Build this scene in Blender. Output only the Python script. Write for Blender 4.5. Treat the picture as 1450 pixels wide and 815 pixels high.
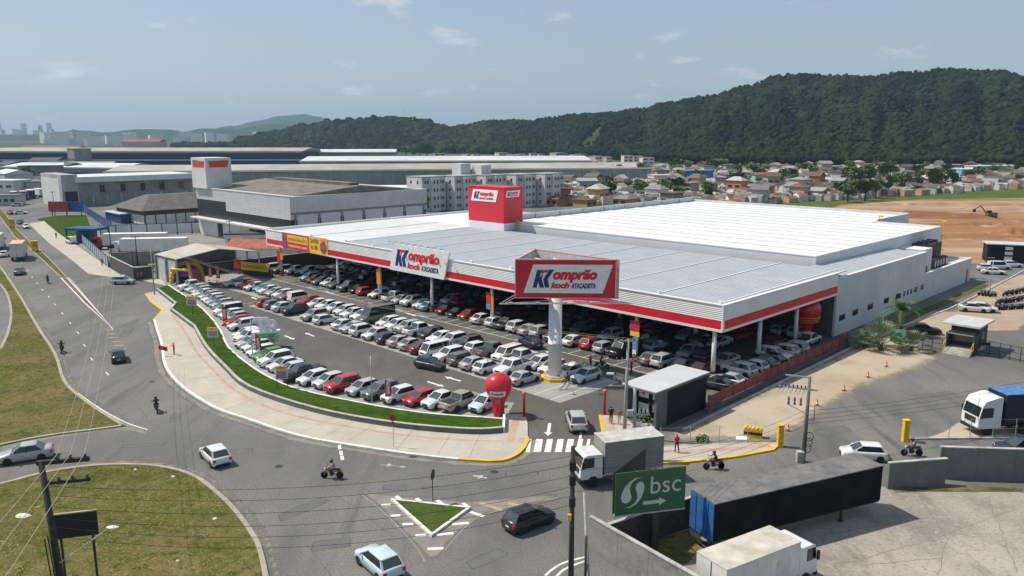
import bpy, math, random
import numpy as np
from math import sin, cos, pi, radians as R
from mathutils import Vector, Matrix

for o in list(bpy.data.objects): bpy.data.objects.remove(o)
random.seed(11)
sc = bpy.context.scene
COL = sc.collection

# ------------------------------------------------------------------ camera
CAM_H = 28.0                      # height of the drone above the street
F_PX, PITCH = 1127.8, math.atan((407.5 - 191.0) / 1127.8)
cam = bpy.data.cameras.new('camera')
cam.lens, cam.sensor_width = 28.0, 36.0
cam.clip_start, cam.clip_end = 0.5, 40000
camo = bpy.data.objects.new('camera', cam); COL.objects.link(camo)
camo.location = (0, 0, CAM_H); camo.rotation_euler = (pi / 2 - PITCH, 0, 0)
sc.camera = camo

# ------------------------------------------------------------------ sky, sun, exposure
SUN_EL, SUN_AZ = R(54), R(166)     # azimuth of the sun, counter-clockwise from +X
sdir = Vector((cos(SUN_EL) * cos(SUN_AZ), cos(SUN_EL) * sin(SUN_AZ), sin(SUN_EL)))
w = bpy.data.worlds.new('World'); sc.world = w; w.use_nodes = True
nt = w.node_tree; nt.nodes.clear()
def wn(t, **k):
    n = nt.nodes.new(t)
    for a, b in k.items(): setattr(n, a, b)
    return n
sky = wn('ShaderNodeTexSky', sky_type='NISHITA', sun_disc=False)
sky.sun_elevation = SUN_EL; sky.sun_rotation = (pi / 2 - SUN_AZ) % (2 * pi)
sky.air_density, sky.dust_density, sky.ozone_density = 1.0, 1.3, 2.4
tc = wn('ShaderNodeTexCoord')
mp = wn('ShaderNodeMapping'); mp.inputs['Scale'].default_value = (3.2, 3.2, 9.0)
nz = wn('ShaderNodeTexNoise'); nz.inputs['Scale'].default_value = 3.4; nz.inputs['Detail'].default_value = 7
nz.inputs['Roughness'].default_value = .58
rp = wn('ShaderNodeValToRGB'); rp.color_ramp.elements[0].position = .605; rp.color_ramp.elements[1].position = .76
rp.color_ramp.elements[1].color = (.75, .75, .75, 1)
mx = wn('ShaderNodeMixRGB'); mx.inputs[2].default_value = (8.0, 8.2, 8.3, 1)
bg = wn('ShaderNodeBackground'); bg.inputs['Strength'].default_value = .112
wo = wn('ShaderNodeOutputWorld')
L = nt.links.new
L(tc.outputs['Generated'], mp.inputs[0]); L(mp.outputs[0], nz.inputs[0]); L(nz.outputs[0], rp.inputs[0])
veil = wn('ShaderNodeMixRGB'); veil.inputs[0].default_value = .42; veil.inputs[2].default_value = (4.7, 5.75, 6.4, 1)   # even milky humidity over the whole sky
L(sky.outputs[0], veil.inputs[1]); L(veil.outputs[0], mx.inputs[1]); L(rp.outputs[0], mx.inputs[0]); L(mx.outputs[0], bg.inputs[0]); L(bg.outputs[0], wo.inputs[0])
sun = bpy.data.lights.new('sun', 'SUN'); sun.energy = 5.0; sun.angle = R(.5); sun.color = (1, .93, .81)
suno = bpy.data.objects.new('sun', sun); COL.objects.link(suno)
suno.rotation_euler = (-sdir).to_track_quat('-Z', 'Y').to_euler(); suno.location = (-200, 0, 300)
sc.view_settings.view_transform = 'Standard'; sc.view_settings.look = 'None'
sc.view_settings.exposure = -0.05; sc.view_settings.gamma = 1.0; sc.view_settings.use_curve_mapping = False
sc.cycles.max_bounces = 6; sc.cycles.volume_bounces = 0; sc.cycles.diffuse_bounces = 3
sc.cycles.glossy_bounces = 2; sc.cycles.transparent_max_bounces = 6
sc.cycles.use_denoising = True

# ------------------------------------------------------------------ survey: photo point -> ground point
def G(x, y, z=0.0):
    cx, cy = (x - 725) / F_PX, -(y - 407.5) / F_PX
    d = Vector((cx, cos(PITCH) + cy * sin(PITCH), -sin(PITCH) + cy * cos(PITCH)))
    t = (z - CAM_H) / d.z
    return Vector((d.x * t, d.y * t, z))
def GD(x, y, depth):
    """point seen at (x, y) that stands at ground distance depth (world Y)"""
    cx, cy = (x - 725) / F_PX, -(y - 407.5) / F_PX
    d = Vector((cx, cos(PITCH) + cy * sin(PITCH), -sin(PITCH) + cy * cos(PITCH)))
    t = depth / d.y
    return Vector((d.x * t, depth, CAM_H + d.z * t))
def P2(pts): return [tuple(G(x, y)[:2]) for x, y in pts]
OB = G(1022.8, 471, 6.0); OB.z = 0          # ground point under the store canopy's near corner
UA, VB = Vector((-cos(pi / 4), sin(pi / 4), 0)), Vector((cos(pi / 4), sin(pi / 4), 0))
def AB(a, b, z=0): return OB + UA * a + VB * b + Vector((0, 0, z))   # store grid: a along the front, b into the depth

# ------------------------------------------------------------------ materials
MATS = {}
def _new(name):
    m = bpy.data.materials.new(name); m.use_nodes = True
    n = m.node_tree; b = n.nodes['Principled BSDF']; return m, n, b
def mat(name, c=(.5, .5, .5), rough=.7, metal=0., var=.12, scale=1.2, bump=0., c2=None, coat=0., detail=5, spec=.5, ramp=(.35, .65), stretch=None, obj=False):
    if name in MATS: return MATS[name]
    m, n, b = _new(name); MATS[name] = m
    b.inputs['Roughness'].default_value = rough; b.inputs['Metallic'].default_value = metal
    b.inputs['Coat Weight'].default_value = coat; b.inputs['Specular IOR Level'].default_value = spec
    if var == 0 and c2 is None:
        b.inputs['Base Color'].default_value = (*c, 1); return m
    a = [max(0, v * (1 - var)) for v in c]; e = c2 or [min(1, v * (1 + var)) for v in c]
    t = n.nodes.new('ShaderNodeTexNoise'); t.inputs['Scale'].default_value = scale; t.inputs['Detail'].default_value = detail
    t.inputs['Roughness'].default_value = .6
    if obj: src = n.nodes.new('ShaderNodeTexCoord').outputs['Object']
    else: src = n.nodes.new('ShaderNodeNewGeometry').outputs['Position']
    if stretch:
        q = n.nodes.new('ShaderNodeMapping'); q.inputs['Scale'].default_value = stretch
        n.links.new(src, q.inputs[0]); src = q.outputs[0]
    n.links.new(src, t.inputs['Vector'])
    r = n.nodes.new('ShaderNodeValToRGB'); r.color_ramp.elements[0].position, r.color_ramp.elements[1].position = ramp
    r.color_ramp.elements[0].color = (*a, 1); r.color_ramp.elements[1].color = (*e, 1)
    n.links.new(t.outputs[0], r.inputs[0]); n.links.new(r.outputs[0], b.inputs['Base Color'])
    if bump:
        t2 = n.nodes.new('ShaderNodeTexNoise'); t2.inputs['Scale'].default_value = scale * 9; t2.inputs['Detail'].default_value = 4
        n.links.new(src, t2.inputs['Vector'])
        u = n.nodes.new('ShaderNodeBump'); u.inputs['Strength'].default_value = bump; u.inputs['Distance'].default_value = .05
        n.links.new(t2.outputs[0], u.inputs['Height']); n.links.new(u.outputs[0], b.inputs['Normal'])
    return m
def layered(name, layers, rough=.9, bump=.3, bscale=20):
    """base colour plus noise layers: (colour, scale, low, high, stretch)"""
    if name in MATS: return MATS[name]
    m, n, b = _new(name); MATS[name] = m; b.inputs['Roughness'].default_value = rough
    b.inputs['Specular IOR Level'].default_value = .02 if name.startswith(('turf', 'hill', 'field', 'land', 'red_')) else .25
    pos = n.nodes.new('ShaderNodeNewGeometry').outputs['Position']; cur = None
    for i, ly in enumerate(layers):
        c = ly[0] if i else ly
        if cur is None:
            q = n.nodes.new('ShaderNodeRGB'); q.outputs[0].default_value = (*c, 1); cur = q.outputs[0]; continue
        _, s, lo, hi = ly[:4]; src = pos
        q = n.nodes.new('ShaderNodeMapping'); q.inputs['Location'].default_value = (i * 13.7, i * 7.1, 0)
        if len(ly) > 4:
            q.inputs['Scale'].default_value = ly[4][:3]; q.inputs['Rotation'].default_value = (0, 0, ly[4][3])
        n.links.new(pos, q.inputs[0])
        t = n.nodes.new('ShaderNodeTexNoise'); t.inputs['Scale'].default_value = s; t.inputs['Detail'].default_value = 6
        t.inputs['Roughness'].default_value = .62
        n.links.new(q.outputs[0], t.inputs['Vector'])
        r = n.nodes.new('ShaderNodeMapRange'); r.inputs[1].default_value = lo; r.inputs[2].default_value = hi
        n.links.new(t.outputs[0], r.inputs[0])
        x = n.nodes.new('ShaderNodeMixRGB'); x.inputs[2].default_value = (*c, 1)
        n.links.new(r.outputs[0], x.inputs[0]); n.links.new(cur, x.inputs[1]); cur = x.outputs[0]
    n.links.new(cur, b.inputs['Base Color'])
    if bump:
        t2 = n.nodes.new('ShaderNodeTexNoise'); t2.inputs['Scale'].default_value = bscale; t2.inputs['Detail'].default_value = 3
        n.links.new(pos, t2.inputs['Vector'])
        u = n.nodes.new('ShaderNodeBump'); u.inputs['Strength'].default_value = bump; u.inputs['Distance'].default_value = .04
        n.links.new(t2.outputs[0], u.inputs['Height']); n.links.new(u.outputs[0], b.inputs['Normal'])
    return m
def ribbed(name, c, axis='X', period=.25, strength=.5, rough=.4, metal=.0, var=.06, spec=.5, c2=None):
    """sheet metal: fine ribs across one object axis (relief only) with mild soiling"""
    if name in MATS: return MATS[name]
    m = mat(name, c, rough, metal, var, .35, spec=spec, c2=c2, obj=True); n = m.node_tree; b = n.nodes['Principled BSDF']
    t = n.nodes.new('ShaderNodeTexCoord'); wv = n.nodes.new('ShaderNodeTexWave')
    wv.bands_direction = axis; wv.inputs['Scale'].default_value = 2 * pi / period / 20; wv.inputs['Distortion'].default_value = 0
    n.links.new(t.outputs['Object'], wv.inputs[0])
    u = n.nodes.new('ShaderNodeBump'); u.inputs['Strength'].default_value = strength; u.inputs['Distance'].default_value = .03
    n.links.new(wv.outputs['Fac'], u.inputs['Height']); n.links.new(u.outputs[0], b.inputs['Normal'])
    return m
def objcol(name, rough=.3, metal=0., coat=.5, dirt=.08):
    """paint whose colour is the object's own colour, lightly soiled"""
    m, n, b = _new(name); MATS[name] = m
    o = n.nodes.new('ShaderNodeObjectInfo'); t = n.nodes.new('ShaderNodeTexNoise'); t.inputs['Scale'].default_value = 1.3
    tcn = n.nodes.new('ShaderNodeTexCoord'); n.links.new(tcn.outputs['Object'], t.inputs[0]); t.inputs['Detail'].default_value = 6
    r = n.nodes.new('ShaderNodeMapRange'); r.inputs[1].default_value = .45; r.inputs[2].default_value = .8; r.inputs[4].default_value = dirt * 3
    n.links.new(t.outputs[0], r.inputs[0])
    x = n.nodes.new('ShaderNodeMixRGB'); x.inputs[2].default_value = (.2, .18, .15, 1)
    n.links.new(r.outputs[0], x.inputs[0]); n.links.new(o.outputs['Color'], x.inputs[1]); n.links.new(x.outputs[0], b.inputs['Base Color'])
    b.inputs['Roughness'].default_value = rough; b.inputs['Metallic'].default_value = metal; b.inputs['Coat Weight'].default_value = coat
    b.inputs['Coat Roughness'].default_value = .08
    return m
PAINT = objcol('car_paint'); CLOTH = objcol('cloth', .9, 0, 0, .02); WALLP = objcol('wall_paint', .9, 0, 0, .16); ROOFP = objcol('roof_paint', .85, 0, 0, .25)
TYRE = mat('tyre', (.02, .02, .02), .9, var=.2); RIM = mat('rim', (.42, .42, .43), .35, .8, var=0); BLACKP = mat('black_plastic', (.018, .018, .02), .6, var=0)
GLASS = mat('tinted_glass', (.012, .017, .02), .06, 0, 0, spec=.8); HEADL = mat('headlamp', (.75, .77, .8), .12, 0, 0); TAILL = mat('tail_lamp', (.35, .012, .012), .2, 0, 0)
WHITE = mat('white_paint', (.78, .78, .77), .5, var=.05); STEEL = mat('galvanised', (.45, .46, .47), .45, .5, var=.15, scale=3)
SKIN = mat('skin', (.42, .25, .17), .6, var=0); DARKM = mat('dark_metal', (.03, .03, .033), .6, var=.3); CONC = mat('concrete', (.4, .385, .36), .9, var=.25, scale=.8, bump=.2)
RED = mat('sign_red', (.62, .012, .03), .4, var=.04); NAVY = mat('sign_navy', (.012, .03, .14), .4, var=0); REDL = mat('letter_red', (.68, .02, .035), .4, var=0)
YEL = mat('yellow_paint', (.72, .45, .02), .6, var=.1); ORANGE = mat('orange', (.75, .2, .02), .6, var=.1)
CONCRETE_W = mat('kerb_white', (.68, .67, .64), .85, var=.16, scale=1.6)

# ------------------------------------------------------------------ mesh building
class MB:
    def __init__(s): s.v, s.f, s.m = [], [], []
    def add(s, vs, fs, mi=0):
        o = len(s.v); s.v += [tuple(p) for p in vs]; s.f += [tuple(i + o for i in f) for f in fs]; s.m += [mi] * len(fs); return s
    def b(s, x0, x1, y0, y1, z0, z1, mi=0):
        return s.add([(x0, y0, z0), (x1, y0, z0), (x1, y1, z0), (x0, y1, z0), (x0, y0, z1), (x1, y0, z1), (x1, y1, z1), (x0, y1, z1)],
                     [(3, 2, 1, 0), (4, 5, 6, 7), (0, 1, 5, 4), (1, 2, 6, 5), (2, 3, 7, 6), (3, 0, 4, 7)], mi)
    def c(s, x, y, z, sx, sy, sz, mi=0): return s.b(x - sx / 2, x + sx / 2, y - sy / 2, y + sy / 2, z - sz / 2, z + sz / 2, mi)
    def prism(s, poly, z0, z1, mi=0, mtop=None, bottom=True):
        n = len(poly); ar = sum(poly[i][0] * poly[(i + 1) % n][1] - poly[(i + 1) % n][0] * poly[i][1] for i in range(n))
        if ar < 0: poly = poly[::-1]
        vs = [(p[0], p[1], z0) for p in poly] + [(p[0], p[1], z1) for p in poly]
        s.add(vs, [(i, (i + 1) % n, n + (i + 1) % n, n + i) for i in range(n)] + ([tuple(range(n))[::-1]] if bottom else []), mi)
        o = len(s.v) - 2 * n; s.f.append(tuple(range(o + n, o + 2 * n))); s.m.append(mi if mtop is None else mtop); return s
    def tube(s, p0, p1, r0, r1=None, n=8, mi=0, caps=True):
        r1 = r0 if r1 is None else r1; p0, p1 = Vector(p0), Vector(p1); d = (p1 - p0).normalized()
        a = d.orthogonal().normalized(); e = d.cross(a); vs = []
        for p, r in ((p0, r0), (p1, r1)):
            for i in range(n):
                t = 2 * pi * i / n; vs.append(p + a * (r * cos(t)) + e * (r * sin(t)))
        fs = [(i, (i + 1) % n, n + (i + 1) % n, n + i) for i in range(n)]
        if caps: fs += [tuple(range(n))[::-1], tuple(range(n, 2 * n))]
        return s.add(vs, fs, mi)
    def lathe(s, prof, n=24, mi=0, c=(0, 0, 0)):
        vs, fs = [], []
        for r, z in prof:
            for i in range(n): t = 2 * pi * i / n; vs.append((c[0] + r * cos(t), c[1] + r * sin(t), c[2] + z))
        for k in range(len(prof) - 1):
            for i in range(n): fs.append((k * n + i, k * n + (i + 1) % n, (k + 1) * n + (i + 1) % n, (k + 1) * n + i))
        fs += [tuple(range(n))[::-1], tuple(range((len(prof) - 1) * n, len(prof) * n))]
        return s.add(vs, fs, mi)
    def quad(s, a, b, c, d, mi=0): return s.add([a, b, c, d], [(0, 1, 2, 3)], mi)
    def slab(s, pts, n, t, mi=0):
        """polygon pts pushed back by t along -n"""
        k = len(pts); n = Vector(n).normalized(); q = [Vector(p) - n * t for p in pts]
        return s.add([*pts, *q], [tuple(range(k)), tuple(range(2 * k - 1, k - 1, -1))] + [(i, k + i, k + (i + 1) % k, (i + 1) % k) for i in range(k)], mi)
    def mesh(s, name, mats, smooth=False):
        me = bpy.data.meshes.new(name); me.from_pydata(s.v, [], s.f)
        if not isinstance(mats, (list, tuple)): mats = [mats]
        for m in mats: me.materials.append(m)
        if len(mats) > 1: me.polygons.foreach_set('material_index', s.m)
        if smooth: me.polygons.foreach_set('use_smooth', [True] * len(s.f))
        me.update(); return me
    def obj(s, name, mats, parent=None, loc=(0, 0, 0), rz=0, smooth=False, color=None): return ob(name, s.mesh(name, mats, smooth), parent, loc, rz, color)
def ob(name, me, parent=None, loc=(0, 0, 0), rz=0, color=None, scale=None):
    o = bpy.data.objects.new(name, me); COL.objects.link(o); o.location = loc
    if rz: o.rotation_euler = (0, 0, rz)
    if parent: o.parent = parent
    if color: o.color = (*color, 1)
    if scale: o.scale = scale
    return o
def tag(o, label, cat, group=None, kind=None):
    o['label'] = label; o['category'] = cat
    if group: o['group'] = group
    if kind: o['kind'] = kind
    return o
def thing(name, label, cat, loc=(0, 0, 0), rz=0, group=None):
    o = bpy.data.objects.new(name, None); COL.objects.link(o); o.location = loc; o.rotation_euler = (0, 0, rz); o.empty_display_size = .3
    return tag(o, label, cat, group)
def struct(o): o['kind'] = 'structure'; return o
def copy_tree(src, parent=None):
    c = src.copy(); COL.objects.link(c); c.parent = parent
    for ch in src.children: copy_tree(ch, c)
    return c
ORD = lambda n: f"{n}{'th' if 10 <= n % 100 <= 20 else {1: 'st', 2: 'nd', 3: 'rd'}.get(n % 10, 'th')}"
def inset(poly, d):
    n = len(poly); ar = sum(poly[i][0] * poly[(i + 1) % n][1] - poly[(i + 1) % n][0] * poly[i][1] for i in range(n)); sg = 1 if ar > 0 else -1
    out = []
    for i in range(n):
        p0, p1, p2 = (Vector(poly[j % n][:2]) for j in (i - 1, i, i + 1))
        e1, e2 = (p1 - p0).normalized(), (p2 - p1).normalized()
        n1, n2 = Vector((-e1.y, e1.x)) * sg, Vector((-e2.y, e2.x)) * sg
        m = (n1 + n2); m = m / max(.35, m.length ** 2 / 2) if m.length > 1e-6 else n1
        out.append(tuple(p1 + m * d))
    return out
def smooth_line(pts, k=5, closed=False):
    n = len(pts); out = []
    rng = range(n) if closed else range(n - 1)
    for i in rng:
        g = (lambda j: pts[j % n]) if closed else (lambda j: pts[min(max(j, 0), n - 1)])
        p0, p1, p2, p3 = (Vector(g(j)[:2]) for j in (i - 1, i, i + 1, i + 2))
        for t in range(k):
            t = t / k; out.append(tuple(.5 * ((2 * p1) + (p2 - p0) * t + (2 * p0 - 5 * p1 + 4 * p2 - p3) * t * t + (3 * p1 - p0 - 3 * p2 + p3) * t ** 3)))
    if not closed: out.append(tuple(pts[-1][:2]))
    return out
def ribbon(mb, line, w0, w1, z, mi=0):
    """flat strip from offset w0 to w1 (left of travel positive) along a plan line"""
    n = len(line); A, B = [], []
    for i in range(n):
        a, b_ = Vector(line[max(0, i - 1)][:2]), Vector(line[min(n - 1, i + 1)][:2]); e = (b_ - a).normalized(); nn = Vector((-e.y, e.x)); p = Vector(line[i][:2])
        A.append((*(p + nn * w0), z)); B.append((*(p + nn * w1), z))
    mb.add(A + B, [(i, i + 1, n + i + 1, n + i) if w0 > w1 else (n + i, n + i + 1, i + 1, i) for i in range(n - 1)], mi); return mb
def wallstrip(mb, line, w0, w1, z0, z1, mi=0):
    n = len(line); A, B = [], []
    for i in range(n):
        a, b_ = Vector(line[max(0, i - 1)][:2]), Vector(line[min(n - 1, i + 1)][:2]); e = (b_ - a).normalized(); nn = Vector((-e.y, e.x)); p = Vector(line[i][:2])
        A.append(p + nn * w0); B.append(p + nn * w1)
    vs = [(*p, z0) for p in A] + [(*p, z1) for p in A] + [(*p, z0) for p in B] + [(*p, z1) for p in B]; fs = []
    for i in range(n - 1):
        fs += [(i, i + 1, n + i + 1, n + i), (n + i, n + i + 1, 3 * n + i + 1, 3 * n + i), (2 * n + i + 1, 2 * n + i, 3 * n + i, 3 * n + i + 1)]
    fs += [(0, n, 3 * n, 2 * n), (n - 1, 3 * n - 1, 4 * n - 1, 2 * n - 1)]
    mb.add(vs, fs, mi); return mb

def soften(m):
    """copy of a ground material that frays out where the sheet's 'edge' attribute runs to 0"""
    k = m.name + '_frayed'
    if k in MATS: return MATS[k]
    c = m.copy(); c.name = k; MATS[k] = c; n = c.node_tree; b = n.nodes['Principled BSDF']; o = [q for q in n.nodes if q.type == 'OUTPUT_MATERIAL'][0]
    a = n.nodes.new('ShaderNodeVertexColor'); a.layer_name = 'edge'; t = n.nodes.new('ShaderNodeTexNoise'); t.inputs['Scale'].default_value = .55; t.inputs['Detail'].default_value = 8; t.inputs['Roughness'].default_value = .7
    g = n.nodes.new('ShaderNodeNewGeometry'); n.links.new(g.outputs['Position'], t.inputs[0])
    ad = n.nodes.new('ShaderNodeMath'); ad.operation = 'MULTIPLY_ADD'; ad.inputs[1].default_value = 1.3; n.links.new(a.outputs[0], ad.inputs[0]); n.links.new(t.outputs[0], ad.inputs[2])
    r = n.nodes.new('ShaderNodeMapRange'); r.inputs[1].default_value = .72; r.inputs[2].default_value = 1.12; n.links.new(ad.outputs[0], r.inputs[0])
    tr = n.nodes.new('ShaderNodeBsdfTransparent'); mx_ = n.nodes.new('ShaderNodeMixShader'); n.links.new(r.outputs[0], mx_.inputs[0]); n.links.new(tr.outputs[0], mx_.inputs[1]); n.links.new(b.outputs[0], mx_.inputs[2]); n.links.new(mx_.outputs[0], o.inputs[0])
    return c
def soft_sheet(name, poly, z, m, wd, parent=None, cell=None):
    """ground patch on a grid, its 'edge' attribute rising from 0 at the outline to 1 at wd metres inside"""
    P = np.array([p[:2] for p in poly]); Q = np.roll(P, -1, 0); c = cell or wd / 2.2; x0, y0 = P.min(0) - c; x1, y1 = P.max(0) + c
    xs, ys = np.arange(x0, x1 + c, c), np.arange(y0, y1 + c, c); gx, gy = np.meshgrid(xs, ys); X, Y = gx.ravel(), gy.ravel(); ins = np.zeros(len(X), bool); dist = np.full(len(X), 1e9)
    for (ax, ay), (bx, by) in zip(P, Q):
        with np.errstate(divide='ignore', invalid='ignore'): ins ^= ((ay > Y) != (by > Y)) & (X < (bx - ax) * (Y - ay) / (by - ay) + ax)
        dx, dy = bx - ax, by - ay; t = np.clip(((X - ax) * dx + (Y - ay) * dy) / max(1e-9, dx * dx + dy * dy), 0, 1); dist = np.minimum(dist, np.hypot(X - ax - t * dx, Y - ay - t * dy))
    e = np.where(ins, np.minimum(1, dist / wd), 0); nx, ny = len(xs), len(ys); mb = MB(); idx = {}; E_ = []
    for j in range(ny - 1):
        for i in range(nx - 1):
            q = (j * nx + i, j * nx + i + 1, (j + 1) * nx + i + 1, (j + 1) * nx + i)
            if not any(ins[k] for k in q): continue
            for k in q:
                if k not in idx: idx[k] = len(mb.v); mb.v.append((X[k], Y[k], z)); E_.append(e[k])
            mb.f.append(tuple(idx[k] for k in q)); mb.m.append(0)
    o = mb.obj(name, soften(m), parent); ca = o.data.color_attributes.new('edge', 'FLOAT_COLOR', 'POINT'); ca.data.foreach_set('color', np.repeat(np.array(E_)[:, None], 4, 1).ravel())
    return o if parent else struct(o)
# ------------------------------------------------------------------ lettering (built first, while the scene is small)
_txt = {}
def text_mesh(s, wd, h, m, bold=.0, shear=0., depth=.03):
    """flat letters filling wd x h metres in the local XZ plane, facing -Y"""
    cu = bpy.data.curves.new('lettering', 'FONT'); cu.body = s; cu.size = 1; cu.offset = bold; cu.shear = shear; cu.resolution_u = 3
    o = bpy.data.objects.new('lettering', cu); COL.objects.link(o)
    dg = bpy.context.evaluated_depsgraph_get(); me = bpy.data.meshes.new_from_object(o.evaluated_get(dg))
    bpy.data.objects.remove(o); me.materials.clear(); me.materials.append(m)
    a = np.empty(len(me.vertices) * 3); me.vertices.foreach_get('co', a); a = a.reshape(-1, 3)
    lo, hi = a.min(0), a.max(0); q = np.zeros_like(a)
    q[:, 0] = (a[:, 0] - lo[0]) / (hi[0] - lo[0]) * wd; q[:, 2] = (a[:, 1] - lo[1]) / (hi[1] - lo[1]) * h
    me.vertices.foreach_set('co', q.ravel()); me.update(); return me
def put_text(s, wd, h, m, parent, loc, bold=.03, shear=0., name='lettering'):
    k = (s, round(wd, 2), round(h, 2), m.name, bold, shear)
    if k not in _txt: _txt[k] = text_mesh(s, wd, h, m, bold, shear)
    return ob(name, _txt[k], parent, loc)
# ================================================================== ground, roads, pavements
ASPH = layered('asphalt_road', [(0.158, 0.154, 0.147), ((0.215, 0.207, 0.193), .03, .44, .58), ((0.1, 0.098, 0.095), .1, .47, .7, (1, .22, 1, .95)), ((0.188, 0.178, 0.158), .35, .55, .8), ((0.100, 0.100, 0.102), .5, .55, .75, (1, .12, 1, .75)), ((0.192, 0.184, 0.170), 2.2, .62, .8), ((0.088, 0.088, 0.091), 7, .45, .7)], .88, .3, 40)
LOTA = layered('asphalt_lot', [(.098, .094, .088), ((.135, .128, .115), .07, .45, .65), ((.07, .068, .066), .25, .5, .72, (1, .3, 1, .8)), ((.15, .14, .125), 3, .6, .8)], .88, .25, 40)
BAY = layered('bay_concrete', [(.33, .325, .31), ((.26, .255, .24), .3, .4, .7), ((.18, .175, .17), .9, .58, .8)], .9, .15, 30)
PAVE = layered('pavement', [(.46, .42, .355), ((.39, .36, .31), .2, .4, .7), ((.52, .48, .41), .6, .5, .75), ((.33, .30, .26), 1.6, .62, .8)], .9, .15, 25)
DIRT = layered('dirt', [(.40, .325, .235), ((.46, .40, .31), .06, .4, .65), ((.31, .25, .18), .22, .5, .75), ((.5, .45, .36), .8, .6, .85), ((.27, .22, .165), 2.5, .6, .8)], .95, .4, 12)
GRAV = layered('gravel_yard', [(0.294, 0.265, 0.222), ((0.392, 0.353, 0.296), .1, .42, .62), ((0.196, 0.177, 0.148), .2, .48, .7), ((0.147, 0.132, 0.109), .5, .55, .75, (1, .3, 1, .5)), ((0.412, 0.372, 0.313), 1.8, .56, .72), ((0.157, 0.140, 0.117), 4, .54, .7), ((0.392, 0.353, 0.296), 9, .56, .7)], .95, .4, 14)
GRASS = layered('turf_patchy', [(.112, .118, .03), ((.185, .142, .062), .07, .44, .6), ((.062, .078, .016), .16, .46, .64), ((.215, .165, .08), .4, .53, .7), ((.06, .074, .016), 1.2, .5, .64), ((.235, .185, .095), 3, .57, .72), ((.05, .062, .014), 8, .52, .68)], .95, .5, 9)
GREEN = layered('turf_green', [(0.040, 0.084, 0.011), ((0.068, 0.104, 0.018), .3, .42, .64), ((0.024, 0.056, 0.007), 1.1, .45, .68), ((0.096, 0.108, 0.032), .8, .6, .8), ((0.024, 0.052, 0.007), 5, .55, .75)], .95, .6, 14)
EARTH = layered('red_earth', [(.33, .19, .11), ((.42, .31, .21), .014, .42, .6), ((.26, .12, .06), .03, .45, .66, (.35, 2, 1, .12)), ((.2, .1, .055), .06, .56, .72, (.3, 2, 1, -.1)), ((.5, .39, .27), .12, .56, .78)], .95, .4, 5)
LAND = layered('land', [(.07, .095, .035), ((.14, .13, .09), .006, .45, .6), ((.045, .07, .022), .02, .45, .65), ((.2, .18, .14), .05, .6, .75)], .95, 0)
PINK = layered('tactile_pink', [(.46, .27, .215), ((.46, .36, .29), .5, .4, .65)], .9, .2, 40)
MARK = layered('road_marking', [(.7, .69, .66), ((.4, .39, .37), 1.6, .5, .72), ((.22, .22, .21), 5, .6, .75)], .85, 0)
MARKY = layered('old_yellow_marking', [(.46, .33, .2), ((.3, .26, .2), 1.2, .45, .7)], .85, 0)
SAND = layered('sandy_silt', [(.25, .23, .195), ((.17, .165, .155), .5, .42, .62), ((.31, .28, .235), 1.5, .55, .8)], .95, .2, 20)

def sheet(name, poly, z, m, parent=None, rag=0):
    if rag:
        q = []; rnd = random.Random(len(poly))
        for i in range(len(poly)):
            a, b = Vector(poly[i][:2]), Vector(poly[(i + 1) % len(poly)][:2]); k = max(1, int((b - a).length / 1.2))
            for t in range(k):
                p = a.lerp(b, t / k); q.append((p.x + rnd.uniform(-rag, rag), p.y + rnd.uniform(-rag, rag)))
        poly = q
    n = len(poly); ar = sum(poly[i][0] * poly[(i + 1) % n][1] - poly[(i + 1) % n][0] * poly[i][1] for i in range(n))
    if ar < 0: poly = poly[::-1]
    o = MB().add([(p[0], p[1], z) for p in poly], [tuple(range(n))]).obj(name, m, parent)
    return o if parent else struct(o)
g = MB(); n = 48
g.add([(0, 0, -.06)] + [(9000 * cos(2 * pi * i / n), 9000 * sin(2 * pi * i / n), -.06) for i in range(n)], [(0, 1 + i, 1 + (i + 1) % n) for i in range(n)])
struct(g.obj('ground', LAND))
road = sheet('road', [(-420, 15), (130, 15), (130, 175), (60, 175), (40, 330), (-420, 430)], 0, ASPH)

KERB_OUT = [(218, 453), (223, 470), (228, 486), (234.5, 520), (259, 549), (303.7, 577.6), (350, 594), (400, 611), (440, 621.5), (488, 630), (582, 644), (648, 651), (703, 653.5), (728, 647), (743, 634), (747.5, 620)]
WALL_LN = [(222, 413), (248, 433.5), (241.4, 441.8), (274.5, 466.6), (291, 495.6), (316, 523), (352, 554), (446.6, 586), (557, 606.6), (662, 616), (713, 614)]
LOT_LN = [(238.6, 404.5), (283, 435), (310, 465), (324, 493), (357, 520.5), (390.5, 540), (425, 553), (504.6, 570.7), (598.5, 586), (714, 594.7)]
kout = smooth_line(P2(KERB_OUT), 4); wl = P2(WALL_LN)[:3] + smooth_line(P2(WALL_LN[3:]), 4); ll = smooth_line(P2(LOT_LN), 5)
# parking lot surface
sheet('parking_lot', ll + P2([(742, 588), (748, 622), (852, 624), (848, 592), (888, 600), (932, 614), (1001, 586)]) + [AB(-4.6, 33)[:2], AB(108, 33)[:2], AB(112, -12)[:2], AB(107, -19)[:2]], .004, LOTA)
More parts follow.
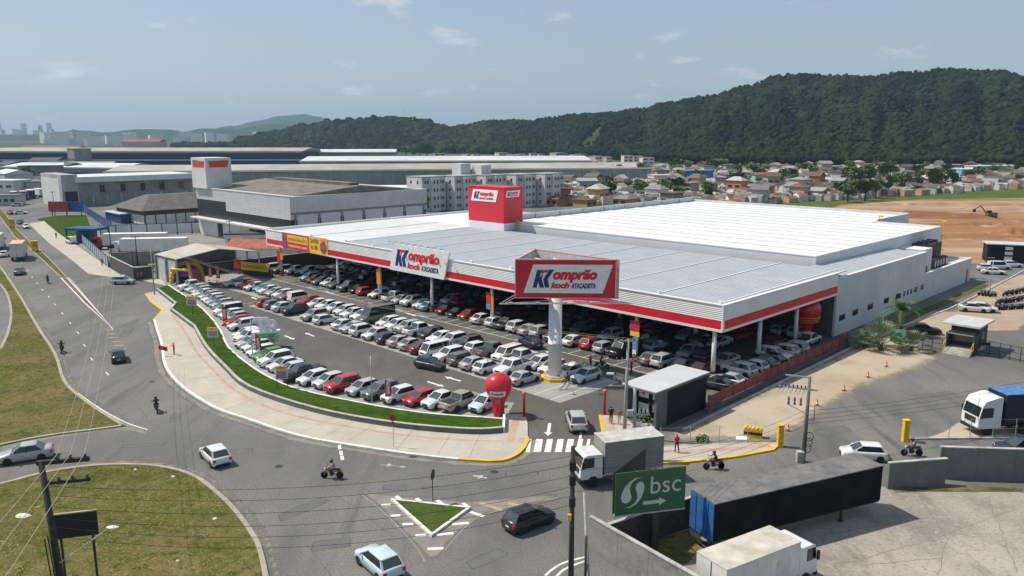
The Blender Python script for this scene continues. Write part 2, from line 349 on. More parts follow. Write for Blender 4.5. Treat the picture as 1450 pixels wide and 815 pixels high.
# pavement along the avenue
sw = kout + P2([(747, 600), (744, 588), (716, 588)]) + list(reversed(wl)) + P2([(206, 416), (214, 428), (230, 439.5)])
m = MB().prism(sw, .0, .13); struct(m.obj('pavement', PAVE))
kb = wallstrip(MB(), kout[:-16], -.1, .22, .0, .145); struct(kb.obj('kerb', CONCRETE_W))
kb = wallstrip(MB(), kout[-17:], -.1, .22, .0, .146); struct(kb.obj('kerb', YEL))
kb = wallstrip(MB(), P2([(206, 416), (214, 428), (230, 439.5), (218, 453)]), -.1, .2, .0, .146); struct(kb.obj('kerb', YEL))
tac = smooth_line(P2([(244, 447), (262, 470), (277, 497), (300, 523), (336, 556), (400, 585), (480, 603), (560, 616), (640, 623.5), (700, 626), (726, 624)]), 4)
pm = bpy.data.objects['pavement']
ribbon(MB(), tac, -.2, .2, .134).obj('tactile_strip', PINK, pm)
ribbon(MB(), P2([(722, 628), (731, 594)]), -.35, .35, .135).obj('tactile_strip', PINK, pm)
ribbon(MB(), P2([(739, 629), (744, 622)]), -.5, .5, .135).obj('tactile_strip', PINK, pm)
JOINT = mat('joint_dark', (.2, .18, .15), .95, var=.2)
for i in range(3, len(kout) - 14, 3):
    a = Vector(kout[i]); bq = min(wl, key=lambda q: (Vector(q) - a).length); d = Vector(bq) - a
    ribbon(MB(), [tuple(a + d * .06), tuple(a + d * .97)], -.02, .02, .134).obj('paving_joint', JOINT, pm)
# planted bank with its retaining wall
wt = wallstrip(MB(), wl, -.0, .28, .0, .62)
tag(wt.obj('retaining_wall', layered('wall_render', [(.12, .12, .125), ((.16, .158, .15), .6, .4, .7), ((.07, .07, .072), 2, .55, .8)], .9, .2, 10)), 'low dark rendered wall holding the green bank beside the pavement', 'wall')
cp = wallstrip(MB(), wl, -.03, .31, .62, .68); cp.obj('coping', CONC, bpy.data.objects['retaining_wall'])
bank = MB(); wi = inset_l = []
L2 = [Vector(p) for p in ll]
def resample(line, n):
    line = [Vector(p[:2]) for p in line]; seg = [(line[i + 1] - line[i]).length for i in range(len(line) - 1)]; tot = sum(seg); out = []
    for k in range(n):
        d = tot * k / (n - 1); i = 0
        while i < len(seg) - 1 and d > seg[i]: d -= seg[i]; i += 1
        out.append(line[i].lerp(line[i + 1], min(1, d / seg[i])))
    return out
def pt_at(line, d):
    line = [Vector(p[:2]) for p in line]; i = 0
    while i < len(line) - 2 and d > (line[i + 1] - line[i]).length: d -= (line[i + 1] - line[i]).length; i += 1
    e = (line[i + 1] - line[i]).normalized(); return line[i] + e * d, e
NR = 90; lo_, li_ = resample(wl, NR), resample(ll, NR); K = 7; vs = []; rnd = random.Random(3)
for i in range(NR):
    for k in range(K):
        t = k / (K - 1); p = lo_[i].lerp(li_[i], .04 + .94 * t); vs.append((p.x, p.y, .6 - .42 * t + rnd.uniform(-.03, .03)))
bank.add(vs, [(i * K + k, (i + 1) * K + k, (i + 1) * K + k + 1, i * K + k + 1) for i in range(NR - 1) for k in range(K - 1)])
bk = bank.obj('grass_bank', GREEN, smooth=True); struct(bk)
struct(wallstrip(MB(), ll, -.16, .12, .0, .2).obj('kerb', CONCRETE_W))
endk = wallstrip(MB(), [wl[-1], ll[-1]], -.12, .12, 0, .64); endk.obj('end_wall', CONCRETE_W, bpy.data.objects['retaining_wall'])
# pale bay strips
bay = MB(); ribbon(bay, ll, .1, 5.4, .008); bo = struct(bay.obj('parking_bay', BAY))
def grid_sheet(name, a0, a1, b0, b1, z, m, parent=None): return sheet(name, [AB(a0, b0)[:2], AB(a1, b0)[:2], AB(a1, b1)[:2], AB(a0, b1)[:2]], z, m, parent)
grid_sheet('parking_bay', 8.5, 78, -18.0, -7.6, .008, BAY); grid_sheet('parking_bay', 78, 99, -13.6, -7.6, .008, BAY)
sheet('parking_bay', [AB(x, y)[:2] for x, y in [(8.4, -8), (8.4, -13.6), (12.6, -17.2), (17.6, -18.4), (17.6, -8)]], .0085, BAY)
LOTP = bpy.data.objects['parking_lot']
def line_ab(a0, b0, a1, b1, w, z=.013):
    ribbon(MB(), [AB(a0, b0)[:2], AB(a1, b1)[:2]], -w / 2, w / 2, z).obj('bay_line', MARK, LOTP)
for k in range(29):
    a = 9.9 + k * 2.5; line_ab(a, -18, a, -7.7, .1)
for k in range(41): line_ab(3.2 + k * 2.5, -2.6, 3.2 + k * 2.5, 2.2, .1, .009)
line_ab(3, -2.6, 104, -2.6, .12, .0095)
for k in range(30):
    p, e = pt_at(ll, 3 + k * 2.62); nn = Vector((-e.y, e.x))
    if k < 29: ribbon(MB(), [tuple(p + nn * .2), tuple(p + nn * 5.2)], -.05, .05, .0125).obj('bay_line', MARK, LOTP)
BLUEM = mat('bay_blue', (.16, .3, .5), .8, var=.15)
for a in (76.3, 83.5, 50.2, 56.5):
    ribbon(MB(), [AB(a, -2.2)[:2], AB(a + 2.2, -2.2)[:2]], -.35, .35, .014).obj('accessible_bay_mark', BLUEM, LOTP)
# painted arrows on the lot: shaft + head
def arrow(px0, px1, z=.012, parent=LOTP, w=.16, hw=.42, hl=.9):
    a, b = G(*px0), G(*px1); a, b = Vector(a[:2]), Vector(b[:2]); e = (b - a).normalized(); nn = Vector((-e.y, e.x)); c = b - e * hl
    pts = [a + nn * w, a - nn * w, c - nn * w, c - nn * hw, b, c + nn * hw, c + nn * w]
    MB().add([(*p, z) for p in pts], [tuple(range(7))]).obj('arrow_marking', MARK, parent)
for q in [((403, 475), (417, 480.5)), ((445, 476), (432, 471)), ((605, 540), (629, 547.5)), ((652.5, 539.5), (630, 533)), ((368, 425), (356, 420.5)), ((461, 412), (474, 416.5)), ((575, 443), (590, 447.5)), ((778.5, 599), (775.5, 617)), ((783, 500), (772, 497)), ((797, 512), (808, 516))]: arrow(*q)
# zebra crossing and lane bits at the entrance
for x0, x1 in [(744, 750), (755, 766), (770.5, 780), (785.5, 795.5), (800, 810), (815, 823), (828, 833)]:
    pts = P2([(x0 + 0, 640), (x1, 640), (x1 + 3, 621.5), (x0 + 4, 621.5)]); MB().add([(*p, .014) for p in pts], [(0, 1, 2, 3)]).obj('zebra_stripe', MARK, LOTP)
MB().add([(*p, .014) for p in P2([(819.5, 621), (823.5, 621), (824.5, 611), (821, 611)])], [(0, 1, 2, 3)]).obj('lane_dash', MARK, LOTP)
# avenue markings
def dash(cx, cy, dx, dy, ln=1.6, w=.13, m_=None, z=.006, nm='lane_dash'):
    c = Vector(G(cx, cy)[:2]); e = (Vector(G(cx + dx, cy + dy)[:2]) - c).normalized()
    ribbon(MB(), [tuple(c - e * ln / 2), tuple(c + e * ln / 2)], -w / 2, w / 2, z).obj(nm, m_ or MARK, road)
s_ = 400 / 1449
for x, y in [(110, 150), (140, 190), (165, 225), (190, 257), (218, 290), (250, 325), (282, 365), (320, 410), (360, 460), (400, 510), (433, 575), (470, 645), (550, 720)]: dash(x * s_, 330 + y * s_, 8, 10)
for line, w_ in [([(110, 556), (140, 577), (176, 597), (209, 608)], .07), ([(97, 392), (128, 428), (160, 466)], .06)]:
    ribbon(MB(), smooth_line(P2(line), 4), -w_, w_, .006).obj('edge_line', MARK, road)
for k in range(6): dash(155 + k * 3.4, 467 + k * 5.4, 10, 0, 1.3, .3, MARKY, .007, 'hatch_mark')
for x, y in [(481, 633), (483, 641), (484.5, 648)]: dash(x, y, 1, 5, 1.0, .3, None, .007, 'stop_mark')
WORN = layered('worn_marking', [(.2, .195, .18), ((.55, .54, .5), 1.2, .5, .62)], .88, 0)
for a_, b_ in (((574, 661), (538, 657.5)), ((690, 677), (668, 673))):
    arrow(a_, b_, .007, road, .14, .4, .9); bpy.context.scene.collection.objects[-1].data.materials[0] = WORN
# triangle of hatching round the little island
for (a, b) in [((553, 730), (567, 729.5)), ((570, 742), (585, 741.5)), ((588, 758), (603, 757)), ((618, 757), (642, 754.5)), ((640, 742), (664, 740)), ((666, 724.5), (685, 731)), ((561, 702), (567, 707)), ((590, 705), (596, 711)), ((619, 708), (627, 714)), ((655, 712), (664, 718)), ((540, 715), (553, 714)), ((605, 777), (628, 776)), ((680, 712), (711, 722)), ((720, 712.5), (737, 716))]:
    A, B = G(*a), G(*b); ribbon(MB(), [A[:2], B[:2]], -.17, .17, .007).obj('hatch_mark', MARKY if a[0] > 675 else MARK, road)
for line in [[(630, 779), (648, 757), (672, 735), (700, 724), (740, 713), (790, 704)], [(602, 795), (590, 775), (566, 748), (540, 722), (512, 700)]]:
    ribbon(MB(), smooth_line(P2(line), 5), -.06, .06, .0065).obj('edge_line', layered('worn_line', [(.24, .225, .195), ((.38, .33, .26), .8, .5, .65)], .88, 0), road)
soft_sheet('silt_patch', P2([(505, 692), (560, 700), (670, 708), (790, 697), (800, 703), (690, 728), (648, 758), (625, 790), (606, 792), (560, 745)]), .003, SAND, .9, road)
soft_sheet('silt_patch', P2([(100, 549), (140, 580), (205, 606), (215, 618), (180, 610), (140, 611), (70, 622), (0, 640), (0, 632), (68, 616), (170, 603), (130, 580)]), .003, SAND, .5, road)
for line in [[(772, 815), (782, 806), (800, 796), (830, 788)], [(783, 822), (796, 808), (812, 800), (832, 793)]]:
    ribbon(MB(), smooth_line(P2(line), 4), -.09, .09, .0065).obj('edge_line', MARK, road)

# raised grass islands: turf child of a kerb ring
def island(name, poly, top, kerb_m, kw=.18, h=.14, dome=.0):
    inn = inset(poly, kw); n = len(poly); ar = sum(poly[i][0] * poly[(i + 1) % n][1] - poly[(i + 1) % n][0] * poly[i][1] for i in range(n))
    m = MB(); vs = [(*p, 0) for p in poly] + [(*p, h) for p in poly] + [(*p, h) for p in inn] + [(*p, h - .06) for p in inn]
    fs = [(r * n + i, r * n + (i + 1) % n, (r + 1) * n + (i + 1) % n, (r + 1) * n + i) for r in range(3) for i in range(n)]
    if ar < 0: fs = [f[::-1] for f in fs]
    m.add(vs, fs); k = m.obj('kerb', kerb_m)
    t = MB(); q = inn if ar > 0 else inn[::-1]; t.add([(*p, h - .03) for p in q], [tuple(range(n))]); o = struct(t.obj(name, top)); k.parent = o
    return o
KOLD = layered('kerb_old', [(.38, .34, .27), ((.28, .25, .2), .8, .4, .7), ((.5, .47, .42), 2, .6, .8)], .9, .2, 20)
gl = smooth_line(P2([(0, 375.5), (27.6, 415.6), (55, 462.5), (80, 501), (91, 534), (104, 552), (138, 578), (178, 603)]), 4) + smooth_line(P2([(178, 603.5), (138, 609), (69, 618), (0, 631.5), (-120, 660), (-260, 700)]), 4) + P2([(-420, 700), (-420, 520), (-60, 540), (0, 493)]) + smooth_line(P2([(8, 476), (14, 449), (11, 424), (0, 404.5), (-30, 380), (-60, 360)]), 3) + P2([(-40, 345)])
ISL = [island('grass_verge', gl, GRASS, KOLD, .35)]
il = smooth_line(P2([(-260, 740), (-100, 706), (0, 685), (63.5, 669), (116, 660.5), (171, 657), (229, 660), (276, 673), (312, 699), (339.5, 727), (359, 754), (370, 774), (380, 815), (384, 860), (380, 930)]), 4) + P2([(300, 1100), (-300, 1100)])
ISL.append(island('grass_verge', il, GRASS, KOLD, .35))
tri = P2([(553, 708), (667.5, 720), (611, 761)])
ISL.append(island('grass_island', tri, layered('turf_dull', [(.06, .095, .02), ((.1, .1, .035), .6, .45, .7), ((.035, .065, .012), 2.5, .5, .7)], .95, .5, 12), CONCRETE_W, .22, .18))
ISL.append(island('median_strip', P2([(95, 393.5), (125, 426), (157.4, 463), (120, 430), (85.6, 393.5)]), layered('median_soil', [(.13, .085, .06), ((.2, .15, .1), .8, .4, .7)], .95, .3, 10), CONCRETE_W, .16))
ISL.append(island('median_strip', P2([(85, 392), (94.5, 392), (66, 362), (40, 340), (22, 322), (8, 303), (-6, 288), (-12, 290), (2, 310), (20, 335), (42, 352)]), GRASS, KOLD, .2))
# pavement on the far side of the avenue
for poly in [[(41, 317), (69, 344), (100, 367), (125, 388), (166, 394), (172, 391), (150, 376), (112, 350), (82, 330), (62, 313)], [(170, 392), (205, 398), (236, 405), (228, 396), (200, 391), (176, 388)]]:
    struct(MB().prism(P2(poly), 0, .12).obj('pavement', PAVE))
ISL.append(struct(sheet('grass_plot', P2([(52, 310), (80, 305), (122, 304), (128, 322), (96, 338), (72, 327)]), .05, GREEN)))
sheet('yard', P2([(96, 338), (128, 322), (150, 318), (330, 330), (385, 352), (380, 385), (230, 396), (168, 385)]), .006, layered('yard_concrete', [(.27, .26, .24), ((.19, .185, .17), .08, .4, .66), ((.34, .33, .3), .5, .55, .8)], .92, .2, 14))
sheet('forecourt', P2([(228, 397), (300, 380), (365, 378), (352, 392), (318, 398), (262, 405), (240, 404)]), .009, BAY)
# pavement and yard on the near right
swr = P2([(849, 589), (852, 606), (856, 626), (870, 648), (905, 657), (960, 656.5), (1040, 648), (1095, 638), (1106, 629), (1060, 629), (1000, 631), (935, 633.5), (906, 620), (897, 604), (886, 590)])
pr = struct(MB().prism(swr, 0, .13).obj('pavement', PAVE))
struct(wallstrip(MB(), swr[:10], -.1, .2, 0, .147).obj('kerb', YEL))
ribbon(MB(), P2([(864, 592), (868, 615), (884, 636), (905, 642)]), -.3, .3, .135).obj('tactile_strip', PINK, pr)
ribbon(MB(), P2([(905, 642), (960, 641), (1040, 637), (1090, 632)]), -.35, .35, .135).obj('tactile_strip', PINK, pr)
soft_sheet('dirt_yard', P2([(936, 631), (936, 612), (1003, 580), (1195, 490), (1238, 470), (1290, 476), (1330, 500), (1345, 508), (1300, 528), (1230, 552), (1180, 582), (1150, 606), (1118, 626), (1090, 628), (1000, 629)]), .006, DIRT, 4.5, None, 1.0)
soft_sheet('dirt_yard', P2([(1270, 470), (1300, 436), (1345, 440), (1400, 400), (1450, 385), (1520, 400), (1450, 470), (1390, 470), (1340, 480)]), .006, layered('dirt_pinkish', [(.36, .27, .2), ((.42, .34, .27), .1, .4, .7), ((.3, .2, .14), .3, .5, .75)], .95, .3, 8), 2.5)
soft_sheet('dirt_yard', P2([(1283, 622), (1330, 612), (1352, 597), (1470, 596), (1470, 622)]), .006, DIRT, .9)
soft_sheet('concrete_yard', P2([(880, 745), (978, 700), (1100, 676), (1268, 688), (1335, 694), (1500, 694), (1600, 760), (1700, 1100), (900, 1100), (960, 850)]), .006, GRAV, .8)
soft_sheet('grass_strip', P2([(1262, 690), (1335, 688), (1450, 690), (1450, 697), (1330, 697), (1264, 698)]), .02, GRASS, .45)
soft_sheet('grass_strip', P2([(905, 770), (975, 748), (1000, 768), (975, 800), (955, 800)]), .02, GRASS, .45)
soft_sheet('earthworks', P2([(1180, 289), (1300, 281), (1450, 279), (1900, 276), (2300, 340), (1700, 400), (1465, 398), (1412, 378), (1380, 392), (1290, 350), (1190, 312), (1150, 300)]), -.02, EARTH, 9, None, 5)
soft_sheet('town_ground', P2([(765, 302), (1060, 287), (1300, 276), (1540, 258), (1540, 236), (900, 231), (765, 246)]), -.04, layered('town_soil', [(.19, .175, .15), ((.11, .12, .07), .03, .5, .66), ((.26, .245, .22), .06, .5, .7), ((.12, .115, .105), .15, .5, .72)], .95, 0), 8)
soft_sheet('field', P2([(1050, 288), (1200, 283), (1330, 275), (1450, 265), (1900, 258), (1900, 281), (1450, 285), (1280, 286), (1150, 294)]), -.03, layered('field_green', [(.07, .115, .025), ((.12, .14, .045), .03, .4, .62), ((.045, .08, .016), .1, .48, .68)], .95, 0), 5)
MB().prism(P2([(1243, 463), (1394, 402), (1400, 404), (1262, 466)]), 0, .05).obj('verge', GRASS); struct(bpy.data.objects['verge'])
struct(wallstrip(MB(), P2([(1277, 462), (1345, 437), (1400, 410), (1450, 383), (1500, 352)]), -.15, .15, 0, .14).obj('kerb', CONC))
# tufts of rough grass on the near verges and the bank: too many to count
def tufts(name, polys, dens, h, cols, seed, label, zfun):
    rnd = random.Random(seed); V, Fc, Cc = [], [], []
    for poly in polys:
        xs, ys = [p[0] for p in poly], [p[1] for p in poly]; x0, x1, y0, y1 = max(min(xs), -75), max(xs), max(min(ys), 33), min(max(ys), 150)
        n = int((x1 - x0) * (y1 - y0) * dens)
        for _ in range(n):
            x, y = rnd.uniform(x0, x1), rnd.uniform(y0, y1); ins = False; j = len(poly) - 1
            for i in range(len(poly)):
                if (poly[i][1] > y) != (poly[j][1] > y) and x < (poly[j][0] - poly[i][0]) * (y - poly[i][1]) / (poly[j][1] - poly[i][1]) + poly[i][0]: ins = not ins
                j = i
            if not ins: continue
            z = zfun(x, y); c = rnd.choice(cols)
            for _k in range(3):
                a = rnd.uniform(0, 2 * pi); hh = h * rnd.uniform(.5, 1.2); dx, dy = cos(a) * .045, sin(a) * .045; lx, ly = rnd.uniform(-.08, .08), rnd.uniform(-.08, .08); o = len(V)
                V += [(x - dx, y - dy, z + .012), (x + dx, y + dy, z + .012), (x + lx * 2.2, y + ly * 2.2, z + hh)]; Fc.append((o, o + 1, o + 2)); Cc.append(c)
    me = bpy.data.meshes.new(name); me.from_pydata(V, [], Fc)
    for c in cols: me.materials.append(c)
    me.polygons.foreach_set('material_index', [cols.index(c) for c in Cc]); me.update()
    o = ob(name, me); tag(o, label, 'grass'); o['kind'] = 'stuff'; return o
TG = [mat('blade_green', (.13, .12, .035), .9, var=.3, scale=.3), mat('blade_straw', (.25, .19, .085), .9, var=.3, scale=.3), mat('blade_mid', (.17, .14, .05), .9, var=.3, scale=.3)]
tufts('grass', [inset(gl, .4), inset(il, .4)], 20, .035, TG, 5, 'rough mown grass and straw on the verges beside the avenue', lambda x, y: .1)

TAR = layered('tar_patch', [(.12, .12, .121), ((.15, .15, .148), .8, .4, .7)], .85, .2, 40); rnd = random.Random(17)
for i, (x, y, a, b, rz) in enumerate([(330, 640, 3.5, 1.6, .3), (560, 690, 2.2, 1.2, .1), (430, 720, 4.5, 1.3, .9), (250, 590, 3, 1.2, 1.8), (470, 770, 3, 1.5, .2), (690, 790, 3.2, 1.3, .7), (180, 470, 6, 1.2, 1.9), (120, 420, 5, 1.3, 1.95), (980, 680, 4, 1.2, .1), (1180, 610, 4, 1.6, .4), (1330, 560, 5, 2, .3), (60, 370, 6, 1.4, 1.95), (740, 670, 3, 1.2, .0), (360, 790, 2.4, 1.4, .8), (200, 630, 4, 1.0, .2), (640, 690, 5, .8, .05)]):
    c = G(x, y); e = Vector((cos(rz), sin(rz))); n_ = Vector((-e.y, e.x)); pts = [Vector(c[:2]) + e * a * u / 2 * rnd.uniform(.85, 1.1) + n_ * b * v / 2 * rnd.uniform(.8, 1.15) for u, v in ((-1, -1), (0, -1), (1, -1), (1, 1), (0, 1), (-1, 1))]
    soft_sheet('repair_patch', [tuple(q) for q in pts], .0025, TAR, .35, road, .2)
def crack(pts, w_=.035):
    rn_ = random.Random(int(pts[0][0])); line = resample(P2(pts), 26); line = [(p.x + rn_.uniform(-.12, .12), p.y + rn_.uniform(-.12, .12)) for p in line]; ribbon(MB(), line, -w_, w_, .0045).obj('sealed_crack', TAR, road)
for q in [[(300, 600), (420, 660), (560, 760)], [(240, 620), (380, 700), (470, 815)], [(520, 660), (700, 690), (800, 690)], [(120, 440), (180, 540), (250, 600)], [(150, 520), (215, 600), (300, 640)], [(640, 800), (700, 760), (830, 700)], [(900, 672), (1010, 690), (1100, 672)], [(1130, 640), (1240, 600), (1400, 560)], [(1200, 660), (1300, 580), (1440, 540)], [(600, 655), (720, 668), (830, 660)], [(40, 345), (90, 410), (140, 480)]]: crack(q)
for i, (x, y) in enumerate([(585, 646), (395, 660), (700, 668), (215, 540)]):
    MB().lathe([(.02, .0), (.34, .0), (.34, .012), (.02, .012)], 16).obj('manhole_cover', DARKM, road, G(x, y) + Vector((0, 0, .002)))

for line, w_ in [(kout, -1.3), (gl[:29], -1.0), (il[:58], -1.0)]:
    ln_ = resample(line, 60); A = [(p.x, p.y) for p in ln_]; B = []
    for i in range(60):
        e = (ln_[min(59, i + 1)] - ln_[max(0, i - 1)]).normalized(); nn = Vector((-e.y, e.x)); c = ln_[i] + nn * (w_ if line is kout else -w_); B.append((c.x, c.y))
    soft_sheet('gutter_silt', A + B[::-1], .0035, SAND, .9, road, .4)

YARD = bpy.data.objects['concrete_yard']
for q in [[(1150, 760), (1260, 740), (1380, 760)], [(1180, 800), (1300, 770), (1440, 720)], [(1300, 700), (1340, 760), (1330, 815)], [(1400, 705), (1420, 760), (1440, 810)], [(1140, 780), (1220, 800), (1330, 790)]]:
    rn_ = random.Random(int(q[0][0])); line = resample(P2(q), 24); line = [(a.x + rn_.uniform(-.1, .1), a.y + rn_.uniform(-.1, .1)) for a in line]; ribbon(MB(), line, -.03, .03, .009).obj('crack', JOINT, YARD)
# ================================================================== the store
st = thing('store_building', 'large white wholesale store with red fascia band and red roof tower', 'store', OB, -pi / 4)
FAS = ribbed('fascia_ribbed', (.74, .74, .73), 'Z', .22, .9, .45, .0)
FASS = mat('fascia_smooth', (.72, .72, .72), .5, var=.05, scale=.3); GALV = ribbed('roof_galvanised', (.42, .445, .47), 'X', .42, .35, .5, .05, .06)
ROOFW = ribbed('roof_white', (.72, .72, .71), 'Y', 1.0, .25, .55, 0, .06); WALLW = mat('wall_white_panel', (.66, .68, .7), .6, var=.06, scale=.15)
TRIM = mat('trim_white', (.75, .74, .72), .5, var=.04); SOFF = mat('soffit', (.07, .072, .075), .8, var=.1); REDP = ribbed('red_cladding', (.6, .014, .035), 'Z', .45, .6, .42, 0, .04)  # soffit colour darkened in place of the deep shade under the canopy
GREYP = mat('parapet_grey', (.55, .57, .58), .6, var=.08, scale=.4)
# columns with striped guards
COLS = [79.8, 66.6, 52.6, 38.6, 25.4, 12.4, 1.4]
CW = ribbed('column_white', (.7, .7, .69), 'Z', 2.0, .15, .5, 0, .05); ORBK = mat('guard_orange', (.62, .2, .03), .6, var=.15)
def column(a, b):
    c = MB().lathe([(.27, 0), (.25, 6.1)], 16).obj('column', CW, st, (-a, b, 0), smooth=True)
    g_ = MB()
    for k in range(5): g_.lathe([(.4, k * .2), (.4, k * .2 + .2)], 14, k % 2)
    g_.obj('column_guard', [BLACKP, ORBK], c); return c
cs = [column(a, .75) for a in COLS] + [column(100.5, .75), column(1.4, 21.5), column(1.4, 11.5)] + [column(a, b) for a in COLS[:6] for b in (14.5,)]
BAN = {'red': mat('banner_red', (.55, .03, .03), .6, var=.3, scale=3, obj=True), 'orange': mat('banner_orange', (.78, .25, .02), .6, var=.2, scale=3, obj=True), 'blue': mat('banner_blue', (.12, .28, .6), .6, var=.4, scale=4, obj=True), 'white': WHITE, 'yellow': mat('banner_yellow', (.8, .55, .03), .6, var=.15, scale=3, obj=True), 'green': mat('banner_green', (.15, .4, .05), .6, var=.2)}
def colbanner(c, parts, w=1.25):
    for x0, x1, y, z0, z1, k in parts: MB().b(x0, x1, y - .03, y, z0, z1).obj('hanging_banner', BAN[k], c)
colbanner(cs[1], [(-.55, .55, -.34, 2.7, 5.4, 'orange'), (-.3, .3, -.34, 1.7, 2.65, 'blue')]); colbanner(cs[3], [(-.9, -.05, -.34, 3.4, 5.2, 'red'), (-.9, -.05, -.34, 2.6, 3.38, 'blue'), (.05, .6, -.31, 2.2, 5.0, 'orange')])
colbanner(cs[5], [(-.7, .7, -.34, 3.9, 5.3, 'red'), (-.7, .7, -.34, 3.3, 3.88, 'yellow'), (-.28, .28, -.33, 1.6, 3.2, 'blue'), (-.28, .28, -.33, .9, 1.55, 'white')]); colbanner(cs[7], [(-.9, .2, -.34, 2.4, 5.0, 'red'), (.25, 1.4, -.31, 3.4, 5.4, 'orange')])
put_text('OFERTAS', .75, .22, WHITE, bpy.data.objects['hanging_banner'], (-.4, -.36, 4.4))
# fascia
def part(name, m, x0, x1, y0, y1, z0, z1, parent=st): return MB().b(x0, x1, y0, y1, z0, z1).obj(name, m, parent)
part('fascia', FAS, -104.5, 0, 0, .35, 7.32, 9.1)
part('red_band', RED, -104.3, -.18, -.03, .3, 6.32, 7.3)
part('fascia_trim', TRIM, -104.5, 0, -.06, .32, 6.0, 6.31); part('corner_trim', TRIM, -.17, .04, -.05, .34, 6.32, 7.31)
part('fascia', FASS, -.35, .0, .36, 30.7, 7.32, 9.1).data.materials[0] = FASS
part('red_band', RED, -.3, .03, .36, 30.6, 6.32, 7.3); part('fascia_trim', TRIM, -.32, .06, .35, 30.7, 6.0, 6.31)
part('fascia', FASS, -104.85, -104.5, 0, 62, 6.0, 9.35)
part('parapet_cap', TRIM, -.4, .08, -.08, 66.4, 9.1, 9.2).scale = (1, .4627, 1)
part('parapet_cap', TRIM, -104.5, -.4, -.1, .4, 9.1, 9.2)
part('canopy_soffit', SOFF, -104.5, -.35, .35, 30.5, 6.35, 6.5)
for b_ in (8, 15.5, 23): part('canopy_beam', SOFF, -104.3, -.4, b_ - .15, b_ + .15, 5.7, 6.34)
# canopy roof: sheet bays with raised seams
edges = [0.36] + [1.6 + 8.6 * k for k in range(10)]
for a0, a1 in zip(edges, edges[1:] + [104.4]):
    mt = GALV if a1 < 82 else ROOFW
    if a1 - a0 > 20:
        a2 = a0 + 12; rp_ = [(a0, a2), (a2, a1)]
    else: rp_ = [(a0, a1)]
    for p, q in rp_:
        MB().add([(-q + .02, .36, 8.78), (-p - .02, .36, 8.78), (-p - .02, 34, 9.0), (-q + .02, 34, 9.0), (-q + .02, .36, 8.7), (-p - .02, .36, 8.7), (-p - .02, 34, 8.9), (-q + .02, 34, 8.9)], [(0, 1, 2, 3), (7, 6, 5, 4), (0, 4, 5, 1), (1, 5, 6, 2), (2, 6, 7, 3), (3, 7, 4, 0)]).obj('roof_panel', mt, st)
        rb = MB(); nr = max(2, int((q - p) / .62))
        for k in range(1, nr):
            xr = -q + (q - p) * k / nr; rb.add([(xr - .09, .4, 8.781), (xr - .045, .4, 8.812), (xr + .045, .4, 8.812), (xr + .09, .4, 8.781), (xr - .09, 33.9, 9.0), (xr - .045, 33.9, 9.032), (xr + .045, 33.9, 9.032), (xr + .09, 33.9, 9.0)], [(0, 1, 5, 4), (1, 2, 6, 5), (2, 3, 7, 6), (0, 3, 2, 1)])
        rb.obj('panel_ribs', mt, bpy.data.objects[-1] if False else st)['kind'] = 'stuff'
        MB().add([(-p - .16, 2.2, 8.78), (-p + .16, 2.2, 8.78), (-p + .1, 2.2, 8.9), (-p - .1, 2.2, 8.9), (-p - .16, 33.9, 8.98), (-p + .16, 33.9, 8.98), (-p + .1, 33.9, 9.12), (-p - .1, 33.9, 9.12)], [(0, 1, 2, 3), (7, 6, 5, 4), (1, 5, 6, 2), (2, 6, 7, 3), (3, 7, 4, 0)]).obj('roof_seam', mat('seam_light', (.68, .7, .71), .6, 0, var=.05), st)
        MB().c(-p, 2.1, 9.0, .45, .3, .3).obj('seam_cap', WHITE, st)
# sales hall
part('hall_wall', mat('hall_front', (.09, .09, .095), .8, var=.15), -104.4, -.4, 30.6, 31.0, 0, 8.6)  # front wall colour lowered too, to deepen the shade beneath the canopy
WALLS = layered('wall_side_panel', [(.6, .62, .64), ((.54, .555, .57), .12, .42, .62), ((.66, .67, .68), .3, .5, .75), ((.47, .475, .47), .5, .6, .8, (1, 1, .12, 0))], .7, 0)
for k in range(6): part('wall_panel', WALLS, -.35, 0, 30.7 + k * 5.98 + .006, 30.7 + (k + 1) * 5.98 - .006, 0, 8.35)
for k in range(5): part('wall_panel', WALLS, -.35, 0, 66.62 + k * 5.27 + .006, 66.62 + (k + 1) * 5.27 - .006, 0, 4.5)
part('wall_core', GREYP, -.34, -.03, 30.75, 92.9, 0, 4.4); part('wall_core', GREYP, -.34, -.03, 30.75, 66.4, 4.41, 8.3)
part('hall_wall', WALLW, -18, -.36, 92.7, 93, 0, 4.5)
part('hall_return_wall', WALLW, -6, -.35, 66.3, 66.6, 4.5, 8.3)
part('parapet_cap', TRIM, -.42, .06, 30.71, 66.62, 8.35, 8.45); part('parapet_cap', TRIM, -.42, .06, 66.65, 93.04, 4.5, 4.6)
MB().add([(-6, 34, 9.0), (-.36, 34, 8.1), (-.36, 66.3, 8.0), (-6, 66.3, 8.6)], [(0, 1, 2, 3)]).obj('roof_panel', GALV, st)
MB().add([(-6, 31, 8.98), (-.36, 31, 8.75), (-.36, 33.98, 8.12), (-6, 33.98, 8.99)], [(0, 1, 2, 3)]).obj('roof_panel', GALV, st)
part('low_roof', GREYP, -6, -.36, 66.6, 92.6, 4.0, 4.1)
upper = [(-74.5, 36.5), (-6, 36.5), (-6, 92.4), (-18.5, 92.4), (-18.5, 111), (-74.5, 111)]
MB().prism(upper, 4.2, 10.05).obj('upper_hall_wall', WALLW, st)
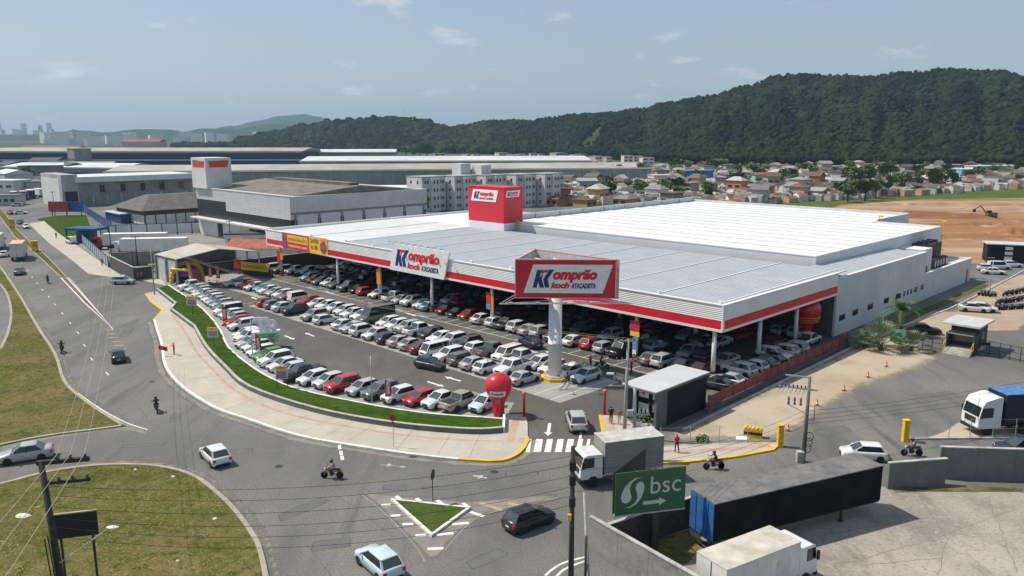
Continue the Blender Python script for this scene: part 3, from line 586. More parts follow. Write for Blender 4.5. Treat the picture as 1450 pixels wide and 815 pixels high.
for k in range(14):
    y0 = 36.7 + k * 5.31; x1 = -6.3 if y0 + 5.2 < 93 else -18.8
    MB().add([(-74.2, y0, 10.12), (x1, y0, 10.12), (x1, y0 + 5.27, 10.2), (-74.2, y0 + 5.27, 10.2), (-74.2, y0 + 5.27, 10.07), (x1, y0 + 5.27, 10.07), (-74.2, y0, 10.07), (x1, y0, 10.07)], [(0, 1, 2, 3), (3, 2, 5, 4), (0, 6, 7, 1)]).obj('roof_panel', ROOFW, st)
    MB().b(-74.1, x1, y0 + 5.16, y0 + 5.29, 10.2, 10.27).obj('roof_seam', mat('seam_grey', (.48, .49, .5), .6, var=.1), st)
part('parapet_cap', TRIM, -74.5, -5.95, 36.45, 36.75, 10.06, 10.24); part('parapet_cap', TRIM, -6.25, -5.95, 36.76, 92.45, 10.06, 10.25)
part('parapet', GREYP, -74.9, -74.5, 36.5, 111, 8.8, 11.3); part('parapet', GREYP, -74.5, -18.5, 110.9, 111.2, 8.8, 10.8); part('parapet', WALLW, -18.6, -18.3, 92.5, 111, 4.5, 10.7)
part('parapet', WALLW, -18.3, -6, 92.4, 92.7, 4.6, 10.3)
for k in range(9): part('parapet_bracket', mat('bracket_grey', (.4, .41, .42), .6), -74.49, -74.3, 40 + k * 8, 40.35 + k * 8, 10.2, 11.2)
# left wing roof behind the tower
part('left_hall_wall', GREYP, -104.4, -74.9, 61.7, 62, 0, 9.4); part('left_hall_wall', WALLW, -104.4, -104.0, 31, 61.7, 0, 9.3)
for k in range(5): MB().b(-104, -75, 34.02 + k * 5.5, 39.48 + k * 5.5, 8.85, 8.98).obj('roof_panel', ROOFW, st)
# small wall windows of the side wing
WG = GLASS
for b0, w_ in [(32.0, 2.0), (36.6, 2.0), (42.2, 2.0), (48.6, 2.0), (53.6, 2.2), (57.0, .7), (58.6, .7), (60.2, .7), (61.8, 1.6), (65.0, 1.5)]:
    f = part('window', mat('window_frame_dark', (.04, .04, .045), .5, var=0), -.02, .03, b0, b0 + w_, 2.0, 2.85); MB().b(.03, .045, b0 + .08, b0 + w_ / 2 - .04, 2.08, 2.77).obj('pane', WG, f); MB().b(.03, .045, b0 + w_ / 2 + .04, b0 + w_ - .08, 2.08, 2.77).obj('pane', WG, f)
part('door', RED, -.01, .05, 90.2, 91.2, 0.05, 2.6)
# roof plant on the low wing
part('plant_room', WALLW, -5.9, -1.6, 70, 74.5, 4.1, 8.2)
for k in range(5):
    u_ = part('air_conditioner', DARKM, -2.4, -1.5, 76 + k * 1.5, 77.1 + k * 1.5, 4.1, 5.9); MB().b(-1.49, -1.46, 76.15 + k * 1.5, 76.95 + k * 1.5, 4.5, 5.6).obj('fan_grille', STEEL, u_)
part('air_conditioner', DARKM, -1.6, -.5, 67, 67.8, 4.1, 5.6); part('air_conditioner', DARKM, -1.6, -.5, 68.2, 69, 4.1, 5.6)
part('cooling_frame', mat('cooling_dark', (.035, .037, .04), .6, var=.3, scale=3), -6, -3.0, 77, 84, 4.1, 8.3)
for k in range(6): MB().lathe([(.5, 8.3), (.5, 8.75)], 12).obj('cooling_fan', BLACKP, st, (-4.5 + (k % 2) * .9 - .3, 77.8 + (k // 2) * 2.4, 0))
def ladder(x, y, z0, z1, w_=.5):
    l = MB(); l.b(x, x + .06, y, y + .06, z0, z1); l.b(x, x + .06, y + w_, y + w_ + .06, z0, z1)
    for k in range(int((z1 - z0) / .35)): l.b(x, x + .06, y, y + w_, z0 + .2 + k * .35, z0 + .26 + k * .35)
    for k in range(3): l.b(x, x + .7, y - .1, y + w_ + .1, z0 + 1 + k * (z1 - z0 - 1.2) / 2, z0 + 1.1 + k * (z1 - z0 - 1.2) / 2)
    return l.obj('ladder', YEL, st)
ladder(-5.9, 92.9, 4.5, 11.4); ladder(-68.6, 36.1, 9, 11.0); ladder(-18.2, 92.9, 10.2, 11.6)
# red tower
tw = part('tower', REDP, -79.6, -69, 33, 38.4, 10.5, 17.6); part('tower_base', WALLW, -79.65, -68.95, 32.95, 38.45, 8.9, 10.49); part('tower_cap', RED, -79.7, -68.9, 32.9, 38.5, 17.6, 17.7)
# the store's emblem: a panel (part) with its marks as sub-parts
def emblem(parent, x, z, w_, h, y):
    X = lambda px: x + (px - 375) / 270 * w_; Z = lambda py: z + (480 - py) / 177 * h
    def pl(name, pts, m):
        n_ = len(pts); MB().add([(X(a), y, Z(b)) for a, b in pts], [tuple(range(n_))[::-1]]).obj(name, m, parent)
    pl('emblem_mark', [(375, 480), (432, 308), (487, 308), (462, 384), (505, 350), (490, 395), (520, 480), (465, 480), (446, 420), (426, 480)], NAVY)
    pl('emblem_mark', [(487, 308), (585, 306), (558, 332), (518, 334), (474, 378), (497, 336), (480, 334)], REDL)
    pl('emblem_mark', [(590, 304), (646, 304), (566, 396), (586, 478), (532, 478), (508, 396)], NAVY)
def logo(panel, w_, h, sh, y=-.03):
    """letters over a slanted panel whose lower-left corner is the local origin"""
    emblem(panel, .1 * w_ + sh * .12, .19 * h, .27 * w_, .64 * h, y)
    put_text('ompr\u00e3o', .56 * w_, .47 * h, REDL, panel, (.37 * w_, y, .365 * h), .06, .25)
    put_text('koch', .235 * w_, .225 * h, REDL, panel, (.345 * w_, y, .165 * h), .055, .25)
    put_text('ATACADISTA', .31 * w_, .19 * h, NAVY, panel, (.60 * w_, y, .165 * h), .045, .25)
def panel(parent, x, y, z, w_, h, sh, m, th=.08, rz=0, name='sign_panel'):
    o = MB().slab([(0, 0, 0), (w_, 0, 0), (w_ + sh, 0, h), (sh, 0, h)], (0, -1, 0), th).obj(name, m, parent, (x, y, z), rz); return o
p_ = panel(st, -62.3, -.35, 5.95, 14.0, 4.5, 1.4, WHITE, .28); logo(p_, 14.0, 4.5, 1.4)
for k in range(9): MB().tube((-60.8 + k * 1.65, -.3, 10.45), (-60.8 + k * 1.65, -1.3, 10.95), .03, n=5).b(-60.95 + k * 1.65, -60.65 + k * 1.65, -1.5, -1.2, 10.85, 11.0).obj('sign_lamp', STEEL, st)
p_ = panel(tw, -78.7, 32.9, 14.65, 7.4, 2.4, .75, WHITE, .08); logo(p_, 7.4, 2.4, .75)
p_ = panel(tw, -68.9, 33.4, 15.7, 3.8, 1.3, .35, WHITE, .06, pi / 2); logo(p_, 3.8, 1.3, .35)
# opening banner
bn = panel(st, -98, -.1, 6.08, 10.1, 3.1, .0, mat('opening_red', (.62, .05, .03), .6, var=.2, scale=.5), .04, name='opening_banner')
MB().b(2.0, 9.6, -.03, -.01, 1.35, 2.75).obj('banner_block', BAN['yellow'], bn); put_text('INAUGURA\u00c7\u00c3O', 7.0, .85, mat('opening_dark', (.5, .06, .02), .6, var=0), bn, (2.3, -.05, 1.55), .02)
MB().b(2.2, 9.4, -.03, -.01, .45, .85).obj('banner_block', mat('opening_pink', (.75, .35, .3), .6, var=.3, scale=2), bn); MB().b(.1, 1.8, -.03, -.01, .2, 2.6).obj('banner_block', mat('opening_purple', (.3, .06, .16), .6, var=.5, scale=1.5), bn)
by = panel(st, -87.9, -.1, 6.1, 6.3, 3.2, .0, BAN['yellow'], .04, name='opening_banner')
put_text('24/30', 2.9, .9, mat('opening_dark'), by, (.4, -.03, 1.9), .03); put_text('\u00e0s 8h', 2.3, .8, mat('opening_dark'), by, (.6, -.03, .8), .03)
MB().lathe([(.02, 0), (1.1, 0), (1.1, .03), (.02, .03)], 20).obj('product_picture', mat('opening_purple'), by, (4.9, -.03, 1.4)).rotation_euler = (pi / 2, 0, 0)
MB().b(4.1, 5.7, -.035, -.02, 2.4, 3.0).obj('banner_block', BAN['orange'], by)

# ================================================================== pylon sign
px_, py_ = 5.0, 89.6
py = thing('pylon_sign', 'tall triangular red pylon sign on a white column at the lot corner', 'sign', (px_, py_, 0))
MB().lathe([(.8, 0), (.78, 4.2), (.84, 4.22), (.84, 4.4), (.78, 4.42), (.74, 9.9)], 22).obj('column', ribbed('pylon_white', (.7, .71, .72), 'Z', 2.5, .1, .5, 0, .05), py, smooth=True)
MB().prism([(1.7 * cos(pi / 8 + k * pi / 4), 1.7 * sin(pi / 8 + k * pi / 4)) for k in range(8)], 0, .35).obj('plinth', YEL, py)
MB().prism([(1.35 * cos(pi / 8 + k * pi / 4), 1.35 * sin(pi / 8 + k * pi / 4)) for k in range(8)], .351, .5).obj('plinth', CONC, py)
Lp, Rp, Ap = Vector((-4.55, -1.3)), Vector((6.9, -1.7)), Vector((-2.2, 7.0)); z0, z1 = 10.0, 14.25
REDS = mat('pylon_red', (.6, .015, .04), .35, var=.05, scale=.4)
for i, (p, q) in enumerate(((Lp, Rp), (Rp, Ap), (Ap, Lp))):
    d = q - p; f = MB().b(0, d.length, 0, .12, 0, z1 - z0).obj('sign_face', REDS, py, (p.x, p.y, z0), math.atan2(d.y, d.x))
    MB().b(-.06, d.length + .06, -.05, .17, -.12, -.005).b(-.06, d.length + .06, -.05, .17, z1 - z0 + .005, z1 - z0 + .1).b(-.12, -.005, -.05, .17, -.005, z1 - z0).obj('sign_frame', mat('pylon_frame', (.75, .3, .3), .5, var=0), f)
    MB().b(.05, d.length - .05, .125, .2, .05, z1 - z0 - .05).obj('sign_backing', mat('backing_pale', (.5, .52, .52), .7, var=.15, scale=2), f)
    if i != 2:
        o_ = panel(f, .85, -.03, .5, 8.9, 3.25, 1.1, WHITE, .03); logo(o_, 8.9, 3.25, 1.1)
fr = MB()
for z in (10.2, 13.6):
    for p, q in ((Lp, Rp), (Rp, Ap), (Ap, Lp)):
        for t in (.25, .5, .75): a_ = p.lerp(q, t); fr.tube((a_.x * .93, a_.y * .9 + .3, z), (0, 1, z), .06, n=5)
for p in (Lp, Rp, Ap): fr.tube((p.x * .95, p.y * .92 + .2, 10), (p.x * .95, p.y * .92 + .2, 14), .07, n=5); fr.tube((p.x * .95, p.y * .92, 13.6), (0, 1, 10.2), .06, n=5)
fr.tube((0, 1, 9.5), (0, 1, 14), .3, n=10); fr.obj('inner_truss', WHITE, py)
gal = MB(); off = [Vector((-6.4, -2.7)), Vector((8.4, -2.5)), Vector((-2.6, 8.6))]
for p, q in zip(off, off[1:] + off[:1]): gal.tube((*p, 9.5), (*q, 9.5), .06, n=6); gal.tube((*(p * .9), 9.55), (*(q * .9), 9.55), .05, n=6)
for p in off:
    gal.tube((*p, 9.5), (0, 0, 9.4), .06, n=6)
for k in range(5):
    p = off[0].lerp(off[1], .1 + k * .2); gal.tube((*p, 9.5), (p.x - .2, p.y - 1.3, 9.9), .03, n=5); gal.b(p.x - .4, p.x, p.y - 1.6, p.y - 1.25, 9.85, 10.0)
gal.obj('service_gantry', STEEL, py)
# ================================================================== vehicles
KIND = {  # L, W, H, wheelbase, hood front z, belt z, windscreen base x, top x, roof rear x, rear glass base x, deck z, sill z, wheel r, C-pillar width
 'hatch':  (3.95, 1.70, 1.49, 2.50, .80, .93, 1.08, .18, -1.36, -1.82, .95, .22, .30, .2),
 'sedan':  (4.40, 1.74, 1.47, 2.62, .78, .92, 1.08, .22, -.92, -1.66, .98, .22, .31, .18),
 'suv':    (4.35, 1.80, 1.68, 2.62, .96, 1.06, 1.06, .3, -1.6, -2.02, 1.06, .28, .35, .24),
 'wagon':  (4.25, 1.72, 1.52, 2.55, .80, .93, .98, .25, -1.72, -1.98, .95, .22, .30, .2),
 'pickup': (5.20, 1.85, 1.80, 3.10, 1.00, 1.14, 1.20, .62, -.68, -.92, 1.14, .36, .39, .16),
 'van':    (4.30, 1.72, 1.84, 2.70, .92, 1.05, 1.25, .62, -2.02, -2.10, 1.05, .24, .31, 1.9),
 'minibus': (4.1, 1.60, 1.90, 2.50, .98, 1.05, 1.78, 1.25, -1.92, -2.0, 1.05, .24, .29, .2),
 'bigvan': (5.9, 2.05, 2.65, 3.40, 1.05, 1.30, 1.95, 1.25, -2.88, -2.92, 1.3, .3, .36, 3.2)}
CARM = {}
def car_meshes(k):
    if k in CARM: return CARM[k]
    Ln, W, Hh, wb, hz, belt, wsb, wst, rt, rgb, deck, sill, wr, cp = KIND[k]; hw = W / 2; hl = Ln / 2; body = MB()
    # lower body: sections along the length (x, half width, sill z, shoulder z)
    S = [(hl, hw * .74, sill + .12, hz - .22), (hl - .05, hw * .86, sill + .03, hz - .1), (hl - .2, hw * .955, sill, hz - .015), (hl - .55, hw * .985, sill, hz + .03), (wsb, hw * .995, sill, belt + .01), (wsb - .5, hw, sill, belt), (0, hw, sill, belt), (rgb + .3, hw, sill, belt + (.02 if k != 'pickup' else 0))]
    if k == 'pickup': S += [(rgb - .02, hw, sill, belt), (-hl + .2, hw, sill, belt), (-hl + .03, hw * .98, sill + .06, belt - .01), (-hl, hw * .95, sill + .12, belt - .05)]
    else:
        S += [(rgb, hw * .985, sill, deck)]
        if rgb > -hl + .35: S += [(-hl + .22, hw * .95, sill, deck - .02)]
        S += [(-hl + .06, hw * .9, sill + .04, deck - .09), (-hl, hw * .82, sill + .14, deck - .3)]
    vs = []
    for x, y, zb, zt in S:
        h_ = zt - zb; pr = [(y * .86, zb), (y, zb + .1 * h_), (y * 1.0, zb + .62 * h_), (y * .975, zb + .86 * h_), (y * .9, zt)]
        row = [(x, -a, z) for a, z in pr] + [(x, 0, zt + .018)] + [(x, a, z) for a, z in reversed(pr)]
        vs += row
    m_ = 11; fs = [(i * m_ + j, i * m_ + j + 1, (i + 1) * m_ + j + 1, (i + 1) * m_ + j) for i in range(len(S) - 1) for j in range(m_ - 1)]
    fs += [(i * m_ + m_ - 1, i * m_, (i + 1) * m_, (i + 1) * m_ + m_ - 1) for i in range(len(S) - 1)]
    fs += [tuple(range(m_ - 1, -1, -1)), tuple((len(S) - 1) * m_ + j for j in range(m_))]
    body.add(vs, [f[::-1] for f in fs])
    yb, yt = hw * .9, hw * (.74 if k not in ('van', 'minibus', 'bigvan') else .84); zr = Hh - .05
    # roof panel with a soft crown
    nx, ny = 6, 7; rv = []
    for i in range(nx):
        x = wst + (rt - wst) * i / (nx - 1)
        for j in range(ny):
            t = -1 + 2 * j / (ny - 1); sx = 1 - abs(2 * i / (nx - 1) - 1) ** 3
            rv.append((x, yt * t, zr - .0 + .075 * (1 - t ** 4) * (.25 + .75 * sx)))
    body.add(rv, [(i * ny + j + 1, i * ny + j, (i + 1) * ny + j, (i + 1) * ny + j + 1) for i in range(nx - 1) for j in range(ny - 1)])
    # pillars and rails standing proud of the glass
    def side(sg, u, v):   # u along the length (0 front .. 1 rear), v height (0 belt .. 1 roof)
        xb = wsb + (rgb - wsb) * u; xt = wst + (rt - wst) * u
        return Vector((xb + (xt - xb) * v, sg * (yb + (yt - yb) * v), belt - .01 + (zr + .005 - belt) * v))
    ln = wsb - rgb; cu = cp / ln
    for sg in (-1, 1):
        e = Vector((0, sg * .012, 0))
        strips = [(0, .07 / ln), (.47 - .018, .47 + .012), (1 - cu, 1)]
        if k in ('suv', 'wagon', 'minibus'): strips.append((.74, .77))
        for u0, u1 in strips:
            q = [side(sg, u0, 0) + e, side(sg, u1, 0) + e, side(sg, u1, 1) + e, side(sg, u0, 1) + e]; body.add(q, [(0, 1, 2, 3) if sg > 0 else (3, 2, 1, 0)], 1 if .3 < u0 < .8 else 0)
        q = [side(sg, 0, .93) + e, side(sg, 1, .93) + e, side(sg, 1, 1) + e, side(sg, 0, 1) + e]; body.add(q, [(0, 1, 2, 3) if sg > 0 else (3, 2, 1, 0)])
        # mirror
        mx_ = wsb - .28; body.c(mx_, sg * (hw + .07), belt + .08, .12, .16, .12)
        for xw in (wb / 2, -wb / 2):   # wheel arch rims
            n_ = 12; vv = [(xw, sg * (hw + .006), wr)] + [(xw + wr * 1.2 * cos(2 * pi * i / n_), sg * (hw + .006), max(sill + .02, wr + wr * 1.2 * sin(2 * pi * i / n_))) for i in range(n_)]
            body.add(vv, [(0, 1 + i, 1 + (i + 1) % n_) if sg < 0 else (0, 1 + (i + 1) % n_, 1 + i) for i in range(n_)], 1)
    # corner posts of the screens
    def screen(xb, xt, fr):
        a, b, c, d = Vector((xb, -yb, belt)), Vector((xb, yb, belt)), Vector((xt, yt, zr + .01)), Vector((xt, -yt, zr + .01)); e = Vector((.012 * fr, 0, .006))
        for s0, s1 in ((0, .06), (.94, 1)):
            q = [a.lerp(b, s0) + e, a.lerp(b, s1) + e, d.lerp(c, s1) + e, d.lerp(c, s0) + e]; body.add(q, [(0, 1, 2, 3) if fr > 0 else (3, 2, 1, 0)])
        q = [a.lerp(d, .92) + e, b.lerp(c, .92) + e, c + e, d + e]; body.add(q, [(0, 1, 2, 3) if fr > 0 else (3, 2, 1, 0)])
        return [a, b, c, d] if fr > 0 else [d, c, b, a]
    R_ = {}
    ws = screen(wsb, wst, 1); rs = screen(rgb, rt, -1)
    SCR = mat('screen_glass', (.05, .062, .064), .06, 0, 0, spec=.8)  # paler base colour imitates sky reflection and bright interior behind the glass
    R_['windshield'] = MB().add(ws, [(0, 1, 2, 3)]).mesh('windshield', SCR)
    R_['rear_window'] = MB().add(rs, [(0, 1, 2, 3)]).mesh('rear_window', PAINT if k in ('van', 'bigvan') else SCR)
    for sg, nm in ((-1, 'R'), (1, 'L')):
        q = [side(sg, 0, 0), side(sg, 1, 0), side(sg, 1, 1), side(sg, 0, 1)]; R_['side' + nm] = MB().add(q, [(0, 1, 2, 3) if sg > 0 else (3, 2, 1, 0)]).mesh('side_window', GLASS)
    body.b(hl - .1, hl - .005 + .01, -hw * .6, hw * .6, sill + .02, sill + .2, 1); body.b(-hl - .008, -hl + .1, -hw * .7, hw * .7, sill + .05, sill + .2, 1)
    R_['body'] = body.mesh('body', [PAINT, BLACKP], True)
    fl = lambda s: MB().add([(hl + .012, s * hw * .42, hz - .2), (hl - .1, s * hw * .9, hz - .16), (hl - .16, s * hw * .92, hz - .05), (hl - .04, s * hw * .45, hz - .08), (hl - .12, s * hw * .42, hz - .2), (hl - .25, s * hw * .85, hz - .16), (hl - .25, s * hw * .85, hz - .05), (hl - .2, s * hw * .45, hz - .08)], [(0, 1, 2, 3), (3, 2, 6, 7), (0, 4, 5, 1), (1, 5, 6, 2), (0, 3, 7, 4), (7, 6, 5, 4)])
    R_['headL'] = fl(1).mesh('headlight', HEADL); R_['headR'] = fl(-1).mesh('headlight', HEADL)
    zt_ = deck - .14 if k not in ('van', 'bigvan', 'minibus') else deck; tw_ = .36 if k == 'sedan' else .22
    for s, nm in ((1, 'tailL'), (-1, 'tailR')):
        y0, y1 = sorted((s * hw * .93, s * (hw * .93 - tw_))); R_[nm] = MB().b(-hl - .005, -hl + .16, y0, y1, zt_ - .2, zt_ + .04).mesh('taillight', TAILL)
    R_['grille'] = MB().b(hl - .06, hl + .014, -hw * .4, hw * .4, hz - .34, hz - .16).mesh('grille', BLACKP)
    R_['plate'] = MB().b(-hl - .014, -hl + .02, -.2, .2, zt_ - .3, zt_ - .18).mesh('license_plate', mat('plate', (.6, .6, .58), .5, var=0))
    wm = MB(); n_ = 14
    wm.lathe([(wr * .62, -.1), (wr * .95, -.1), (wr, -.06), (wr, .06), (wr * .95, .1), (wr * .62, .1)], n_, 0); wm.lathe([(.02, .06), (wr * .6, .085), (wr * .62, .1), (wr * .62, -.1)], n_, 1)
    wme = wm.mesh('wheel', [TYRE, RIM]); wme.transform(Matrix.Rotation(-pi / 2, 4, 'X'))
    wm2 = wme.copy(); wm2.transform(Matrix.Rotation(pi, 4, 'Z')); R_['wheelL'], R_['wheelR'] = wme, wm2
    if k == 'pickup':
        b_ = MB(); b_.b(-hl + .15, rgb - .1, -hw * .8, hw * .8, belt + .02, belt + .03); R_['bed'] = b_.mesh('cargo_bed', BLACKP)
    R_['w'] = (wb / 2, hw - .09, wr)
    CARM[k] = R_; return R_
CC = {'white': (.72, .72, .71), 'silver': (.42, .43, .44), 'pearl': (.62, .63, .63), 'grey': (.14, .145, .15), 'black': (.012, .012, .014), 'navy': (.02, .03, .06), 'red': (.45, .012, .02), 'maroon': (.14, .01, .015), 'green': (.06, .28, .05), 'teal': (.16, .42, .42), 'blue': (.22, .38, .5), 'ice': (.52, .62, .66), 'beige': (.5, .44, .34), 'bronze': (.34, .31, .26), 'olive': (.1, .12, .1), 'lime': (.35, .5, .08), 'cream': (.68, .62, .5)}
NAMEK = {'hatch': 'hatchback', 'sedan': 'sedan', 'suv': 'sport utility car', 'wagon': 'station wagon', 'pickup': 'pickup truck', 'van': 'small panel van', 'minibus': 'compact minibus van', 'bigvan': 'large high-roof van'}
OBJN = {'hatch': 'hatchback_car', 'sedan': 'sedan_car', 'suv': 'sport_utility_car', 'wagon': 'station_wagon', 'pickup': 'pickup_truck', 'van': 'panel_van', 'minibus': 'minibus', 'bigvan': 'panel_van'}
CATK = {'pickup': 'pickup', 'van': 'van', 'minibus': 'van', 'bigvan': 'van'}
def car(k, col_, loc, rz, label, group=None, full=True, roof=None):
    Rm = car_meshes(k); c = CC[col_]; r_ = random.uniform(.92, 1.06); c = tuple(min(.8, v * r_) for v in c)
    t = thing(OBJN[k], label, CATK.get(k, 'car'), loc, rz, group); sx_ = random.uniform(.96, 1.05); t.scale = (sx_, random.uniform(.98, 1.03), random.uniform(.96, 1.05))
    ob('body', Rm['body'], t, color=c)
    for nm in ('windshield', 'rear_window'): ob(nm, Rm[nm], t, color=c)
    for nm in ('sideL', 'sideR'): ob('side_window', Rm[nm], t)
    x, y, z = Rm['w']
    for sx in (1, -1):
        for s, nm in ((1, 'wheelL'), (-1, 'wheelR')): ob('wheel', Rm[nm], t, (sx * x, s * y, z))
    if full:
        for nm in ('headL', 'headR'): ob('headlight', Rm[nm], t)
        for nm in ('tailL', 'tailR'): ob('taillight', Rm[nm], t)
        ob('grille', Rm['grille'], t); ob('license_plate', Rm['plate'], t)
    if k == 'pickup': ob('cargo_bed', Rm['bed'], t)
    if roof: MB().b(*roof).obj('roof_cover', BLACKP, t)
    return t
def parse(s):
    """'w h' style shorthand: colour letter code + kind code, '-' leaves a bay empty, trailing ! turns the car round"""
    out = []
    cm = {'w': 'white', 's': 'silver', 'p': 'pearl', 'g': 'grey', 'k': 'black', 'n': 'navy', 'r': 'red', 'm': 'maroon', 'G': 'green', 't': 'teal', 'b': 'blue', 'i': 'ice', 'B': 'beige', 'z': 'bronze', 'o': 'olive', 'l': 'lime', 'c': 'cream'}
    km = {'h': 'hatch', 's': 'sedan', 'u': 'suv', 'w': 'wagon', 'p': 'pickup', 'v': 'van', 'm': 'minibus', 'V': 'bigvan'}
    for w_ in s.split():
        if w_ == '-': out.append(None)
        else: out.append((cm[w_[0]], km[w_[1]], w_.endswith('!')))
    return out
NOSE_OUT, NOSE_IN = pi / 4 + pi, pi / 4      # towards the avenue / towards the store
def row(pos, spec, desc, group, full=True, base=NOSE_OUT):
    n = 0
    for (a, b, h), sp in zip(pos, parse(spec)):
        if sp is None: continue
        n += 1; col_, k, fl = sp
        rz = (h if h is not None else base) + (pi if fl else 0) + random.uniform(-.035, .035)
        car(k, col_, AB(a, b + random.uniform(-.2, .2), .015), rz, f"{col_} {NAMEK[k]}, {ORD(n)} {desc}", group, full)
# kerbside row: counted from the red balloon
pA = []
for k in range(35):
    p, e = pt_at(list(reversed(ll)), 2.6 + k * 2.62 + (0 if k < 14 else (k - 14) * .12)); nn = Vector((e.y, -e.x)); q = p + nn * 2.95
    d = Vector((q.x, q.y, 0)) - OB; inw = math.atan2(nn.y, nn.x); want = pi / 4; hd = inw + max(-.45, min(.45, want - inw))
    pA.append((d.dot(UA), d.dot(VB), hd + pi))
row(pA, 'ih zp! ps rh wh gu sh ru ph wh kp ih ws wu Gh wh wh ss wu wh - ww rh sh wh wv gh sh ss wh sh ws sh ps wp', 'from the red balloon in the kerbside row', 'cars parked along the grass bank')
row([(96.1, -11.2, None)] + [(95 - k * 2.45, -10.2, None) for k in range(9)], 'ss wh rh ps th ws ss wh gs -', 'from the far end of the short far row', 'cars parked in the middle rows')
row([(19.6, -13.9, None)] + [(a, -15.5, None) for a in (16.1, 22.2, 24.6, 27.0, 29.4, 32.2, 34.7, 37.1, 39.5, 42.0, 45.1, 47.9, 50.6, 53.0, 58.0, 61.3, 67.0, 70.3, 73.2, 75.7)], 'wp ss! wh! ss! gw! wu wm ms! ss! ss! nh! ps wu! ss ws! ph! su ku ws! gh! rh!', 'from the pylon in the front middle row', 'cars parked in the middle rows')
row([(a, -10.0, None) for a in (11.6, 14.1, 16.6, 19.0, 22.0, 24.5, 27.2, 29.7, 32.2, 34.8, 37.3, 39.9, 42.4, 45.0, 47.3, 49.6, 53.2, 56.3, 58.7, 61.2, 63.8, 66.5, 69.0, 72.0, 75.2)], 'ih wh wh ph wp! wv gp! wh! nu wu ws kh wp! su wh wh oV ws ws wh ws ws ws rs wv!', 'from the pylon in the rear middle row', 'cars parked in the middle rows')
row([(a, 1.7, None) for a in (3.6, 6.0, 8.6, 10.4, 15.4, 17.9, 20.4, 23.1, 26.4, 29.2, 31.4, 33.7, 36.3, 38.4, 41.4, 44.7, 47.3, 50.0, 54.0, 55.9, 59.0, 61.6, 63.7, 66.0, 68.4, 72.0, 74.4, 77.3, 81.2, 83.8, 86.4, 89, 91.6)], 'ms ns su! gs! kp sw! rh! ws! gu su! ss! pu! ku wh! ws! rh kh mh bs! ws wu sh wp! - ws rh! kh gp gs ws gs ms bh', 'from the near canopy corner at the canopy front', 'cars parked at the canopy front', True)
def filler(b, n, seed, desc, a0=3.5, a1=99, occ=.84, base=NOSE_OUT):
    rnd = random.Random(seed); pos, sp = [], []
    for k in range(n):
        pos.append((a0 + (a1 - a0) * k / (n - 1), b, base)); sp.append('-' if rnd.random() > occ else rnd.choice('wwsssgggggkkkknnmmrbzo') + rnd.choice('hhhsssuuwp') + rnd.choice(['', '!']))  # mostly dark paints, picked to deepen the shade under the canopy
    row(pos, ' '.join(sp), desc, 'cars parked under the canopy', False)
filler(7.3, 38, 1, 'from the fence side in the second canopy row'); filler(14.5, 38, 2, 'from the fence side in the third canopy row'); filler(20.2, 38, 3, 'from the fence side in the fourth canopy row', occ=.75); filler(27, 38, 4, 'from the fence side along the store wall', occ=.7)
# row along the red fence, noses into the canopy
rF = [(-.6, -1.8, pi * .80), (-.9, .6, pi * .78), (.2, 4.6, pi * .75), (-.2, 7.1, pi * .75), (-.2, 9.5, pi * .75), (0, 11.4, pi * .75), (.4, 13.6, pi * -.25), (.3, 16.0, pi * .75), (.2, 18.4, pi * .75), (.6, 23.6, pi * .25)]
row(rF, 'ks ss wu wh gs kh wu cu su wp', 'from the near end of the row beside the red fence', 'cars parked beside the red fence')
# back of the lot, under and beside the far end of the canopy
row([(109.5, -.5, NOSE_IN + .9), (106, 1.5, NOSE_OUT), (103.4, 2.6, NOSE_OUT), (100.6, 4.2, NOSE_OUT), (98.2, 6.0, NOSE_OUT), (95.4, 6.6, NOSE_OUT), (93.4, 8.8, NOSE_OUT)], 'wv wv gu wp wp wu wh', 'from the yellow hoarding in the far canopy corner', 'cars by the far boundary wall')
def street(k, c, px, rz, label, z=.006, group='vehicles driving on the streets'): return car(k, c, G(*px, 0) + Vector((0, 0, z)), rz, label, group)
street('sedan', 'silver', (37, 651), R(205), 'silver sedan driving out of frame on the left slip road')
street('hatch', 'white', (305, 652), R(128), 'white hatchback crossing the junction, rear towards the viewer')
street('hatch', 'black', (168, 510), R(118), 'black hatchback driving away on the avenue beside the pavement')
street('hatch', 'black', (749, 744), R(38), 'black hatchback turning right next to the small triangular island')
street('hatch', 'ice', (537, 806), R(128), 'pale silver hatchback cut by the bottom edge of the picture')
street('suv', 'silver', (816, 604), R(93), 'silver car driving into the lot over the entrance')
street('sedan', 'navy', (751, 490), R(120), 'dark blue sedan driving along the aisle before the canopy', .02)
street('hatch', 'black', (609, 522), R(-33), 'black hatchback driving along the aisle towards the entrance', .02)
street('wagon', 'silver', (175, 402), R(4), 'silver wagon turning into the side street by the dark wall')
street('sedan', 'grey', (28, 388), R(116), 'dark grey sedan on the avenue behind the white box truck')
street('hatch', 'white', (6, 363), R(116), 'white car at the left edge on the avenue')
street('hatch', 'navy', (29, 317), R(-50), 'dark blue hatchback approaching on the far carriageway'); street('hatch', 'white', (37, 323), R(-50), 'white hatchback approaching on the far carriageway')
street('hatch', 'red', (15, 303), R(-48), 'small red car far up the avenue'); street('sedan', 'white', (30, 303), R(20), 'white sedan waiting at the far side street')
street('wagon', 'silver', (24, 292), R(200), 'grey wagon at the far side street behind the white sedan')
street('van', 'white', (101, 345), R(135), 'white van parked by the blue fence on the pavement', .13)
street('hatch', 'white', (1222, 649), R(170), 'white hatchback half hidden behind the long black trailer')
street('suv', 'navy', (1445, 645), R(178), 'dark blue car behind the grey wall at the right edge')
street('sedan', 'white', (1378, 441), R(-20), 'white sedan parked behind the gatehouse'); street('hatch', 'white', (1392, 441), R(-25), 'second white car parked behind the gatehouse')
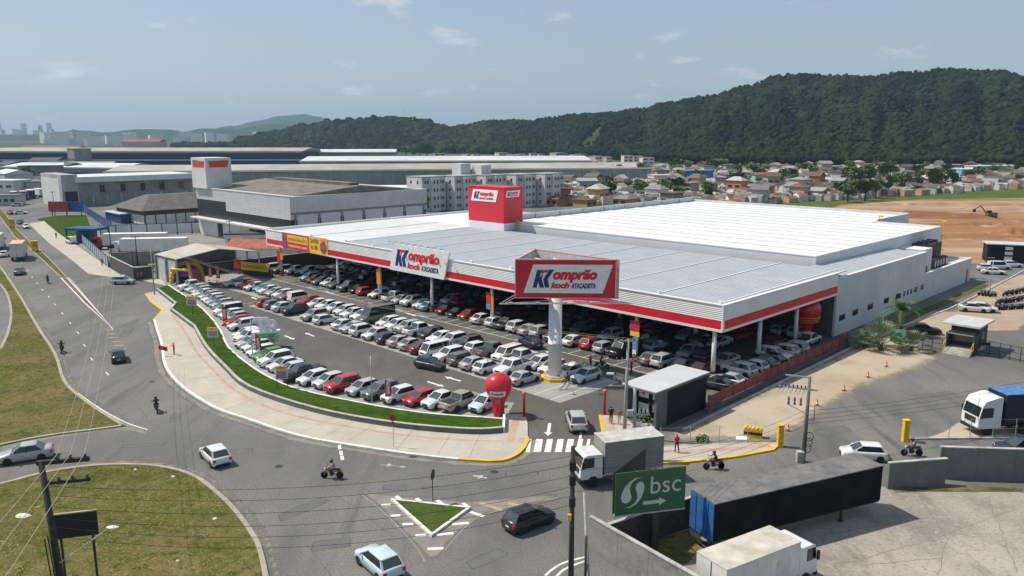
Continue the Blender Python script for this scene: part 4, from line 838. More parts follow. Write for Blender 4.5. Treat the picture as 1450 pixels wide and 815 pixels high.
street('sedan', 'black', (1307, 472), R(-14), 'black sedan parked beside the palm and the side wall')
street('sedan', 'white', (1406, 388), R(-15), 'white sedan parked by the far corner of the store'); street('van', 'white', (1414, 381), R(-5), 'white pick-up van beside a yellow object at the far corner'); street('hatch', 'white', (1398, 383), R(-15), 'white hatchback farthest along by the store corner')
street('hatch', 'white', (1432, 378), R(-5), 'white car at the far lot near the black cabin')

# ------------------------------------------------------------------ trucks
def truck_wheel(parent, x, y, r=.5, w_=.3):
    k = ('tw', r)
    if k not in CARM:
        m_ = MB().lathe([(r * .55, -w_ / 2), (r, -w_ / 2), (r, w_ / 2), (r * .55, w_ / 2)], 16, 0).lathe([(.05, w_ / 2 - .02), (r * .56, w_ / 2 - .05), (r * .56, -w_ / 2 + .02)], 16, 1).mesh('wheel', [TYRE, RIM]); m_.transform(Matrix.Rotation(-pi / 2, 4, 'X')); CARM[k] = m_
    ob('wheel', CARM[k], parent, (x, y, r), pi if y < 0 else 0)
def cab(parent, x0, ln, w_, z0, z1, c, roofk=0.):
    """cab-over cab, front at x0, running back by ln"""
    h = z1 - z0; hw = w_ / 2; zw = z0 + h * .5
    prof = [(x0 - .05, z0), (x0, z0 + .35), (x0 - .03, zw), (x0 - .28, z1 - .12), (x0 - .55, z1 + roofk * .5), (x0 - ln * .8, z1 + roofk), (x0 - ln, z1 + roofk - .02), (x0 - ln, z0)]
    n = len(prof); b = MB(); b.add([(x, -hw, z) for x, z in prof] + [(x, hw, z) for x, z in prof], [tuple(range(n)), tuple(range(2 * n - 1, n - 1, -1))] + [(n + i, n + (i + 1) % n, (i + 1) % n, i) for i in range(n)])
    o = b.obj('cab', PAINT, parent, color=c)
    e = .015; MB().add([(x0 - .03 + e, -hw * .92, zw + .03), (x0 - .03 + e, hw * .92, zw + .03), (x0 - .27 + e, hw * .9, z1 - .16), (x0 - .27 + e, -hw * .9, z1 - .16)], [(0, 1, 2, 3)]).obj('windshield', GLASS, o)
    for s in (-1, 1):
        y = s * (hw + .008); q = [(x0 - .12, y, zw - .05), (x0 - ln * .62, y, zw - .05), (x0 - ln * .62, y, z1 - .2), (x0 - .3, y, z1 - .22)]
        MB().add(q, [(0, 1, 2, 3) if s < 0 else (3, 2, 1, 0)]).obj('side_window', GLASS, o)
        MB().b(x0 - .25, x0 - .08, s * (hw + .16) - .06, s * (hw + .16) + .06, zw - .05, zw + .55).obj('mirror', BLACKP, o)
        MB().b(x0 - .02, x0 + .03, s * hw * .75 - .18, s * hw * .75 + .18, z0 + .1, z0 + .3).obj('headlight', HEADL, o)
    MB().b(x0 - .02, x0 + .02, -hw * .62, hw * .62, z0 + .42, zw - .12).obj('grille', DARKM, o); MB().b(x0 - .1, x0 + .05, -hw, hw, z0 - .25, z0 + .05).obj('bumper', BLACKP, o)
    return o
CURT = ribbed('curtain_grey', (.24, .235, .22), 'Z', .35, .5, .7, 0, .15); TARP = layered('tarp_grey', [(.15, .145, .15), ((.22, .21, .2), .5, .42, .66), ((.1, .1, .1), 1.5, .5, .75)], .85, .2, 8)
BOXW = mat('box_white', (.66, .65, .62), .6, var=.1, scale=.7); TARPL = mat('tarp_light', (.46, .45, .43), .8, var=.2, scale=1.3, bump=.3)
def box_truck(px, rz, label, L_, W_, z1, cabc, boxm, roofm, cabln=1.9, name='box_truck', z=.006, group=None):
    t = thing(name, label, 'truck', G(*px) + Vector((0, 0, z)), rz, group); hl = L_ / 2; cabz = min(z1 - .5, 2.75)
    cab(t, hl, cabln, W_ * .92, .75, cabz, cabc); bx = MB().b(-hl, hl - cabln - .15, -W_ / 2, W_ / 2, 1.0, z1).obj('cargo_box', boxm, t)
    MB().b(-hl - .02, hl - cabln - .13, -W_ / 2 - .02, W_ / 2 + .02, z1, z1 + .05).obj('box_roof', roofm, bx)
    MB().b(-hl - .03, -hl, -.02, .02, 1.05, z1 - .05).obj('door_seam', DARKM, bx)
    for s in (-1, 1): MB().b(-hl - .02, hl - cabln - .14, s * W_ / 2 - .02, s * W_ / 2 + .03, 1.0, 1.12).obj('side_rail', STEEL, bx); MB().b(-hl + .3, hl - cabln - .8, s * W_ * .47 - .02, s * W_ * .47 + .02, .5, .58).obj('side_guard', STEEL, t)
    for k in range(6 if boxm is not CURT else 0):
        xr = -hl + .25 + k * (L_ - cabln - .7) / 5
        for s in (-1, 1): MB().b(xr - .03, xr + .03, s * W_ / 2 - .01, s * W_ / 2 + .025, 1.13, z1 - .03).obj('side_rib', STEEL if boxm is not BOXW else BOXW, bx)
    for s in (-1, 1): MB().b(-hl - .04, -hl, s * W_ * .42 - .12, s * W_ * .42 + .12, .85, .98).obj('taillight', TAILL, t); MB().b(-hl + .5, -hl + .53, s * W_ * .42 - .2, s * W_ * .42 + .2, .25, .9).obj('mudflap', BLACKP, t)
    MB().b(-hl + .1, hl - .3, -.45, .45, .65, .98).obj('chassis', DARKM, t)
    for x in (hl - 1.1, -hl + 1.3, -hl + 2.4 if L_ > 8 else None):
        if x is None: continue
        for s in (-1, 1): truck_wheel(t, x, s * (W_ / 2 - .2), .48)
    return t
box_truck((873, 677), R(197), 'grey curtain-sided truck with white cab at the store entrance', 7.3, 2.3, 3.7, (.7, .7, .7), CURT, TARPL)
bt = box_truck((1072, 838), R(31), 'white box truck cut by the bottom edge beside the black trailer', 8.2, 2.45, 3.3, (.72, .72, .72), BOXW, mat('box_roof_cream', (.5, .47, .4), .8, var=.2, scale=.8), 1.7)
MB().b(.2, 1.4, -1.245, -1.228, 1.15, 2.6).obj('side_door', mat('box_door', (.6, .59, .57), .6), bt)
box_truck((28, 366), R(116), 'white box truck with orange load cover on the avenue', 9.5, 2.5, 4.0, (.6, .6, .6), mat('box_pale', (.55, .53, .5), .6, var=.2, scale=.6), mat('box_roof_peach', (.62, .4, .27), .8, var=.15))
box_truck((-2, 352), R(116), 'grey box truck cut by the left edge on the avenue', 8.5, 2.5, 3.9, (.6, .6, .6), BOXW, TARPL)
# long trailer parked in the yard
tr = thing('semi_trailer', 'long black curtain-sided trailer with blue rear doors in the yard', 'trailer', (20.0, 53.6, .006), R(24.1)); TL = 15.4
MB().b(-TL / 2, TL / 2, -1.28, 1.28, 1.15, 3.85).obj('curtain_side', mat('curtain_black', (.011, .011, .012), .9, var=.3, scale=.8, spec=.15), tr)
MB().b(-TL / 2 - .03, TL / 2 + .03, -1.31, 1.31, 3.85, 3.93).obj('roof_tarp', TARP, tr)
for k in (0, 1):
    d_ = MB().b(-TL / 2 - .07, -TL / 2 - .002, -1.26 + k * 1.27, -.015 + k * 1.27, 1.15, 3.8).obj('rear_door', mat('door_blue', (.03, .12, .32), .5, var=.2, scale=2), tr); MB().b(-TL / 2 - .11, -TL / 2 - .07, -.72 + k * 1.27, -.68 + k * 1.27, 1.2, 3.75).obj('lock_bar', mat('lock_bar', (.02, .07, .2), .5, var=0), d_)
MB().b(-TL / 2, TL / 2, -1.2, 1.2, 1.0, 1.14).b(-TL / 2 + .3, TL / 2 - .5, -.5, .5, .75, .99).obj('chassis', DARKM, tr)
for x in (-5.4, -4.2, -3.0):
    for s in (-1, 1): truck_wheel(tr, x, s * 1.05, .5)
for s in (-1, 1): MB().b(4.2, 4.35, s * .9 - .08, s * .9 + .08, .0, 1.0).b(4.1, 4.45, s * .9 - .15, s * .9 + .15, 0, .06).obj('landing_leg', DARKM, tr)
MB().b(-TL / 2 - .1, -TL / 2 + .1, -1.2, 1.2, .55, .7).obj('rear_bumper', DARKM, tr)
# articulated lorry behind the gate wall
lr = thing('articulated_lorry', 'white tractor unit with dark blue curtain trailer at the right edge', 'truck', G(1385, 617) + Vector((.9, 1.1, .006)), R(187))
cab(lr, 1.3, 2.3, 2.4, .75, 3.0, (.74, .74, .74), .75); MB().b(-5.5, 1.0, -.45, .45, .6, .9).obj('chassis', DARKM, lr)
MB().b(-14.5, -1.3, -1.27, 1.27, 1.2, 4.0).obj('curtain_side', mat('curtain_navy', (.012, .018, .04), .5, var=.2), lr); MB().b(-14.5, -1.28, -1.29, 1.29, 4.0, 4.07).obj('roof_tarp', mat('tarp_blue', (.07, .2, .42), .6, var=.3, scale=1.5), lr)
for x in (.2, -3.6, -11, -12.2, -13.4):
    for s in (-1, 1): truck_wheel(lr, x, s * 1.0, .52)
# lorries and trailers standing in the yards by the avenue
def yard_trailer(pxa, rz, label, L_, cabc, boxm, roofm):
    t = thing('articulated_lorry', label, 'truck', G(*pxa) + Vector((0, 0, .01)), rz, 'lorries in the roadside yards'); MB().b(-L_ / 2, L_ / 2 - 2.6, -1.27, 1.27, 1.1, 3.9).obj('cargo_box', boxm, t); MB().b(-L_ / 2, L_ / 2 - 2.6, -1.29, 1.29, 3.9, 3.96).obj('box_roof', roofm, t)
    if cabc: cab(t, L_ / 2, 2.1, 2.35, .7, 2.9, cabc, .4)
    MB().b(-L_ / 2 + .4, L_ / 2 - .5, -.5, .5, .6, 1.05).obj('chassis', DARKM, t)
    for x in (-L_ / 2 + 1, -L_ / 2 + 2.2, L_ / 2 - 1.2, L_ / 2 - 4):
        for s in (-1, 1): truck_wheel(t, x, s * 1.02, .5)
yard_trailer((212, 360), R(188), 'white refrigerated lorry with white cab behind the stained yard wall', 17.5, (.7, .7, .7), BOXW, WHITE)
yard_trailer((186, 352), R(188), 'white lorry with red cab farther back in the yard', 17.5, (.45, .02, .03), BOXW, WHITE)
yard_trailer((20, 284), R(-60), 'dark blue trailer parked far up the avenue', 12, None, mat('curtain_navy'), TARPL); yard_trailer((44, 281), R(-50), 'purple trailer parked second in the far truck park', 11, None, mat('trailer_purple', (.05, .04, .1), .6), WHITE); yard_trailer((58, 279), R(-40), 'white lettered trailer parked last in the far truck park', 10, None, BOXW, WHITE); yard_trailer((34, 283), R(-50), 'brown trailer between two others in the far truck park', 10, None, mat('trailer_brown', (.16, .1, .08), .7), TARPL)

# ------------------------------------------------------------------ people
def person(loc, rz, label, shirt, pants, pose='stand', h=1.7, helmet=None, group=None, hair=(.02, .015, .012)):
    J = dict(pel=(0, 0, .93), sp=(0, 0, 1.15), ch=(.01, 0, 1.36), nk=(.02, 0, 1.48), hd=(.04, 0, 1.56), tp=(.03, 0, 1.68))
    if pose == 'ride':
        J = dict(pel=(0, 0, .0), sp=(.05, 0, .22), ch=(.14, 0, .42), nk=(.19, 0, .54), hd=(.22, 0, .62), tp=(.22, 0, .74))
        lim = lambda s: dict(hip=(.02, s * .09, -.02), kn=(.40, s * .2, -.02), an=(.22, s * .19, -.42), toe=(.40, s * .2, -.46), sh=(.14, s * .19, .42), el=(.32, s * .3, .22), wr=(.54, s * .27, .24), hn=(.62, s * .26, .24))
    elif pose == 'walk':
        lim = lambda s: dict(hip=(0, s * .09, .9), kn=(.1 * s, s * .1, .5), an=(.2 * s - .08, s * .1, .09), toe=(.2 * s + .1, s * .11, .04), sh=(0, s * .19, 1.38), el=(-.1 * s, s * .25, 1.12), wr=(-.14 * s + .1, s * .26, .9), hn=(-.14 * s + .14, s * .26, .81))
    elif pose == 'hold':
        lim = lambda s: dict(hip=(0, s * .09, .9), kn=(.02, s * .11, .5), an=(0, s * .12, .09), toe=(.16, s * .14, .04), sh=(0, s * .19, 1.38), el=(.08, s * .3, 1.15), wr=(.2, s * .5, 1.15), hn=(.24, s * .58, 1.16))
    else:
        lim = lambda s: dict(hip=(0, s * .09, .9), kn=(.02, s * .1, .5), an=(0, s * .1, .09), toe=(.16, s * .12, .04), sh=(0, s * .19, 1.38), el=(-.02, s * .26, 1.12), wr=(.05, s * .27, .88), hn=(.07, s * .27, .79))
    V, E, Rd = [], [], []
    def chain(pts, rads, start=None):
        prev = start
        for p, r in zip(pts, rads):
            V.append(p); Rd.append(r); i = len(V) - 1
            if prev is not None: E.append((prev, i))
            prev = i
        return prev
    chain([J['pel'], J['sp'], J['ch'], J['nk'], J['hd'], J['tp']], [.135, .125, .15, .06, .095, .075])
    for s in (-1, 1):
        l = lim(s); chain([l['hip'], l['kn'], l['an'], l['toe']], [.1, .07, .048, .04], 0); chain([l['sh'], l['el'], l['wr'], l['hn']], [.065, .045, .034, .035], 2)
    me = bpy.data.meshes.new('body'); me.from_pydata(V, E, []); o = bpy.data.objects.new('body', me); COL.objects.link(o)
    md = o.modifiers.new('skin', 'SKIN'); sv = me.skin_vertices[0].data
    for i, r in enumerate(Rd): sv[i].radius = (r, r * (1.25 if i in (0, 1, 2) else 1)); sv[i].use_root = (i == 0)
    o.modifiers.new('sub', 'SUBSURF').levels = 1
    dg = bpy.context.evaluated_depsgraph_get(); m2 = bpy.data.meshes.new_from_object(o.evaluated_get(dg)); bpy.data.objects.remove(o)
    for m_ in (mat('cloth_%.2f_%.2f_%.2f' % shirt, shirt, .9, var=.15, scale=6, obj=True), mat('cloth_%.2f_%.2f_%.2f' % pants, pants, .9, var=.15, scale=6, obj=True), SKIN, mat('hair_%.2f' % hair[0], hair, .8, var=0), BLACKP): m2.materials.append(m_)
    rd = pose == 'ride'
    for p in m2.polygons:
        x, y, z = p.center; i = 0
        if rd: i = 3 if z > .66 else 2 if z > .52 else 1 if z < .06 and z > -.4 else 4 if z <= -.4 else 0; i = 2 if x > .45 and .1 < z < .35 else i
        else: i = 3 if z > 1.63 or (z > 1.53 and x < .02) else 2 if z > 1.45 else 0 if z > .95 else 1 if z > .1 else 4; i = 2 if (abs(y) > .22 and z < 1.15 and z > .7) else i
        p.material_index = i; p.use_smooth = True
    sc_ = h / 1.7; t = ob('person', m2, None, loc, rz, scale=(sc_,) * 3); tag(t, label, 'person', group)
    if helmet:
        hd = Vector(J['hd']) + Vector((0, 0, .03)); hm = MB().lathe([(.02, -.15), (.11, -.14), (.145, -.04), (.14, .06), (.09, .13), (.02, .155)], 12).obj('helmet', mat('helmet_%.2f' % helmet[0], helmet, .3, var=0, coat=.5), t, hd, smooth=True); MB().add([(.14, -.08, -.03), (.14, .08, -.03), (.125, .08, .07), (.125, -.08, .07)], [(0, 1, 2, 3)]).obj('visor', GLASS, hm)
    return t
# ------------------------------------------------------------------ motorcycles
_mot = {}
def motorcycle(loc, rz, label, c, group=None, lean=0, full=True):
    t = thing('motorcycle', label, 'motorcycle', loc, rz, group)
    if lean: t.rotation_euler = (lean, 0, rz)
    if not _mot:
        w_ = MB().lathe([(.22, -.05), (.3, -.05), (.3, .05), (.22, .05), (.22, -.05)], 14, 0).lathe([(.03, -.03), (.07, -.03), (.07, .03), (.03, .03)], 8, 1)
        for k in range(6): a = k * pi / 3; w_.tube((0, 0, 0), (.23 * cos(a), .23 * sin(a), 0), .012, n=4, mi=1)
        me = w_.mesh('wheel', [TYRE, RIM]); me.transform(Matrix.Rotation(pi / 2, 4, 'X')); _mot['wheel'] = me
        _mot['frame'] = MB().tube((.52, 0, .78), (-.1, 0, .42), .035).tube((-.1, 0, .42), (-.62, 0, .3), .03).b(-.1, .22, -.13, .13, .28, .55).tube((-.1, .08, .6), (-.62, .08, .72), .025, n=5).tube((-.1, -.08, .6), (-.62, -.08, .72), .025, n=5).mesh('frame', DARKM)
        tk = MB(); sec = [(.42, .08, .72, .84), (.3, .14, .64, .93), (.05, .14, .62, .9), (-.08, .08, .64, .8)]; vs = []
        for x, y, a, b in sec: vs += [(x, -y, a), (x, -y * .7, b), (x, y * .7, b), (x, y, a)]
        tk.add(vs, [(i * 4 + j, i * 4 + (j + 1) % 4, i * 4 + 4 + (j + 1) % 4, i * 4 + 4 + j) for i in range(3) for j in range(4)] + [(0, 1, 2, 3), (15, 14, 13, 12)]); tk.b(-.78, -.4, -.1, .1, .6, .7); tk.b(.44, .7, -.09, .09, .62, .64)
        _mot['tank'] = tk.mesh('tank', PAINT); _mot['seat'] = MB().add([(-.04, -.12, .74), (-.04, .12, .74), (-.7, .1, .82), (-.7, -.1, .82), (-.04, -.09, .82), (-.04, .09, .82), (-.7, .07, .9), (-.7, -.07, .9)], [(0, 1, 2, 3), (7, 6, 5, 4), (0, 4, 5, 1), (1, 5, 6, 2), (2, 6, 7, 3), (3, 7, 4, 0)]).mesh('seat', BLACKP)
        _mot['fork'] = MB().tube((.68, .07, .3), (.48, .07, .95), .025, n=6).tube((.68, -.07, .3), (.48, -.07, .95), .025, n=6).mesh('fork', STEEL)
        _mot['handlebar'] = MB().tube((.46, -.36, 1.02), (.48, 0, .96), .016, n=5).tube((.48, 0, .96), (.46, .36, 1.02), .016, n=5).tube((.46, .3, 1.0), (.44, .36, 1.16), .01, n=4).tube((.46, -.3, 1.0), (.44, -.36, 1.16), .01, n=4).c(.44, .37, 1.18, .03, .1, .06).c(.44, -.37, 1.18, .03, .1, .06).mesh('handlebar', BLACKP)
        _mot['exhaust'] = MB().tube((.15, -.12, .3), (-.65, -.16, .36), .045, .055, n=8).mesh('exhaust', STEEL)
        _mot['headlight'] = MB().tube((.5, 0, .86), (.64, 0, .85), .06, .09, n=10).mesh('headlight', HEADL); _mot['taillight'] = MB().b(-.82, -.76, -.05, .05, .66, .74).mesh('taillight', TAILL)
    for x in (.68, -.62): ob('wheel', _mot['wheel'], t, (x, 0, .3))
    for nm in ['frame', 'tank', 'seat', 'fork', 'handlebar'] + (['exhaust', 'headlight', 'taillight'] if full else []): ob(nm, _mot[nm], t, color=c)
    return t
def rider(px, rz, ml, pl, c, shirt, pants, helmet):
    l = G(*px) + Vector((0, 0, .008)); motorcycle(l, rz, ml, c, 'motorcycles on the streets'); person(l + Vector((-.18 * cos(rz), -.18 * sin(rz), .88)), rz, pl, shirt, pants, 'ride', 1.7, helmet, 'motorcycle riders')
rider((471, 677), R(178), 'red and black motorcycle crossing the junction', 'rider in grey shirt and black helmet on the junction', (.25, .02, .02), (.33, .33, .36), (.1, .05, .04), (.02, .02, .02))
rider((222, 583), R(118), 'dark motorcycle heading up the avenue past the grass verge tip', 'rider in black heading up the avenue past the verge tip', (.02, .02, .02), (.02, .02, .022), (.03, .03, .04), (.02, .02, .02))
rider((88, 499), R(112), 'dark motorcycle beside the left verge of the avenue', 'rider in dark clothes beside the left verge', (.02, .02, .03), (.03, .03, .035), (.03, .03, .04), (.03, .03, .03))
rider((68, 401), R(118), 'dark motorcycle farthest up the avenue near the median', 'rider in black farthest up the avenue', (.02, .02, .02), (.02, .02, .02), (.03, .03, .03), (.02, .02, .02))
rider((1011, 664), R(186), 'red motorcycle passing the yellow kerb on the right street', 'rider in black passing the yellow kerb', (.35, .02, .02), (.02, .02, .025), (.03, .03, .05), (.02, .02, .02))
rider((1291, 645), R(176), 'blue scooter-like motorcycle by the yellow bollard at right', 'rider with bare arms by the yellow bollard at right', (.03, .05, .12), (.35, .22, .16), (.05, .05, .06), (.02, .02, .02))
l = G(852, 522); motorcycle(l + Vector((0, 0, .02)), R(-20), 'dark blue motorcycle standing in the lot near the pale hatchback', (.03, .04, .12)); person(l + Vector((-.2, .1, .88)), R(-20), 'person in black sitting on the motorcycle in the lot', (.03, .03, .03), (.03, .03, .05), 'ride', 1.7, (.03, .03, .03))
person(G(836, 521) + Vector((0, 0, .02)), R(30), 'person in a red shirt standing beside the motorcycle in the lot', (.5, .03, .04), (.03, .03, .04), 'stand')
person(G(894, 528) + Vector((0, 0, .02)), R(200), 'attendant in red shirt under the near canopy column', (.55, .02, .04), (.02, .02, .03), 'stand')
person(G(958, 642) + Vector((0, 0, .13)), R(100), 'pedestrian in a red top walking on the pavement by the fence', (.55, .02, .05), (.05, .02, .03), 'walk')
person(G(865, 601) + Vector((0, 0, .13)), R(80), 'pedestrian in black shirt and shorts beside the entrance post', (.02, .02, .02), (.04, .03, .03), 'walk', 1.75)
person(G(877, 602) + Vector((0, 0, .13)), R(80), 'pedestrian in light skirt next to the one in black', (.3, .15, .1), (.5, .48, .48), 'walk', 1.6, None, None, (.15, .07, .03))
fh = person(G(247, 503.5) + Vector((0, 0, .13)), R(215), 'promoter in red holding a red flag on the wide pavement', (.5, .03, .04), (.03, .02, .03), 'hold')
fl_ = thing('hand_flag', 'red flag held out by the promoter on the pavement', 'flag', G(247, 503.5) + Vector((-.35, -.5, .95)), R(190)); fl_.scale = (.8, 1, .6)
MB().tube((0, 0, .1), (1.6, 0, .65), .015, n=5).obj('pole', WHITE, fl_); fv = [(.3 + u * .22, .06 * sin(u * 1.3), .62 - .35 * v * .5 + u * .02 - v * .3 + u * .06) for v in range(3) for u in range(7)]
MB().add(fv, [(v * 7 + u, v * 7 + u + 1, v * 7 + u + 8, v * 7 + u + 7) for v in range(2) for u in range(6)] + [(v * 7 + u + 7, v * 7 + u + 8, v * 7 + u + 1, v * 7 + u) for v in range(2) for u in range(6)]).obj('cloth', BAN['red'], fl_)
person(G(196, 398) + Vector((0, 0, .13)), R(0), 'left of two people standing by the dark corner wall', (.3, .05, .06), (.05, .05, .08), 'stand'); person(G(201, 397) + Vector((0, 0, .13)), R(160), 'right of two people standing by the dark corner wall', (.2, .1, .1), (.08, .05, .05), 'stand')
person(G(80, 338) + Vector((0, 0, .13)), R(120), 'person in dark red walking on the far pavement by the grass plot', (.25, .03, .03), (.1, .04, .04), 'walk'); person(G(145, 377) + Vector((0, 0, .13)), R(120), 'person in red walking beside the blue fence', (.5, .04, .05), (.1, .03, .03), 'walk')
person(G(691, 528) + Vector((0, 0, .02)), R(200), 'person in blue walking in front of the white hatchback row', (.2, .28, .5), (.05, .06, .15), 'walk'); person(G(803, 543) + Vector((0, 0, .02)), R(150), 'person in dark blue beside the pylon plinth', (.1, .1, .3), (.06, .06, .15), 'walk')
# motorcycle park at the right edge
k_ = 0; rnd = random.Random(9)
for (x0, y0, x1, y1, n_) in [(1411, 439, 1450, 437, 8), (1414, 431, 1462, 423, 9), (1424, 419, 1470, 409, 9), (1391, 418, 1406, 420, 4)]:
    for k in range(n_):
        k_ += 1; t_ = k / max(1, n_ - 1); motorcycle(G(x0 + (x1 - x0) * t_, y0 + (y1 - y0) * t_) + Vector((0, 0, .012)), R(200) + rnd.uniform(-.2, .2), f"parked motorcycle, {ORD(k + 1)} from left in " + ('the front line' if n_ == 8 else 'the small cluster by the lamp post' if n_ == 4 else 'the middle line' if y0 > 425 else 'the back line') + ' at right', rnd.choice([(.02, .02, .02), (.03, .03, .04), (.3, .02, .02), (.04, .1, .3), (.4, .4, .4)]), 'parked motorcycles', .12, False)
# ================================================================== street furniture, gates, walls, plants
def bent_text(s, wd, h, m, r, z):
    me = text_mesh(s, wd, h, m, .03)
    for v in me.vertices:
        t = (v.co.x - wd / 2) / r; v.co = (r * sin(t), -r * cos(t), v.co.z + z)
    return me
def balloon(loc, label, s=1.0, sign=True):
    t = thing('inflatable_balloon', label, 'balloon', loc, R(-3)); prof = [(.58, 0), (.62, .12), (.6, .5), (.62, 1.1), (.78, 1.5), (1.05, 2.0), (1.3, 2.5), (1.4, 2.95), (1.38, 3.35), (1.22, 3.75), (.95, 4.05), (.5, 4.27), (.02, 4.33)]
    MB().lathe([(a * s, b * s) for a, b in prof], 28).obj('envelope', mat('balloon_red', (.62, .012, .03), .3, var=.05, coat=.3), t, smooth=True)
    for k in range(8): MB().tube((.6 * s * cos(k * pi / 4), .6 * s * sin(k * pi / 4), .02), (.75 * s * cos(k * pi / 4), .75 * s * sin(k * pi / 4), .0), .02, n=4).obj('tether', WHITE, t)
    if sign:
        q = []
        for z, r in ((2.16, 1.15), (2.5, 1.315), (2.8, 1.39)):
            for i in range(9): a = -.62 + 1.24 * i / 8; q.append(((r + .03) * s * sin(a), -(r + .03) * s * cos(a), z * s))
        MB().add(q, [(j * 9 + i, j * 9 + i + 1, j * 9 + i + 10, j * 9 + i + 9) for j in range(2) for i in range(8)]).obj('sign_patch', WHITE, t)
        ob('lettering', bent_text('Kompr\u00e3o', 1.3, .34, NAVY, 1.42 * s, 2.32 * s), t)
    return t
balloon(G(706, 587.5) + Vector((0, 0, .13)), 'red inflatable balloon with a white name patch beside the lot entrance')
b2 = balloon(AB(2.6, 27.2), 'round red and yellow inflatable balloon under the canopy by the hall wall', 1.35, False)
for k in range(3): MB().lathe([(1.83 - k * .12, 3.1 - k * .33), (1.87 - k * .1, 3.2 - k * .33)], 24).obj('flame_band', YEL, b2)
PAD = bpy.data.objects['pavement']
def post(px, label):
    t = thing('entrance_post', label, 'post', G(*px) + Vector((0, 0, .1)), 0, 'red posts at the lot entrance'); MB().lathe([(.13, 0), (.12, 2.2), (.12, 2.25)], 12).obj('post', RED, t, smooth=True); MB().lathe([(.02, 2.2), (.17, 2.25), (.22, 2.42), (.17, 2.6), (.02, 2.66)], 14).obj('finial', mat('post_light_red', (.7, .12, .13), .4, var=0), t, smooth=True); MB().lathe([(.2, 0), (.2, .08)], 12).obj('base', RED, t)
post((742, 591), 'red post with round head left of the lot entrance'); post((856, 587.5), 'red post with round head right of the lot entrance')
def feather(px, z, label, h=3.0, w_=.65, rz=.3, txt=None):
    t = thing('feather_flag', label, 'flag', G(*px) + Vector((0, 0, z)), rz, 'red promotional flags'); MB().tube((0, 0, 0), (0, 0, h), .02, n=6).obj('pole', STEEL, t)
    f = MB(); n = 9; vs = []
    for i in range(n): a = i / (n - 1); vs += [(.02, 0, .7 + a * (h - .7)), (.02 + w_ * (1 - .75 * max(0, a - .7) / .3), .04 * sin(a * 5), .7 + a * (h - .75))]
    f.add(vs, [(2 * i, 2 * i + 1, 2 * i + 3, 2 * i + 2) for i in range(n - 1)]); f.add([(x, y + .012, z) for x, y, z in vs], [(2 * i + 2, 2 * i + 3, 2 * i + 1, 2 * i) for i in range(n - 1)])
    o = f.obj('cloth', BAN['red'], t); o2 = MB().b(.14, .46, -.055, -.045, 1.0, 2.4).obj('printed_strip', mat('banner_pale', (.7, .55, .52), .7, var=.25, scale=6, obj=True), o); MB().lathe([(.25, 0), (.2, .08)], 10).obj('foot', BLACKP, t)
feather((316, 461), .1, 'red flag standing behind the grass near the far end of the kerbside row'); feather((363, 505), .1, 'red flag standing before the green car in the kerbside row'); feather((546, 572), .1, 'red flag standing between the grey car and the white hatchback', 2.6)
feather((296, 397), .02, 'left of two red flags by the side lot entrance'); feather((307, 399), .02, 'right of two red flags by the side lot entrance', 3.4)
def board_sign(px, w_, h, zb, label, rz=0, legs=2):
    t = thing('promotion_board', label, 'sign', G(*px) + Vector((0, 0, .3)), rz, 'promotion boards on the grass bank'); MB().b(-w_ / 2, w_ / 2, -.03, .03, zb, zb + h).obj('board', mat('board_cream', (.62, .55, .46), .7, var=.25, scale=5, obj=True), t)
    MB().b(-w_ / 2, w_ / 2, -.045, -.03, zb + h * .72, zb + h).obj('heading', mat('board_yellow', (.75, .5, .03), .6, var=.2, scale=6), t); MB().b(-w_ * .4, w_ * .4, -.045, -.03, zb + .1, zb + h * .62).obj('picture', mat('board_print', (.6, .45, .5), .7, var=.5, scale=9, c2=(.35, .2, .45), obj=True), t)
    put_text('OFERTA', w_ * .6, h * .16, REDL, t, (-w_ * .3, -.055, zb + h * .78), .02)
    for s in ((-1, 1) if legs == 2 else (0,)): MB().b(s * w_ * .42 - .03, s * w_ * .42 + .03, .03, .08, -.2, zb + .3).obj('leg', DARKM, t)
board_sign((273, 449), 1.75, 1.45, 1.6, 'small yellow and cream board on the far part of the grass bank', R(-12), 1); board_sign((303, 496), 1.5, 1.35, 1.5, 'small yellow and cream board on the middle of the grass bank', R(-10), 1); board_sign((400, 551), 1.35, 1.5, .9, 'small yellow and cream board before the black pickup on the bank', R(6))
t = thing('traffic_sign', 'thin traffic sign with red disc on the pavement', 'sign', G(557.5, 634) + Vector((0, 0, .13))); MB().tube((0, 0, 0), (0, 0, 2.9), .03, n=6).obj('pole', STEEL, t); MB().tube((0, -.06, 2.75), (0, -.03, 2.75), .3, n=18).obj('disc', mat('sign_disc_red', (.35, .03, .04), .5, var=0), t); MB().b(-.12, .12, -.06, -.035, 2.1, 2.4).obj('plate', mat('sign_disc_red'), t)
t = thing('traffic_sign', 'traffic sign seen edge-on in the little grass triangle', 'sign', G(613, 712) + Vector((0, 0, .15)), R(75)); MB().tube((0, 0, 0), (0, 0, 2.6), .035, n=6).obj('pole', DARKM, t); MB().tube((0, -.05, 2.2), (0, -.02, 2.2), .42, n=20).obj('disc', DARKM, t)
